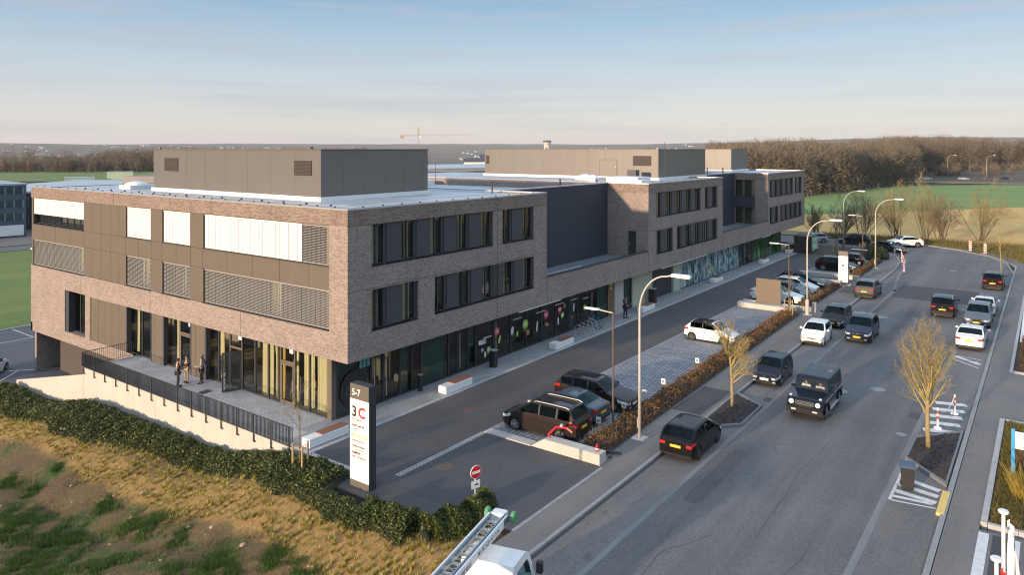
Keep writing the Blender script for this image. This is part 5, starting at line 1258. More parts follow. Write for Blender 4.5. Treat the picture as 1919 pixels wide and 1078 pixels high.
def blades(region_fn, n, h, w, seed, m, name, label, cat, lean=.35):
    rg = np.random.RandomState(seed); b = region_fn(rg, n); k_ = len(b); a = rg.uniform(0, 6.283, k_); hh = h*rg.uniform(.5, 1.3, k_); d = np.stack([np.cos(a), np.sin(a), 0*a], 1)
    l_ = rg.normal(size=(k_, 3))*lean; l_[:, 2] = 0; tip = b+l_*hh[:, None]+np.stack([0*a, 0*a, hh], 1)
    v = np.stack([b-d*w, b+d*w, tip], 1).reshape(-1, 3); return stuff(fast_mesh(name, v, np.arange(k_*3).reshape(-1, 3), m), label, cat)
M['straw'] = leaf_mat('straw_blade', [(.14, .14, .026), (.28, .235, .048), (.45, .34, .085), (.63, .49, .19)], .8, .8)
M['blade'] = leaf_mat('green_blade', [(.022, .056, .008), (.050, .105, .016), (.095, .155, .028)], .5, .7)
M['mown'] = leaf_mat('verge_blade', [(.09, .085, .02), (.16, .13, .03), (.22, .17, .05)], .8, .8)
def tuft_mesh():
    rg = np.random.RandomState(3); P = []; D = []
    for gy in np.arange(-12.3, 31, .29):
        e = hedge_band(gy)[1] if gy > -9.4 else -4.9+2.6*sm(-9.4, -12, gy)
        for gx_ in np.arange(e+.3, -7.55-.25*math.sin(gy*.7)-rg.rand()*.4, -.29):
            if gy < -9.6 and gx_ > -4.4+1.3*sm(-9.6, -11.5, gy): continue
            if rg.rand() < .10: continue
            x, y = gx_+rg.uniform(-.2, .2), gy+rg.uniform(-.2, .2); z = bank_h(x, y); n = 40; sc = rg.uniform(.75, 1.45)
            a = rg.uniform(0, 6.283, n); r_ = rg.rand(n)*.06; out = rg.uniform(.25, 1.0, n)*.17*sc; hh = rg.uniform(.5, 1.1, n)*.20*sc
            base = np.stack([x+r_*np.cos(a), y+r_*np.sin(a), np.full(n, z-.03)], 1); tip = base+np.stack([out*np.cos(a), out*np.sin(a), hh], 1)
            w = np.stack([-np.sin(a), np.cos(a), 0*a], 1)*.013
            P.append(np.stack([base-w, base+w, tip], 1).reshape(-1, 3))
    v = np.concatenate(P); return v, np.arange(len(v)).reshape(-1, 3)
v, f = tuft_mesh(); stuff(fast_mesh('grass_tufts', v, f, M['straw']), 'straw and lime coloured grass tufts planted over the bank', 'grass')
def hit(px, py):
    """point of the bank seen at a photograph pixel"""
    d = Vector((.80491+(px-960)/1370*.5934, .5934-(px-960)/1370*.80491, -(py-279)/1370)); t = 6.
    while t < 90:
        p = CAM+d*t
        if p.z < bank_h(p.x, p.y): return p
        t += .08
    return p
GP = [(hit(px, py), r_) for px, py, r_ in ((30, 985, 1.1), (120, 1010, .9), (200, 950, .45), (270, 985, .8), (330, 1010, .5), (20, 905, .5), (60, 925, .4), (110, 880, .3), (70, 1060, 1.2), (200, 1060, .8), (420, 1062, .7), (520, 1050, .5), (570, 1066, .4), (330, 1070, .5), (380, 905, .35), (150, 800, .5), (480, 960, .35))]
def patches(rg, n):
    out = []
    for p, r_ in GP:
        m = int(n*r_*r_/9.5); q_ = rg.normal(size=(m, 2))*np.array([r_*.55, r_*.9]); x, y = p.x+q_[:, 0], p.y+q_[:, 1]
        k_ = (np.sin(x*3.1+y*2.2)+np.sin(y*4.3-x*2.7+1)+.8*np.sin(x*7.7+y*6.1)+.6*rg.normal(size=m) > -.35) & (x < -7.3); out.append(np.stack([x[k_], y[k_]], 1))
    o = np.concatenate(out); return np.stack([o[:, 0], o[:, 1], [bank_h(a, b)-.02 for a, b in o]], 1)
def weeds(rg, n):
    x = rg.uniform(-20, -7.3, n*3); y = rg.uniform(-11, 16, n*3); k_ = np.sin(x*1.7+y*.9)+np.sin(y*2.3-x*1.1+2)+.8*np.sin(x*5.3+y*4.1)+.7*rg.normal(size=n*3) > .75
    x, y = x[k_][:n], y[k_][:n]; return np.stack([x, y, [bank_h(a, b)-.02 for a, b in zip(x, y)]], 1)
M['weed'] = leaf_mat('weed_blade', [(.06, .065, .02), (.11, .105, .032), (.17, .14, .055), (.24, .18, .085)], .8, .8)
blades(weeds, 42000, .09, .014, 14, M['weed'], 'field_weeds', 'sparse olive weeds scattered over the rough brown field', 'weeds', .9)
blades(patches, 150000, .16, .015, 4, M['blade'], 'field_grass', 'dark green grass growing in patches on the rough field', 'grass', .6)
def vg(rg, n):
    x = rg.uniform(8.1, 21.3, n); y = -27.5-rg.rand(n)**1.3*7; return np.stack([x, y, 0*x-.02], 1)
blades(vg, 22000, .22, .012, 6, M['mown'], 'verge_grass', 'yellowing grass on the verge around the blue post', 'grass', .6)
def rw(rg, n):
    x = rg.uniform(86.5, 108, n*2); y = rg.uniform(-40, 3, n*2); r_ = np.where(y > -6, 102.4, np.where(y > -15.5, 101.-.0*y, np.interp(y, [-40, -26, -23.4, -20, -15.5], [86.5, 86.5, 92.5, 97.6, 101]))); k_ = x > r_+.3
    x, y = x[k_][:n], y[k_][:n]; return np.stack([x, y, 0*x-.12], 1)
blades(rw, 16000, .6, .03, 7, M['straw'] if False else M['mown'], 'roadside_grass', 'rough tawny grass on the roadside beyond the bend', 'grass', .7)
# loose stones on the rough field
mb = MB(); rr = random.Random(4)
for i in range(130):
    x, y = rr.uniform(-20, -7.2), rr.uniform(-11, 14); s = rr.uniform(.03, .10)*(1 if rr.random() < .85 else 2); mb.ell((x, y, bank_h(x, y)+s*.3), (s, s*rr.uniform(.5, 1), s*.5), 6, 4)
stuff(mb.build('field_stones', mat('pale_stone', (.42, .30, .19), .9, noise=(9., .4))), 'pale stones scattered over the rough field', 'stones')
# field-edge bushes beyond the bend
BUSH = 'bare bushes between the road bend and the stubble field'
for i, (x, y, h_, lb, mt_) in enumerate(((100.0, -2.2, 6.2, 'bare bush behind the black car at the mesh fence', 'twig_g'), (105.8, -4.4, 7.6, 'dense dark bare bush between the two curved lamp posts', 'twig_g'), (107.2, -9.2, 8.2, 'bare bush directly behind the white crossover', 'twig_green'), (108.0, -13.2, 9.2, 'tallest bare bush right of the white crossover', 'twig_green'), (106.8, -15.5, 6.8, 'low dark bare bush below the tallest bush', 'twig_g'), (112.8, -20.4, 8.8, 'fan shaped bare bush standing alone on the right', 'twig_green'), (104.2, 2.6, 5.0, 'small bare bush above the dark cabinet shed', 'twig_g'))):
    t = thing('bare_bush', lb, 'bush', (x, y, -.2), 0, BUSH); tr, cw = MB(), MB(); rr = random.Random(i+50)
    for s in range(10):
        a = rr.uniform(0, 6.283); T, Cn, Tw = bare_tree(100*i+s, h_*rr.uniform(.6, 1.0), 1, .06, .7, 4, (8, 6, 4, 3), .5, .15, rr.uniform(.1, .8), .008, .6, (.5, .5, .5, .5))
        Mx = Matrix.Translation((rr.uniform(-.5, .5), rr.uniform(-.5, .5), 0)) @ Matrix.Rotation(rr.uniform(0, 6.28), 4, 'Z'); T.xf(Mx); Cn.xf(Mx); Tw.xf(Mx); tr.add(T.v, T.f); cw.add(Cn.v, Cn.f); cw.add(Tw.v, Tw.f)
    tr.build('stems', M['bark_g'], t, smooth=True); cw.build('crown', M[mt_], t, smooth=True)

# ------------------------------------------------------------------ woods (far masses)
M['wood_twig'] = leaf_mat('winter_wood_twigs', [(.105, .082, .063), (.150, .120, .092), (.21, .172, .128), (.165, .142, .085)], .03, .95)
M['wood_trunk'] = mat('wood_trunks', (.11, .09, .07), .95, noise=(.05, .3))
def wood(name, label, spots, seed, hh=(14, 20), nt=330):
    rg = np.random.RandomState(seed); V = []; TV = MB()
    for (x, y, z) in spots:
        h = rg.uniform(*hh); r_ = h*rg.uniform(.20, .30); n = nt
        d = rg.normal(size=(n, 3)); d /= np.linalg.norm(d, axis=1)[:, None]; q_ = rg.rand(n)**.45
        c = d*q_[:, None]*np.array([r_, r_, h*.36])+np.array([x, y, z+h*.62])
        low = rg.rand(n) < .22; c[low, 2] = z+h*rg.rand(low.sum())*.45; c[low, :2] = np.array([x, y])+rg.normal(size=(low.sum(), 2))*r_*.6
        dr = d*.7+rg.normal(size=(n, 3))*.5+np.array([0, 0, .35]); dr /= np.linalg.norm(dr, axis=1)[:, None]
        e = np.cross(dr, rg.normal(size=(n, 3))); e /= np.linalg.norm(e, axis=1)[:, None]
        L = rg.uniform(.9, 2.4, n)[:, None]; w = rg.uniform(.04, .12, n)[:, None]
        V.append(np.stack([c-dr*L*.5-e*w, c-dr*L*.5+e*w, c+dr*L*.5+e*w*.3, c+dr*L*.5-e*w*.3], 1).reshape(-1, 3))
        for b in range(3):
            a = rg.uniform(0, 6.28); TV.tube([(x, y, z-.5), (x+rg.normal()*.3, y+rg.normal()*.3, z+h*.4), (x+math.cos(a)*r_*.6, y+math.sin(a)*r_*.6, z+h*.85)], [.16, .11, .03], 3, False)
    v = np.concatenate(V); o = stuff(fast_mesh(name, v, np.arange(len(v)).reshape(-1, 4), M['wood_twig']), label, 'wood')
    TV.build('trunks', M['wood_trunk'], o); return o
rr = random.Random(12)
def gz(x, y): return ground_h(x, y)
def fan(px, depth):
    X = (px-960)/1370*depth; return (-25.45+depth*.80491+X*.5934, -29.35+depth*.5934-X*.80491)
def lerp_tab(tab, p):
    for (a, u), (b, v_) in zip(tab[:-1], tab[1:]):
        if p <= b: return u+(v_-u)*max(0, (p-a))/(b-a)
    return tab[-1][1]
EDGE = [(1330, 222), (1510, 224), (1560, 240), (1605, 254), (1660, 284), (1720, 310)]
RIDGE = [(1330, 267), (1400, 263), (1450, 263), (1510, 259), (1550, 262), (1600, 260), (1650, 257), (1700, 254), (1800, 255), (1850, 259), (1880, 266), (1930, 276)]
def wood_spots(n, p0, p1, d0, deep, hmean):
    out = []
    for i in range(n):
        p = rr.uniform(p0, p1); e = lerp_tab(EDGE, p) if d0 is None else d0; d = rr.random()**1.25*deep; x, y = fan(p, e+d)
        top = 14.5+(279-lerp_tab(RIDGE, p)-rr.uniform(-5, 1.5))/1370*(e+deep); t = d/deep
        out.append((x, y, gz(x, y)*(1-t)+(top-hmean)*t))
    return out
wood('woodland', 'bare brown winter wood rising behind the green crop field', wood_spots(520, 1330, 1716, None, 170, 16.5), 3, (13, 18), 420)
wood('woodland', 'bare wooded hill behind the far road at the right edge', wood_spots(330, 1690, 1960, 405, 150, 16.5), 4, (13, 18), 330)
sp_ = [(*fan(rr.uniform(1690, 1940), rr.uniform(392, 402)), -.3) for i in range(60)]+[(*fan(rr.choice((1725, 1762, 1768, 1790, 1850, 1862, 1900))+rr.uniform(-7, 7), rr.uniform(362, 374)), -.3) for i in range(26)]
wood('roadside_thicket', 'bare thicket along both sides of the far road', sp_, 5, (4, 8), 170)
sp_ = []
for i in range(520):       # low wood on the left skyline
    p = rr.uniform(-70, 330); x, y = fan(p, 452+rr.random()**1.2*150); sp_.append((x, y, -1.2-2.5*sm(120, 0, p)*.5))
wood('woodland', 'dark low brown wood beyond the meadow on the left skyline', sp_, 6, (8, 11.5), 260)
sp_ = []
for i in range(330):
    p = rr.uniform(195, 700)*.98+rr.uniform(-8, 8); x, y = fan(p, 470+rr.random()**1.2*160); sp_.append((x, y, -1.5+1.8*sm(200, 300, p)))
wood('woodland', 'taller dark brown wood peeping over the first plant room', sp_, 16, (12.5, 16.5), 300)
sp_ = []
for i in range(170):
    t = rr.random(); d = rr.random()*150; ang = R(53.6)+R(19)-R(30)*t; rad = 520+d
    x, y = -25+rad*math.cos(ang), -29+rad*math.sin(ang); sp_.append((x, y, -3-5*t))
wood('woodland', 'dark wood showing in the gap between the two plant rooms', sp_, 8, (14, 21), 300)

# ------------------------------------------------------------------ terrace wall, railing, street furniture
tw = thing('retaining_wall', 'cream retaining wall with stone coping carrying the terrace above the hedge', 'wall')
mb = MB(); mb.box(-3.3, -3.1, -3.9, 22.3, -4.4, -.0); mb.build('wall', M['conc_w'], tw)
mb = MB(); mb.box(-3.34, -3.06, -3.9, 22.34, -.0, .03); mb.build('coping', M['conc'], tw)
j = MB()
for y in np.arange(0, 22, 2.6): j.box(-3.303, -3.28, y, y+.015, -4, -.0)
j.build('joint', M['kerb'], tw)
r2 = thing('ramp_wall', 'low cream wall sloping down from the terrace corner towards the lower car park', 'wall')
mb = MB(); mb.add([(-3.3, 22.35, -5), (-3.1, 22.35, -5), (-3.1, 33.3, -5), (-3.3, 33.3, -5), (-3.3, 22.35, -.5), (-3.1, 22.35, -.5), (-3.1, 33.3, -2.9), (-3.3, 33.3, -2.9)], [(0, 3, 2, 1), (4, 5, 6, 7), (0, 1, 5, 4), (1, 2, 6, 5), (2, 3, 7, 6), (3, 0, 4, 7)])
mb.build('wall', M['conc_w'], r2)
def railing(label, p0, p1, n, brackets, posts=True):
    t = thing('railing', label, 'railing', p0); d = Vector(p1)-Vector(p0); L = d.length; t.rotation_euler = (0, 0, math.atan2(d.y, d.x))
    b = MB()
    for i in range(n+1): x = L*i/n; b.box(x-.006, x+.006, -.02, .02, .10, 1.0)
    b.build('bars', M['anth'], t); r_ = MB(); r_.box(0, L, -.025, .025, 1.0, 1.03); r_.build('handrail', M['anth'], t); r_ = MB(); r_.box(0, L, -.02, .02, .08, .10); r_.build('bottom_rail', M['anth'], t)
    if posts:
        for i in range(brackets+1):
            x = .25+(L-.5)*i/brackets; q_ = MB(); q_.box(x-.025, x+.025, -.026, .026, -.34, 1.0); q_.box(x-.025, x+.14, -.026, .03, -.38, -.33); q_.build('post', M['anth'], t)
    return t
railing('long anthracite bar railing on the terrace edge above the cream wall', (-3.36, 22.35, 0), (-3.36, .1, 0), 200, 15)
railing('short anthracite railing closing the far end of the terrace', (-3.3, 22.3, 0), (.0, 22.3, 0), 26, 2, False)

def bench(x, y, label, L=2.45, wood_at=.32):
    t = thing('bench', label, 'bench', (x, y, 0), 0, 'white concrete benches with wooden seats along the forecourt')
    b = MB(); b.rbox(0, L, 0, .62, .04, .46, .02); b.box(.06, L-.06, .05, .57, .0, .04); b.build('block', M['white'], t)
    w = MB()
    for i in range(5): w.box(L*wood_at, L, .03+i*.113, .03+i*.113+.1, .46, .50)
    w.build('seat', M['wood'], t)
for x, y, lb in ((6.85, -.72, 'bench nearest the building corner on the street side, beside the slim ash bin'), (18.7, -.72, 'bench in front of the shop window with the food stickers'), (33.3, -.4, 'bench beside the standing person and the tall dark bin'), (50.8, -.25, 'bench before the yellow dumb-bell window print'), (67.4, -.2, 'bench before the green window print'), (78.6, -.3, 'last bench beside the dark cabinet shed'), (-2.9, -.62, 'bench at the end of the terrace railing beside the totem')): bench(x, y, lb)
def litter(x, y, label, w=.42, h=1.05):
    t = thing('litter_bin', label, 'litter bin', (x, y, 0)); MB().rbox(-w/2, w/2, -w/2, w/2, 0, h, .03).build('body', M['black'], t); MB().box(-w/2-.02, w/2+.02, -w/2-.02, w/2+.02, h+.06, h+.1).build('lid', M['galv'], t)
    MB().box(-w/2+.03, w/2-.03, -w/2+.02, w/2-.02, h-.0, h+.06).build('opening', M['black'], t)
litter(12.9, .45, 'black litter bin in front of the smoothie shop windows')
litter(37.6, .75, 'tall black litter bin before the cream wall panel', .6, 1.3)
t = thing('ash_bin', 'slim black ash bin with pale bowl by the corner shop door', 'ash bin', (6.5, 1.0, 0)); MB().lathe([(.13, 0), (.13, .85), (.1, .87)], 14).build('body', M['black'], t); MB().lathe([(.02, .87), (.15, .98), (.16, 1.0), (.1, .96)], 14).build('bowl', M['galv'], t)
t = thing('ash_bin', 'slim pale ash bin standing beside the open terrace door', 'ash bin', (-.3, 10.7, 0)); MB().lathe([(.1, 0), (.1, .95), (.085, .98)], 14).build('body', M['white'], t); MB().lathe([(.105, .7), (.105, .78)], 14).build('band', M['anth'], t)

def street_lamp(label, x, y, h, reach, ang, m='lamp_pole', group='pale curved arm street lamps', z=0., sleeve=False):
    t = thing('street_lamp', label, 'street lamp', (x, y, z), R(ang), group)
    s = h-2.0; path = [(0, 0, 0), (0, 0, s*.5), (0, 0, s)]; rad = [.088, .072, .06]
    for i in range(1, 9):
        a = math.pi/2*i/8; path.append((reach*.85*(1-math.cos(a)), 0, s+1.9*math.sin(a))); rad.append(.058-.002*i)
    path.append((reach, 0, h-.02)); rad.append(.045)
    MB().tube(path, rad, 10).build('pole', M[m], t, smooth=True)
    hd = MB(); hd.rbox(reach-.05, reach+.95, -.15, .15, h-.08, h+.07, .05); hd.build('lamp_head', M['white'], t)
    MB().box(reach+.25, reach+.9, -.12, .12, h-.11, h-.08).build('lens', M['lamp_clear'], t)
    MB().rbox(-.35, .35, -.35, .35, -.05, .02, .02).build('footing', M['conc'], t)
    MB().box(-.11, -.08, -.06, .06, .5, 1.0).build('hatch', M['galv'], t)
    if sleeve: MB().lathe([(.16, 0), (.16, 1.2), (.11, 1.3)], 12).build('sleeve', M['conc_w'], t)
    return t
street_lamp('curved street lamp nearest us, standing on the pavement by the brown hedge', 7.85, -12.75, 8.35, 1.75, -90)
street_lamp('curved street lamp beside the brown panel with a pale sleeve at its foot', 41.3, -12.2, 8.4, 1.9, -90, sleeve=True)
street_lamp('curved street lamp beyond the second entrance, left of the white crossover', 72.2, -12.2, 8.5, 2.1, -90)
street_lamp('curved grey street lamp behind the mesh fence near the black car', 86.3, -5.6, 8.6, 2.0, -100, 'galv')
for i, (x, y, lb) in enumerate(((372, 26, 'leftmost small lamp post above the far road bushes'), (381, 10.5, 'far road lamp post, second from the left'), (380, -5.2, 'far road lamp post, third from the left'), (381, -20.5, 'far road lamp post at the right edge'))):
    street_lamp(lb, x, y, 11.5, 2.6, -80, group='lamp posts along the far road')
street_lamp('lone lamp post at the yard road left of the brick building', 38.4, 127.5, 7.4, 1.4, 200, group=None, z=LOW)
def path_lamp(label, x, y, h, L, ang):
    t = thing('path_lamp', label, 'path lamp', (x, y, 0), R(ang), 'slim bronze car park lamps'); MB().tube([(0, 0, 0), (0, 0, h)], [.06, .045], 8).build('pole', M['bronze_pole'], t)
    MB().tube([(0, 0, h-.03), (L, 0, h+.05)], .03, 6).build('arm', M['lamp_pole'], t); q_ = MB(); q_.rbox(L-.1, L+.75, -.13, .13, h+.03, h+.1, .03); q_.build('lamp_head', M['white'], t)
    MB().box(L+.05, L+.65, -.1, .1, h+.0, h+.03).build('lens', M['lamp_clear'], t)
path_lamp('slim bronze lamp by the grey blue coupe', 8.4, -10.95, 5.95, .9, 92)
path_lamp('slim bronze lamp in front of the white saloon', 40.4, -10.9, 6.1, .9, 92)
path_lamp('slim bronze lamp beyond the second entrance near the dark blue estate', 75.2, -10.2, 6.0, .9, 92)

# entrance totems
def totem_sign(x, y0, y1, h, label, d=.42):
    t = thing('totem_sign', label, 'sign', (x, y0, 0)); W = y1-y0
    return t, W
t = thing('totem_sign', 'tall white entrance totem numbered 5-7 with company names', 'sign', (-4.2, -5.0, -.1))
MB().box(0.02, .42, -1.17, 0, 0, 4.5).build('post', M['anth'], t)
MB().box(0.0, .02, -1.17, 0, .02, .38).build('foot_panel', mat('totem_bronze', (.125, .11, .09), .5), t); MB().box(0.0, .02, -1.17, 0, 3.86, 4.5).build('head_panel', bpy.data.materials['totem_bronze'], t)
MB().box(0.0, .02, -1.17, 0, .38, 3.86).build('white_panel', M['white'], t)
M['ink'] = mat('black_ink', (.02, .02, .02), .6); M['ink_r'] = mat('red_ink', (.55, .02, .03), .6); M['ink_g'] = mat('green_ink', (.36, .55, .16), .6); M['ink_gr'] = mat('grey_ink', (.2, .2, .2), .6)
def ttx(s, size, m, yy, zz, bold=0., spc=1.): text(s, size, m, t, face_mx(-.004, yy, zz), .003, 'LEFT', 'lettering', bold, spc)
ttx('5-7', .40, M['white'], -.12, 4.02, .006); ttx('3', .62, M['ink'], -.12, 3.12, .016); ttx('C', .62, M['ink_r'], -.52, 3.12, .016); ttx('PAYMENT', .125, M['ink'], -.13, 2.94, .0, 1.25)
ttx('Nonbi Tapas Bar', .115, M['ink'], -.12, 2.70, .003); ttx('D. Celio', .10, M['ink_gr'], -.12, 2.56)
ttx('smoo+ch', .24, M['ink_g'], -.12, 2.24, .004, 1.05); ttx('supermarché', .15, M['ink_r'], -.12, 2.05, 0, 1.02)
ttx('Crèche et Foyer', .115, M['ink'], -.12, 1.82, .003); ttx('Les p\'tits Bouchons', .095, M['ink_gr'], -.12, 1.69); ttx('KOMPLET', .12, M['ink'], -.12, 1.52, .005); ttx('Centre de réparation', .098, M['ink'], -.12, 1.37, .001)
ln = MB()
for z in (3.68, 2.86, 2.47, 1.97, 1.63, 1.28): ln.box(-.003, .0, -1.1, -.08, z, z+.012)
ln.build('divider', M['ink_gr'], t)
pl = thing('slatted_plinth', 'low dark slatted plinth edging the entrance under the totem', 'plinth')
mb = MB()
for i in range(4): mb.box(-4.75+.03*i, -4.7+.03*i, -9.7, -4.5, -.5+i*.13, -.42+i*.13)
mb.box(-4.6, -3.1, -9.6, -4.5, -.45, -.015); mb.build('slats', M['deck'], pl)
for y in (-9.6, -8.2, -6.8, -5.4): MB().box(-4.64, -4.58, y, y+.06, -.5, -.05).build('post', M['deck'], pl)
t = thing('totem_sign', 'slim white entrance totem at the second car park entrance', 'sign', (58.0, -11.1, 0))
MB().box(.02, .4, -.95, 0, .12, 3.6).build('post', M['anth'], t); MB().box(0, .02, -.95, 0, .3, 3.1).build('white_panel', M['white'], t); MB().box(0, .02, -.95, 0, 3.1, 3.6).build('head_panel', bpy.data.materials['totem_bronze'], t); MB().box(-.2, .6, -1.2, .2, 0, .12).build('plinth', M['conc'], t)
mb = MB()
for z in (2.9, 2.7, 2.5, 1.7): mb.box(-.004, 0, -.8, -.12, z, z+.05)
mb.lathe([(.001, -.004), (.14, -.004), (.14, 0), (.001, 0)], 14, (0, -.45, 2.1), 'x'); mb.build('print', M['ink_gr'], t)

# concrete barrier blocks with red barrier arm
t = thing('barrier_block', 'pale concrete kerb block carrying the red barrier arm by the brown people carrier', 'concrete block'); MB().box(3.78, 4.36, -8.9, -6.0, -.1, .04).build('kerb', M['conc'], t); mb = MB(); mb.add([(3.8, -12.75, 0), (4.4, -12.75, 0), (4.4, -8.9, 0), (3.8, -8.9, 0), (3.8, -12.75, .5), (4.4, -12.75, .5), (4.4, -9.7, .5), (3.8, -9.7, .5)], [(0, 3, 2, 1), (4, 5, 6, 7), (0, 1, 5, 4), (1, 2, 6, 5), (2, 3, 7, 6), (3, 0, 4, 7)]); mb.build('block', M['conc_w'], t)
TA = Matrix.Translation((4.1, -9.8, .3)); ar_ = MB().tube([(0, 0, 0), (.05, .05, .35), (.1, -.35, .78), (.1, -.95, .85)], .055, 8).xf(TA).build('arm', M['red'], t); ar_['label'] = 'bent red barrier arm'; MB().tube([(.1, -.95, .85), (.1, -1.25, .7)], .045, 8).xf(TA).build('tip', M['redwhite'], ar_); MB().lathe([(.05, 0), (.09, .02), (.09, .12), (.03, .14)], 10, (.1, -.65, .84)).xf(TA).build('clamp', M['galv'], ar_)
t = thing('stub_post', 'short red stub post at the pavement end of the concrete block', 'post', (4.1, -12.45, .5)); MB().lathe([(.07, 0), (.07, .22), (.05, .26), (.05, .32), (.03, .34)], 10).build('post', M['red'], t); MB().lathe([(.073, .08), (.073, .14)], 10).build('band', M['white'], t)
t = thing('barrier_block', 'cream concrete plinth under the brown panel between the two car rows', 'concrete block'); mb = MB(); mb.box(41.0, 41.9, -11.2, -6.1, -.05, .42); mb.build('block', M['conc_w'], t)
t = thing('barrier_block', 'thin cream kerb wall just behind the brown panel', 'concrete block'); MB().box(42.5, 42.9, -12.3, -6.1, -.05, .38).build('block', M['conc_w'], t); MB().box(42.45, 42.95, -12.6, -12.3, 0, .85).build('end_post', M['conc_w'], t)
t = thing('panel_sign', 'blank brown panel standing on the cream plinth', 'sign', (42.1, -9.6, .3)); MB().box(0, .14, -.1, 2.1, 0, 2.3).build('panel', mat('bronze_panel', (.125, .092, .064), .5, .1), t); MB().box(-.05, .2, -.05, .1, -.3, 0).build('foot', M['anth'], t); MB().box(-.05, .2, 1.9, 2.05, -.3, 0).build('foot', M['anth'], t)
t = thing('barrier_block', 'cream kerb wall on the near side of the second entrance', 'concrete block'); MB().box(57.4, 57.9, -11.4, -7.6, -.05, .5).build('block', M['conc_w'], t)
t = thing('barrier_block', 'long cream kerb wall on the far side of the second entrance', 'concrete block'); MB().box(62.0, 62.5, -12.3, -6.0, -.05, .45).build('block', M['conc_w'], t)
t = thing('leaning_post', 'white barrier post leaning beside the far kerb wall', 'post', (65.5, -10.6, 0)); MB().tube([(0, 0, 0), (-.2, .35, 2.4)], .07, 8).build('post', M['white'], t); MB().lathe([(.12, 0), (.12, .12)], 10).build('foot', M['anth'], t)
# small bay signs by the hedge
for i, (x, y, lb) in enumerate(((7.15, -10.8, 'bay sign behind the grey blue coupe'), (9.9, -10.8, 'bay sign in front of the plum estate'), (12.4, -10.8, 'bay sign one bay past the plum estate'), (14.9, -10.8, 'bay sign at the middle of the empty bays'), (20.2, -10.75, 'bay sign before the street tree crown'), (26.9, -10.7, 'bay sign in front of the small white car'), (66.6, -10.7, 'bay sign in front of the black off road wagon'), (70.5, -10.7, 'bay sign between the black wagon and dark blue estate'), (73.6, -10.7, 'bay sign in front of the dark blue estate'))):
    t = thing('bay_sign', lb, 'sign', (x, y, 0), 0, 'small white parking bay signs along the brown hedge'); MB().lathe([(.02, 0), (.02, .75)], 6).build('post', M['galv'], t); MB().box(-.03, -.01, -.13, .13, .5, .82).build('plate', M['white'], t); MB().box(-.034, -.031, -.07, .07, .58, .72).build('print', M['ink_gr'], t)
# no entry sign
t = thing('no_entry_sign', 'round red no entry sign with small plate on a grey post in the hedge', 'road sign', (-2.65, -10.7, -.45)); MB().lathe([(.035, 0), (.035, 2.15), (.02, 2.17)], 8).build('post', M['galv'], t)
rot = Matrix.Rotation(R(-16), 4, 'Z')
MB().lathe([(.001, 0), (.265, 0), (.265, -.03), (.001, -.03)], 28, (0, -.04, 1.95), 'y').xf(rot).build('rim', M['white'], t); MB().lathe([(.001, -.031), (.25, -.031), (.25, -.034), (.001, -.034)], 28, (0, -.04, 1.95), 'y').xf(rot).build('disc', M['red'], t); MB().box(-.19, .19, -.082, -.076, 1.9, 2.0).xf(rot).build('bar', M['white'], t)
MB().box(-.2, .2, -.06, -.04, 1.3, 1.6).xf(rot).build('plate', M['white'], t); MB().box(-.06, .1, -.064, -.061, 1.42, 1.48).xf(rot).build('arrow', M['ink'], t)
# wheelie bin
t = thing('wheelie_bin', 'black wheelie bin with blue grey lid on the white hatching', 'wheelie bin', (9.85, -24.4, RZ), R(10)); mb = MB(); mb.add([(-.24, -.22, .06), (.24, -.22, .06), (.24, .22, .06), (-.24, .22, .06), (-.33, -.28, 1.0), (.33, -.28, 1.0), (.33, .28, 1.0), (-.33, .28, 1.0)], [(0, 3, 2, 1), (4, 5, 6, 7), (0, 1, 5, 4), (1, 2, 6, 5), (2, 3, 7, 6), (3, 0, 4, 7)]); mb.build('body', M['bin'], t)
mb = MB(); mb.rbox(-.38, .36, -.31, .31, 1.0, 1.09, .04); mb.build('lid', M['binlid'], t); MB().tube([(.38, -.24, 1.0), (.46, -.24, 1.02), (.46, .24, 1.02), (.38, .24, 1.0)], .018, 6).build('handle', M['bin'], t)
for s in (-.24, .24): MB().lathe([(.1, -.03), (.11, 0), (.1, .03)], 14, (.27, s, .11), 'y').build('wheel', M['tyre'], t)
# chain posts on the hatched island
def chain_post(x, y, lb):
    t = thing('chain_post', lb, 'bollard', (x, y, RZ), 0, 'red and white chain posts'); MB().lathe([(.2, 0), (.19, .06), (.1, .1), (.05, .12)], 16).build('foot', M['white'], t); MB().lathe([(.045, .1), (.045, 1.0), (.03, 1.02)], 10).build('post', M['white'], t)
    for z in (.5, .78): MB().lathe([(.048, z), (.048, z+.15)], 10).build('band', M['redwhite'], t)
    MB().ell((0, 0, 1.04), (.05, .05, .05), 8, 6).build('knob', M['white'], t)
chain_post(21.3, -25.1, 'chain post further from us on the white hatching'); chain_post(18.4, -24.6, 'chain post nearest the tree on the white hatching')
ch = MB(); pts = [Vector((18.4, -24.6, .92)).lerp(Vector((21.3, -25.1, .92)), i/14)-Vector((0, 0, .45*(1-(2*i/14-1)**2))) for i in range(15)]; ch.tube(pts, .018, 6)
tag(ch.build('chain', M['white']), 'sagging white plastic chain between the two chain posts', 'chain')
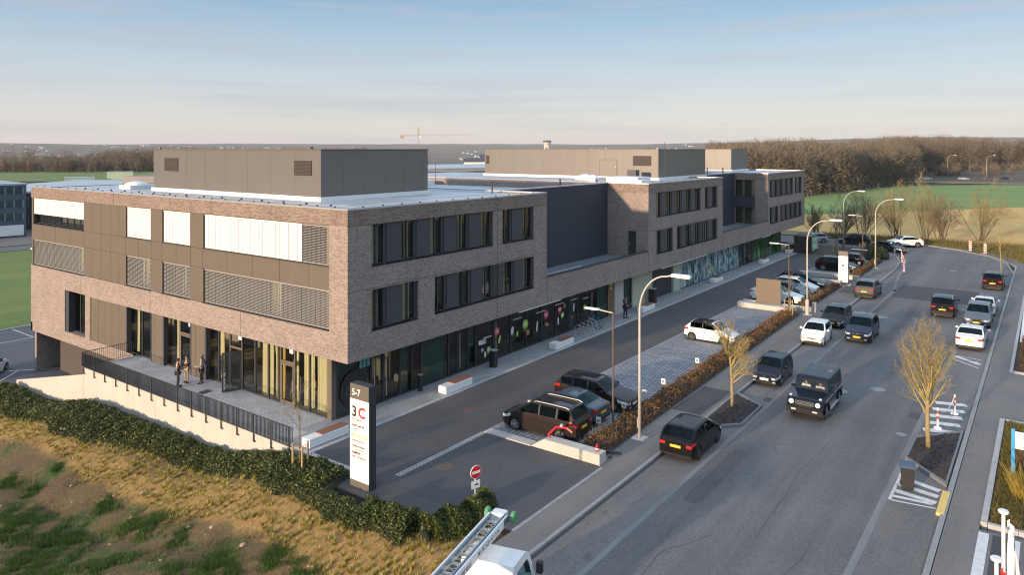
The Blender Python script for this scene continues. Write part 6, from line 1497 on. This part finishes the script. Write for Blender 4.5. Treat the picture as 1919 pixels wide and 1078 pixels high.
for i, (x, y, lb) in enumerate(((72.1, -15.3, 'marker post nearest us on the kerb curve'), (74.3, -15.0, 'second marker post from the near end of the curve'), (76.4, -14.6, 'middle marker post on the kerb curve'), (78.4, -14.3, 'fourth marker post on the kerb curve'), (80.3, -13.9, 'fifth marker post on the kerb curve'), (83.4, -13.4, 'marker post near the end of the kerb curve'), (85.2, -12.3, 'marker post standing back on the pavement near the dark blue saloon'))):
    t = thing('marker_post', lb, 'bollard', (x, y, RZ), 0, 'red and white marker posts on the inside of the bend'); MB().lathe([(.13, 0), (.1, .05), (.055, .08), (.055, 1.05), (.03, 1.08)], 10).build('post', M['white'], t)
    for z in (.3, .58, .86): MB().lathe([(.058, z), (.058, z+.13)], 10).build('band', M['redwhite'], t)
for x, y, lb in ((97.0, -20.1, 'left of two striped beacon boards on the outer verge'), (95.1, -22.0, 'right of two striped beacon boards on the outer verge')):
    t = thing('beacon_board', lb, 'road sign', (x, y, -.1), R(8), 'striped beacon boards'); MB().box(-.06, .06, -.35, .35, 0, .1).build('foot', M['black'], t); MB().box(-.02, .02, -.17, .17, .1, 1.5).build('board', M['white'], t); mb = MB()
    for i in range(4): mb.add([(-.024, .17, .2+i*.34), (-.024, -.17, .34+i*.34), (-.024, -.17, .49+i*.34), (-.024, .17, .35+i*.34)], [(0, 1, 2, 3)])
    mb.build('stripes', M['redwhite'], t)
# blue post sign and flags
t = thing('post_sign', 'white sign panel on a bright blue post at the right edge', 'sign', (13.9, -28.0, 0)); MB().box(-.06, .06, -.07, .07, 0, 2.05).build('post', M['blue'], t); mb = MB(); mb.box(-.03, .03, -1.5, -.07, 1.2, 1.95); mb.build('panel', M['white'], t)
text('COMMERCES', .17, M['ink_gr'], t, face_mx(-.034, -.22, 1.42), .002); mb = MB(); mb.box(-.034, -.031, -1.2, -.3, 1.70, 1.74); mb.box(-.034, -.031, -1.2, -.25, 1.30, 1.33); mb.build('print', M['ink_gr'], t)
dux, dvx = .5934, -.80491
def cam_pt(px, depth):
    X = (px-960)/1370*depth; return (-25.45+depth*.80491+X*.5934, -29.35+depth*.5934-X*.80491)
for (x, y, h, fx, lb, col) in ((cam_pt(1881, 14.0)[0], cam_pt(1881, 14.0)[1], 7.72, 1, 'taller looking flagpole with a furled white and blue flag', 'white'), (cam_pt(1868, 12.6)[0], cam_pt(1868, 12.6)[1], 7.6, 0, 'flagpole in front with a furled red and white flag', 'red')):
    t = thing('flagpole', lb, 'flagpole', (x, y, -.2)); MB().lathe([(.05, 0), (.032, h), (.03, h)], 12).build('pole', M['white'], t); MB().lathe([(.085, h-.0), (.095, h+.035), (.08, h+.05)], 20).build('cap', M['white'], t)
    fl = MB(); n = 14
    for i in range(n+1):
        z = h-.12-i*.26; wd_ = .04+.42*(i/n)
        for j_ in range(7):
            u = j_/6; fl.v.append((.07+.55*wd_*u, -.10-wd_*u*.9+.05*math.sin(u*9+i*.5), z-.25*u))
    fl.f = [(i*7+j_, i*7+j_+1, (i+1)*7+j_+1, (i+1)*7+j_) for i in range(n) for j_ in range(6)]
    f_ = fl.build('flag', mat('flag_cloth_'+col, (.78, .77, .75) if col == 'white' else (.60, .03, .03), .8), t, smooth=True)
    st = MB()
    for i in range(4, n):
        a = [fl.v[i*7+k_] for k_ in (1, 2)]; b = [fl.v[(i+1)*7+k_] for k_ in (1, 2)]; o_ = Vector((-.012, .0, 0)); st.quad(*[tuple(Vector(p)+o_) for p in (a[0], a[1], b[1], b[0])])
    st.build('stripe', M['blue'] if col == 'white' else M['white'], f_)
# mesh fence, cabinet shed, boxes
def fence(label, pts, h, sp=2.2):
    t = thing('mesh_fence', label, 'fence'); w = MB(); k_ = 0
    for a, b in zip(pts[:-1], pts[1:]):
        a, b = Vector((*a, 0)), Vector((*b, 0)); L = (b-a).length; n = max(1, round(L/sp))
        for i in range(n+1):
            p = a.lerp(b, i/n); MB().box(p.x-.03, p.x+.03, p.y-.03, p.y+.03, 0, h).build('post', M['anth'], t)
        for i in range(int(L/.16)): p = a.lerp(b, i*.16/L); w.box(p.x-.005, p.x+.005, p.y-.005, p.y+.005, .05, h)
        d = (b-a).normalized(); nn = Vector((-d.y, d.x, 0))*.006
        for z in np.arange(.1, h, .25): w.prism([tuple((a-nn)[:2]), tuple((b-nn)[:2]), tuple((b+nn)[:2]), tuple((a+nn)[:2])], z, z+.012)
    w.build('mesh', mat('fence_wire', (.02, .05, .035), .6), t)
fence('dark green mesh fence round the planted verge at the far end', [(85.5, .8), (86.5, -2.5), (87.0, -8.5)], 1.5)
t = thing('cabinet_shed', 'dark clad cabinet shed with a green and white poster on its side', 'shed', (80.3, -2.7, 0)); MB().box(0, 3.4, 0, 2.3, 0, 2.25).build('walls', mat('shed_cladding', (.045, .038, .034), .7, noise=(1, .1)), t); MB().box(-.06, 3.46, -.06, 2.36, 2.25, 2.37).build('roof', M['panel'], t)
k = NT('poster_print'); n_ = k.noise(.9, 3, None, (1, 1, 2)); c = k.ramp(n_, [(.42, (.62, .66, .62)), (.5, (.55, .62, .55)), (.52, (.06, .30, .12)), (.62, (.25, .5, .35))]); k.color(c); MB().box(.4, 3.3, -.04, -.0, .35, 2.15).build('poster', k.m, t); MB().box(-.03, 0, .3, 1.3, .05, 2.0).build('door', M['anth'], t)
t = thing('utility_box', 'grey utility box behind the dark blue estate', 'utility box', (79.4, -9.9, 0)); MB().rbox(0, .8, 0, 1.9, 0, 1.1, .03).build('box', M['panel'], t); MB().box(-.05, .85, -.05, 1.95, 1.1, 1.16).build('lid', M['galv'], t)
t = thing('utility_box', 'small grey box between the last bench and the shed', 'utility box', (81.0, -.1, 0)); MB().rbox(0, 1.2, 0, .9, 0, 1.0, .03).build('box', M['panel'], t); MB().box(-.03, 1.23, -.03, .93, 1.0, 1.05).build('lid', M['galv'], t)
# bike stands and bicycles
for i in range(4):
    t = thing('bike_stand', ('leaning steel bike stand nearest the smoothie shop', 'second leaning steel bike stand', 'third leaning steel bike stand', 'steel bike stand next to the parked bicycle')[i], 'bike stand', (22.9+i*.75, -.35+.05*i, 0), 0, 'row of leaning steel bike stands')
    MB().tube([(0, -.4, 0), (-.12, -.25, .85), (-.15, .3, 1.0), (-.1, .55, .75), (0, .6, 0)], .025, 8).build('hoop', M['galv'], t); MB().tube([(-.06, -.33, .42), (-.06, .57, .42)], .018, 6).build('crossbar', M['galv'], t)
def bicycle(lb, x, y, rz, col):
    t = thing('bicycle', lb, 'bicycle', (x, y, 0), rz)
    for cx in (-.53, .53):
        w = MB(); n = 20; w.tube([(cx+.33*math.cos(6.283*i/n), 0, .34+.33*math.sin(6.283*i/n)) for i in range(n+1)], .02, 5, False); wo = w.build('wheel', M['tyre'], t); s = MB()
        for i in range(8): s.tube([(cx, 0, .34), (cx+.32*math.cos(.785*i), 0, .34+.32*math.sin(.785*i))], .004, 3, False)
        s.build('spokes', M['galv'], wo)
    f = MB()
    for a, b in (((-.53, 0, .34), (-.1, 0, .3)), ((-.1, 0, .3), (-.22, 0, .82)), ((-.53, 0, .34), (-.2, 0, .75)), ((-.1, 0, .3), (.35, 0, .78)), ((-.2, 0, .75), (.35, 0, .80)), ((.53, 0, .34), (.33, 0, .95))): f.tube([a, b], .02, 6)
    f.build('frame', col, t); MB().tube([(.25, -.25, 1.0), (.33, 0, .97), (.25, .25, 1.0)], .014, 5).build('handlebar', M['black'], t); MB().ell((-.23, 0, .86), (.13, .07, .035), 8, 5).build('saddle', M['black'], t); MB().tube([(-.1, -.1, .2), (-.1, .1, .4)], .012, 5).build('pedals', M['black'], t)
bicycle('dark blue bicycle leaning by the shop entrance', 26.6, .5, R(70), M['blue']); bicycle('pale bicycle beside the dark blue one', 25.9, .45, R(78), M['galv'])
# bistro chair in the window, two dark crossed bars on the pavement
t = thing('crossed_bars', 'dark crossed bars lying on the pavement by the hedge end', 'sign foot', (5.3, -12.55, .012), R(20)); MB().box(-.55, .55, -.06, .06, 0, .06).build('bar', M['anth'], t); MB().box(-.06, .06, -.5, .5, .062, .11).build('bar', M['anth'], t)
for x, y, lb, rz in ((1.9, 5.45, 'orange chair behind the terrace door on the right', 20), (1.9, 4.55, 'orange chair behind the cream curtains', -20)):
    t = thing('chair', lb, 'chair', (x, y, 0), R(rz)); MB().rbox(-.25, .25, -.25, .25, .42, .5, .03).build('seat', M['chair_o'], t); MB().rbox(.2, .27, -.26, .26, .5, .9, .03).build('backrest', M['chair_o'], t)
    for a in (-.2, .2):
        for b in (-.2, .2): MB().tube([(a, b, 0), (a, b, .42)], .018, 5).build('leg', M['galv'], t)

# lift truck in the foreground
t = thing('lift_truck', 'white flatbed truck with an inclined ladder hoist cut by the bottom edge', 'truck', (-6.65, -15.3, RZ), R(15))
cab = MB(); prof = [(.0, .55), (.02, 1.1), (-.28, 1.95), (-.6, 2.12), (-1.6, 2.16), (-1.72, 1.9), (-1.72, .5)]
W = .95; vs = [(x, -W+(.1 if z > 1.2 else 0), z) for x, z in prof]+[(x, W-(.1 if z > 1.2 else 0), z) for x, z in prof]; n = len(prof)
cab.add(vs, [tuple(range(n)), tuple(reversed(range(n, 2*n)))]+[(i, n+i, n+(i+1) % n, (i+1) % n) for i in range(n)])
cb = cab.build('cab', M['white'], t)
MB().quad((.0, -.78, 1.18), (.0, .78, 1.18), (-.25, .74, 1.88), (-.25, -.74, 1.88)).xf(Matrix.Translation((.015, 0, 0))).build('windscreen', M['carglass'], cb)
for s in (1, -1): MB().quad((-.25, s*(W-.02), 1.2), (-1.35, s*(W-.02), 1.2), (-1.35, s*(W-.09), 1.88), (-.48, s*(W-.09), 1.88)).xf(Matrix.Translation((0, s*.012, 0))).build('side_window', M['carglass'], cb); MB().rbox(-.15, .05, s*1.12-.1, s*1.12+.1, 1.25, 1.6, .03).build('mirror', M['black'], t)
MB().box(-5.2, -1.75, -.95, .95, .75, .9).build('flatbed', M['galv'], t); MB().box(-5.2, .0, -.4, .4, .4, .74).build('chassis', M['black'], t); MB().box(-.02, .06, -.95, .95, .35, .6).build('bumper', M['cartrim'], t)
for x in (-.75, -4.2):
    for s in (1, -1): w = MB().lathe([(.2, -.12), (.36, -.1), (.38, 0), (.36, .1), (.2, .12)], 18, (x, s*.8, .38), 'y').build('wheel', M['tyre'], t); MB().lathe([(.001, s*.09), (.2, s*.09), (.18, s*.125), (.001, s*.125)], 14, (x, s*.8, .38), 'y').build('rim', M['rim'], w)
LM = Matrix.Translation((.25, .42, 2.55)) @ Matrix.Rotation(R(2), 4, 'Y')
ho = MB()
for s in (-.30, .30): ho.box(-5.5, 0, s-.03, s+.03, -.16, .12)
ho = ho.xf(LM).build('hoist_rail', M['white'], t)
ir = MB()
for s in (-.22, .22): ir.box(-5.5, .1, s-.025, s+.025, .02, .14)
ir.xf(LM).build('inner_rail', M['steel'] if 'steel' in M else mat('blue_steel', (.20, .26, .32), .4, .4), ho)
rg_ = MB()
for x in np.arange(-5.3, 0, .55): rg_.box(x, x+.09, -.27, .27, -.05, .0)
rg_.xf(LM).build('rung', M['white'], ho)
mm = MB()
for x in np.arange(-5.3, 0, .28): mm.tube([(x, -.19, .06), (x+.28, .19, .06)], .012, 4); mm.tube([(x, .19, .06), (x+.28, -.19, .06)], .012, 4)
mm.xf(LM).build('lattice', M['galv'], ho)
hb = MB(); hb.rbox(-.1, .3, -.24, .24, -.12, .16, .03); hb.xf(LM).build('head_block', M['white'], ho)
for s in (-.46, .46): w = MB().lathe([(.08, -.07), (.17, -.06), (.19, 0), (.17, .06), (.08, .07)], 16, (.22, s, 0), 'y').xf(LM).build('guide_wheel', mat('green_rubber', (.10, .30, .14), .6), ho)
MB().tube([(.22, -.44, 0), (.22, .44, 0)], .03, 6).xf(LM).build('axle', M['galv'], ho)
st = MB()
for i in range(5): st.box(-.32+i*.1, -.26+i*.1, -.336, -.331, -.14, .1)
st.xf(LM).build('hazard_stripes', M['black'], ho)
text('00 352 621 671 514', .20, M['ink'], ho, LM @ face_my(-2.35, -.332, -.10), .002); text('express', .30, M['ink'], ho, LM @ face_my(-3.75, -.332, -.13), .002)

# ------------------------------------------------------------------ people
def skin_mesh(name, verts, edges, radii, m, parent, levels=1):
    me = bpy.data.meshes.new(name+'_skeleton'); me.from_pydata(verts, edges, []); o = bpy.data.objects.new(name+'_skeleton', me); COL.objects.link(o)
    md = o.modifiers.new('skin', 'SKIN'); sv = me.skin_vertices[0].data
    for i, r_ in enumerate(radii): sv[i].radius = r_ if isinstance(r_, tuple) else (r_, r_); sv[i].use_root = (i == 0)
    sb = o.modifiers.new('sub', 'SUBSURF'); sb.levels = levels; sb.render_levels = levels
    bpy.context.view_layer.update(); nm = bpy.data.meshes.new_from_object(o.evaluated_get(bpy.context.evaluated_depsgraph_get())); COL.objects.unlink(o); bpy.data.objects.remove(o)
    nm.name = name; nm.materials.clear(); nm.materials.append(m); nm.polygons.foreach_set('use_smooth', [True]*len(nm.polygons))
    r_ = bpy.data.objects.new(name, nm); COL.objects.link(r_); r_.parent = parent; return r_
def person(label, x, y, face, z=0., jacket='cloth_black', trousers='cloth_dark', hair='hair', h=1.76, arms=((.12, .5), (.12, .5)), stride=.06, group=None, seated=False, hood=False):
    """arms: (forward swing of upper arm, elbow bend) in radians for left and right"""
    t = thing('person', label, 'person', (x, y, z), R(face), group); s = h/1.76
    J = {'pelvis': (0, 0, .93), 'waist': (0, 0, 1.10), 'chest': (.01, 0, 1.30), 'neck': (.0, 0, 1.49), 'skull': (.02, 0, 1.60), 'crown': (.02, 0, 1.70)}
    for sd, sg in (('l', 1), ('r', -1)):
        st = stride*sg
        J['hip'+sd] = (0, sg*.09, .90)
        if seated: J['knee'+sd] = (.45, sg*.13, .92); J['ank'+sd] = (.52, sg*.13, .50); J['toe'+sd] = (.68, sg*.14, .46)
        else: J['knee'+sd] = (.03+st*.6, sg*.10, .50); J['ank'+sd] = (-.02+st, sg*.10, .085); J['toe'+sd] = (.15+st, sg*.115, .035)
        a, b = arms[0 if sg > 0 else 1]; sh = Vector((0, sg*.19, 1.43)); el = sh+Vector((math.sin(a)*.29, sg*.06, -math.cos(a)*.29)); wr_ = el+Vector((math.sin(a+b)*.25, -sg*.04*b, -math.cos(a+b)*.25)); ha = wr_+(wr_-el).normalized()*.09
        J['sho'+sd], J['elb'+sd], J['wri'+sd], J['han'+sd] = tuple(sh), tuple(el), tuple(wr_), tuple(ha)
    for k_ in J: J[k_] = tuple(v*s for v in J[k_])
    names = list(J); idx = {k_: i for i, k_ in enumerate(names)}
    E_ = [('pelvis', 'waist'), ('waist', 'chest'), ('chest', 'neck'), ('neck', 'skull'), ('skull', 'crown')]
    for sd in 'lr': E_ += [('pelvis', 'hip'+sd), ('hip'+sd, 'knee'+sd), ('knee'+sd, 'ank'+sd), ('ank'+sd, 'toe'+sd), ('chest', 'sho'+sd), ('sho'+sd, 'elb'+sd), ('elb'+sd, 'wri'+sd), ('wri'+sd, 'han'+sd)]
    rad = dict(pelvis=(.14, .11), waist=(.13, .10), chest=(.15, .11), neck=.055, skull=(.075, .09), crown=(.06, .075))
    for sd in 'lr': rad.update({'hip'+sd: .085, 'knee'+sd: .058, 'ank'+sd: .04, 'toe'+sd: .035, 'sho'+sd: .06, 'elb'+sd: .043, 'wri'+sd: .03, 'han'+sd: (.035, .018)})
    sc = lambda v, f: tuple(q_*f*s for q_ in v) if isinstance(v, tuple) else v*f*s
    body = skin_mesh('body', [J[n_] for n_ in names], [(idx[a], idx[b]) for a, b in E_], [sc(rad[n_], 1) for n_ in names], M['skin'], t)
    # fingers, nose and ears join the same mesh
    fm = MB()
    for sd, sg in (('l', 1), ('r', -1)):
        w, hnd = Vector(J['wri'+sd]), Vector(J['han'+sd]); d = (hnd-w).normalized(); side = d.cross(Vector((0, 1, 0))); side = side.normalized() if side.length > .1 else Vector((1, 0, 0)); inn = Vector((0, -sg, 0))
        for i, L in enumerate((.062, .075, .072, .055)):
            p = hnd+side*(.027-.018*i)*s; fm.tube([p-d*.02*s, p+d*L*.5*s, p+d*L*.8*s+inn*.02*s, p+d*L*.9*s+inn*.04*s], [.0095*s, .009*s, .008*s, .006*s], 6)
        p = w+d*.03*s+side*.03*s; fm.tube([p, p+side*.03*s+d*.02*s, p+side*.035*s+d*.06*s+inn*.015*s], [.011*s, .01*s, .007*s], 6)
    fx = J['skull']; fm.ell((fx[0]+.093*s, 0, fx[2]), (.02*s, .013*s, .025*s), 6, 4)
    for sg in (1, -1): fm.ell((fx[0], sg*.082*s, fx[2]), (.02*s, .012*s, .03*s), 6, 4)
    bm = bmesh.new(); bm.from_mesh(body.data); vs_ = [bm.verts.new(v_) for v_ in fm.v]
    for f_ in fm.f:
        try: bm.faces.new([vs_[i] for i in f_])
        except ValueError: pass
    bm.to_mesh(body.data); bm.free()
    ey = MB()
    for sg in (1, -1): ey.ell((fx[0]+.078*s, sg*.032*s, fx[2]+.02*s), (.014*s, .014*s, .009*s), 6, 4)
    ey.ell((fx[0]+.079*s, 0, fx[2]-.045*s), (.012*s, .024*s, .006*s), 6, 4); ey.build('face_features', M['hair'], t)
    def garment(nm, keys, f, m, extra=None):
        kk = [k_ for k_ in keys]; ii_ = {k_: i for i, k_ in enumerate(kk)}; ee = [(ii_[a], ii_[b]) for a, b in E_ if a in ii_ and b in ii_]
        return skin_mesh(nm, [J[k_] if not (extra and k_ in extra) else extra[k_] for k_ in kk], ee, [sc(rad[k_], f) for k_ in kk], m, t)
    garment('jacket', ['chest', 'waist', 'pelvis', 'neck', 'shol', 'elbl', 'wril', 'shor', 'elbr', 'wrir'], 1.28, M[jacket], {'neck': (J['neck'][0], 0, J['neck'][2]-.05*s)})
    garment('trousers', ['pelvis', 'hipl', 'kneel', 'ankl', 'hipr', 'kneer', 'ankr'], 1.2, M[trousers])
    for sd in 'lr':
        a, b = Vector(J['ank'+sd]), Vector(J['toe'+sd]); MB().tube([a+Vector((-.05, 0, -.045))*s, a+Vector((0, 0, -.03))*s, b+Vector((0, 0, .012))*s, b+Vector((.06, 0, .0))*s], [.035*s, .05*s, .045*s, .02*s], 8).build('shoe', M['black'] if trousers != 'cloth_dark' or 1 else M['white'], t, smooth=True)
    hb_ = MB(); hb_.ell((fx[0]-.012*s, 0, fx[2]+.05*s), (.10*s, .092*s, .098*s), 12, 8); hb_.v = [(v_[0]-(.03*s if v_[0] > fx[0]+.04*s and v_[2] < fx[2]+.06*s else 0), v_[1], max(v_[2], fx[2]-.03*s)) for v_ in hb_.v]; hb_.build('hair', M[hair], t, smooth=True)
    return t
person('person in a black padded jacket seen from behind, nearest the railing', -1.75, 13.35, -20, arms=((.35, 1.2), (.35, 1.2)), h=1.78)
person('person with dark hair, black top and beige trousers facing the others', -.95, 13.75, -150, trousers='cloth_beige', arms=((.4, 1.3), (.45, 1.4)), h=1.74)
person('person in a grey jumper and dark trousers standing by the terrace glazing', -.5, 12.85, 150, jacket='cloth_grey', trousers='cloth_black', hair='hair_b', arms=((.2, 1.5), (.1, .5)), h=1.68)
person('person in dark clothes standing before the green shop window, holding something white', 30.7, .0, -100, trousers='cloth_black', hair='hair_b', arms=((.3, 1.3), (.3, 1.0)), h=1.9)
for yy, lb, hr in ((-.38+-18.7, 'passenger in a white shirt inside the boxy black off-roader', 'hair_b'), (.38+-18.7, 'driver in a pale shirt inside the boxy black off-roader', 'hair')):
    pass
person('driver in a pale shirt at the wheel of the boxy off-roader', 17.34, -19.08, 180, z=RZ-.02, jacket='cloth_white', seated=True, h=1.68, arms=((.9, .5), (.9, .5)))
person('passenger in a white shirt beside the off-roader driver', 17.34, -18.32, 180, z=RZ-.02, jacket='cloth_white', hair='hair_b', seated=True, h=1.72, arms=((.3, .9), (.3, .9)))

# ------------------------------------------------------------------ far buildings, crane, plane
def block(label, x, y, w, d, h, rz, floors, m, z=LOW, name='office_block', glassy=False, group=None):
    t = thing(name, label, 'building', (x, y, z), R(rz), group); MB().box(0, w, 0, d, 0, h).build('walls', m, t); MB().box(-.2, w+.2, -.2, d+.2, h, h+.35).build('roof', M['roof'], t)
    fh = h/floors
    for fl in range(floors):
        z0 = fl*fh+fh*.3; wm = MB(); wm.box(.6, w-.6, -.06, -.01, z0, z0+fh*.55); wm.box(-.06, -.01, .6, d-.6, z0, z0+fh*.55); wo = wm.build('window_band', M['glass_far'], t); mm_ = MB()
        for x_ in np.arange(.6, w-.6, 1.6): mm_.box(x_, x_+.12, -.09, -.062, z0, z0+fh*.55)
        for y_ in np.arange(.6, d-.6, 1.6): mm_.box(-.09, -.062, y_, y_+.12, z0, z0+fh*.55)
        mm_.build('mullion', M['galv'], wo)
    return t
M['glass_far'] = mat('far_glazing', (.03, .055, .075), .15, 0, .5, noise=(.6, .6)); M['blue_clad'] = mat('blue_grey_cladding', (.055, .095, .125), .5, noise=(.5, .15))
t = block('blue grey glazed office block far left beside the brick corner', -6, 150, 44.5, 22, 11.0, -5.5, 4, M['blue_clad']); MB().box(30, 40, 6, 14, 11.35, 14.3).build('plant_room', M['blue_clad'], t); MB().box(10, 24, 6, 12, 11.35, 13.6).build('plant_room', M['blue_clad'], t); MB().box(30, 44, -.15, -.1, .4, 2.6).build('shutter', M['white'], t); MB().tube([(12, 3, 11), (12, 3, 15)], .15, 6).build('flue', M['galv'], t)
hx_, hy_ = cam_pt(-160, 168); t = block('long low pale roofed hall with a beige plant room behind the left roof', hx_, hy_, 62, 64, 8.4, -53.6, 2, M['panel']); MB().box(32, 42, 30, 42, 8.75, 11.2).build('plant_room', M['clad_pent'], t); MB().box(46, 54, 36, 44, 8.75, 9.8).build('plant_room', M['white'], t)
t = block('long pale flat roofed hall in the gap between the plant rooms', 165, 150, 150, 60, 11.3, -22, 2, M['conc_w'])
for i, (ang, dist, w, d, h, m_, lb) in enumerate(((28.2, 400, 11, 8, 3.6, 'pale_green', 'pale green and cream stack of tall crates on the meadow at the left'), (30.6, 395, 12, 5, 1.5, 'pale_teal', 'low pale teal sheds on the meadow left of the tall crates'), (2.9, 470, 14, 10, 6.5, 'white', 'small white house among the trees between the plant rooms'), (2.0, 500, 9, 7, 8.5, 'blue_far', 'small blue and white house beside the white house'))):
    a = R(53.6)+0; a = math.atan2(.5934, .80491)+R(ang); x, y = -25.45+dist*math.cos(a), -29.35+dist*math.sin(a)
    cm_ = {'pale_green': (.55, .60, .42), 'pale_teal': (.35, .5, .46), 'white': (.7, .7, .7), 'blue_far': (.08, .22, .5)}[m_]
    t = thing('far_building', lb, 'building', (x, y, ground_h(x, y)), a+R(90)); mm_ = mat('far_'+m_, cm_, .8, noise=(.4, .15)); MB().box(-w/2, w/2, 0, d, 0, h).build('walls', mm_, t)
    if i < 2: MB().box(-w/2-.1, w/2+.1, -.1, d+.1, h, h+.3).build('roof', M['roof'], t)
    else: mb = MB(); mb.add([(-w/2-.3, -.3, h), (w/2+.3, -.3, h), (w/2+.3, d+.3, h), (-w/2-.3, d+.3, h), (-w/2-.3, d/2, h+2.6), (w/2+.3, d/2, h+2.6)], [(0, 1, 5, 4), (2, 3, 4, 5), (0, 4, 3), (1, 2, 5)]); mb.build('roof', M['panel'], t)
    wn_ = MB()
    for q_ in np.arange(-w/2+1, w/2-1, 2.4): wn_.box(q_, q_+1.1, -.08, -.0, h*.3, h*.65)
    wn_.build('windows', M['glass_far'], t)
# white town specks on the far hills
mb = MB(); rr = random.Random(77)
for i in range(300):
    a = math.atan2(.5934, .80491)+R(rr.choice((rr.uniform(14, 40), rr.uniform(14, 40), rr.uniform(-14, 4)))); dist = rr.uniform(2300, 5200); x, y = -25+dist*math.cos(a), -29+dist*math.sin(a); z = ground_h(x, y); s = rr.uniform(4, 10); hh = rr.uniform(3, 7)
    mb.box(x-s, x+s, y-s*.6, y+s*.6, z-3, z+hh)
stuff(mb.build('distant_town', mat('town_white', (.70, .68, .65), .8)), 'white houses of a distant town scattered along the hills', 'town')
def far(ang, dist): a = math.atan2(.5934, .80491)+R(ang); return -25.45+dist*math.cos(a), -29.35+dist*math.sin(a), a
x, y, a = far(-2.75, 3000); t = thing('water_tower', 'pale broad tower with dark cap on the far skyline', 'tower', (x, y, -30), a); MB().lathe([(13, 0), (13, 62), (15, 66), (15, 72)], 16).build('shaft', mat('far_concrete', (.55, .5, .45), .8), t); MB().lathe([(17, 72), (17, 79), (15, 80)], 16).build('cap', M['anth'], t)
x, y, a = far(7.3, 900); t = thing('tower_crane', 'orange and yellow tower crane on the skyline behind the plant rooms', 'crane', (x, y, -9), a-R(90)); M['crane'] = mat('crane_orange', (.42, .30, .18), .6)
def lattice(p, q_, w, n, th):
    mb = MB(); p, q_ = Vector(p), Vector(q_); d = (q_-p).normalized(); s1 = d.orthogonal().normalized()*w/2; s2 = d.cross(s1).normalized()*w/2; cs = [s1+s2, s1-s2, -s1-s2, -s1+s2]
    for c in cs: mb.tube([p+c, q_+c], th, 4)
    for i in range(n):
        a_, b_ = p.lerp(q_, i/n), p.lerp(q_, (i+1)/n)
        for k_ in range(4): mb.tube([a_+cs[k_], b_+cs[(k_+1) % 4]], th*.7, 3)
    return mb
lattice((0, 0, 0), (0, 0, 40), 1.5, 16, .11).build('mast', M['crane'], t); lattice((-22, 0, 40), (0, 0, 40), 1.2, 10, .08).build('counter_jib', M['crane'], t); lattice((0, 0, 40), (62, 0, 41), 1.3, 26, .06).build('jib', mat('crane_yellow', (.48, .36, .16), .6), t); lattice((0, 0, 40), (0, 0, 50), 1.2, 5, .16).build('tower_head', M['crane'], t)
mb = MB(); mb.tube([(0, 0, 50), (-21, 0, 41)], .08, 4); mb.tube([(0, 0, 50), (40, 0, 41.5)], .08, 4); mb.build('stay_cable', M['galv'], t); MB().box(-22, -17, -1, 1, 36.5, 40).build('counterweight', M['crane'], t); MB().box(.9, 2.8, -1, 1, 37, 39.5).build('cab', M['white'], t)
x, y, a = far(-16.2, 2500); t = thing('aeroplane', 'tiny airliner low in the sky right of the plant rooms', 'aeroplane', (x, y, 95), a+R(90)); t.scale = (.55, .55, .55); MB().lathe([(.1, -14), (1.7, -10), (1.8, 8), (.5, 15)], 10, (0, 0, 0), 'x').build('fuselage', M['galv'], t); mb = MB(); mb.prism([(-2, 0), (3, 0), (-3, 15), (-5, 15)], -.3, .1); mb.prism([(-2, 0), (-5, -15), (-3, -15), (3, 0)], -.3, .1); mb.build('wing', M['galv'], t); mb = MB(); mb.add([(-9, -.2, 1), (-13, -.2, 1), (-14, -.2, 6), (-12.5, -.2, 6), (-9, .2, 1), (-13, .2, 1), (-14, .2, 6), (-12.5, .2, 6)], [(0, 1, 2, 3), (7, 6, 5, 4), (0, 3, 7, 4), (1, 5, 6, 2), (2, 6, 7, 3), (0, 4, 5, 1)]); mb.build('tail_fin', M['blue'], t)

# ------------------------------------------------------------------ haze
hz = MB().box(-7500, 13500, -13500, 13500, -140, 190).build('haze', mat('haze_air', (1, 1, 1), .5)); stuff(hz, 'pale blue haze filling the air towards the hills', 'haze')
hm = hz.data.materials[0].node_tree; hm.nodes.clear(); ho_ = hm.nodes.new('ShaderNodeOutputMaterial'); pv = hm.nodes.new('ShaderNodeVolumePrincipled'); pv.inputs['Color'].default_value = (.84, .82, .83, 1); pv.inputs['Density'].default_value = 0.75e-4; pv.inputs['Anisotropy'].default_value = .0
hm.links.new(pv.outputs[0], ho_.inputs['Volume'])
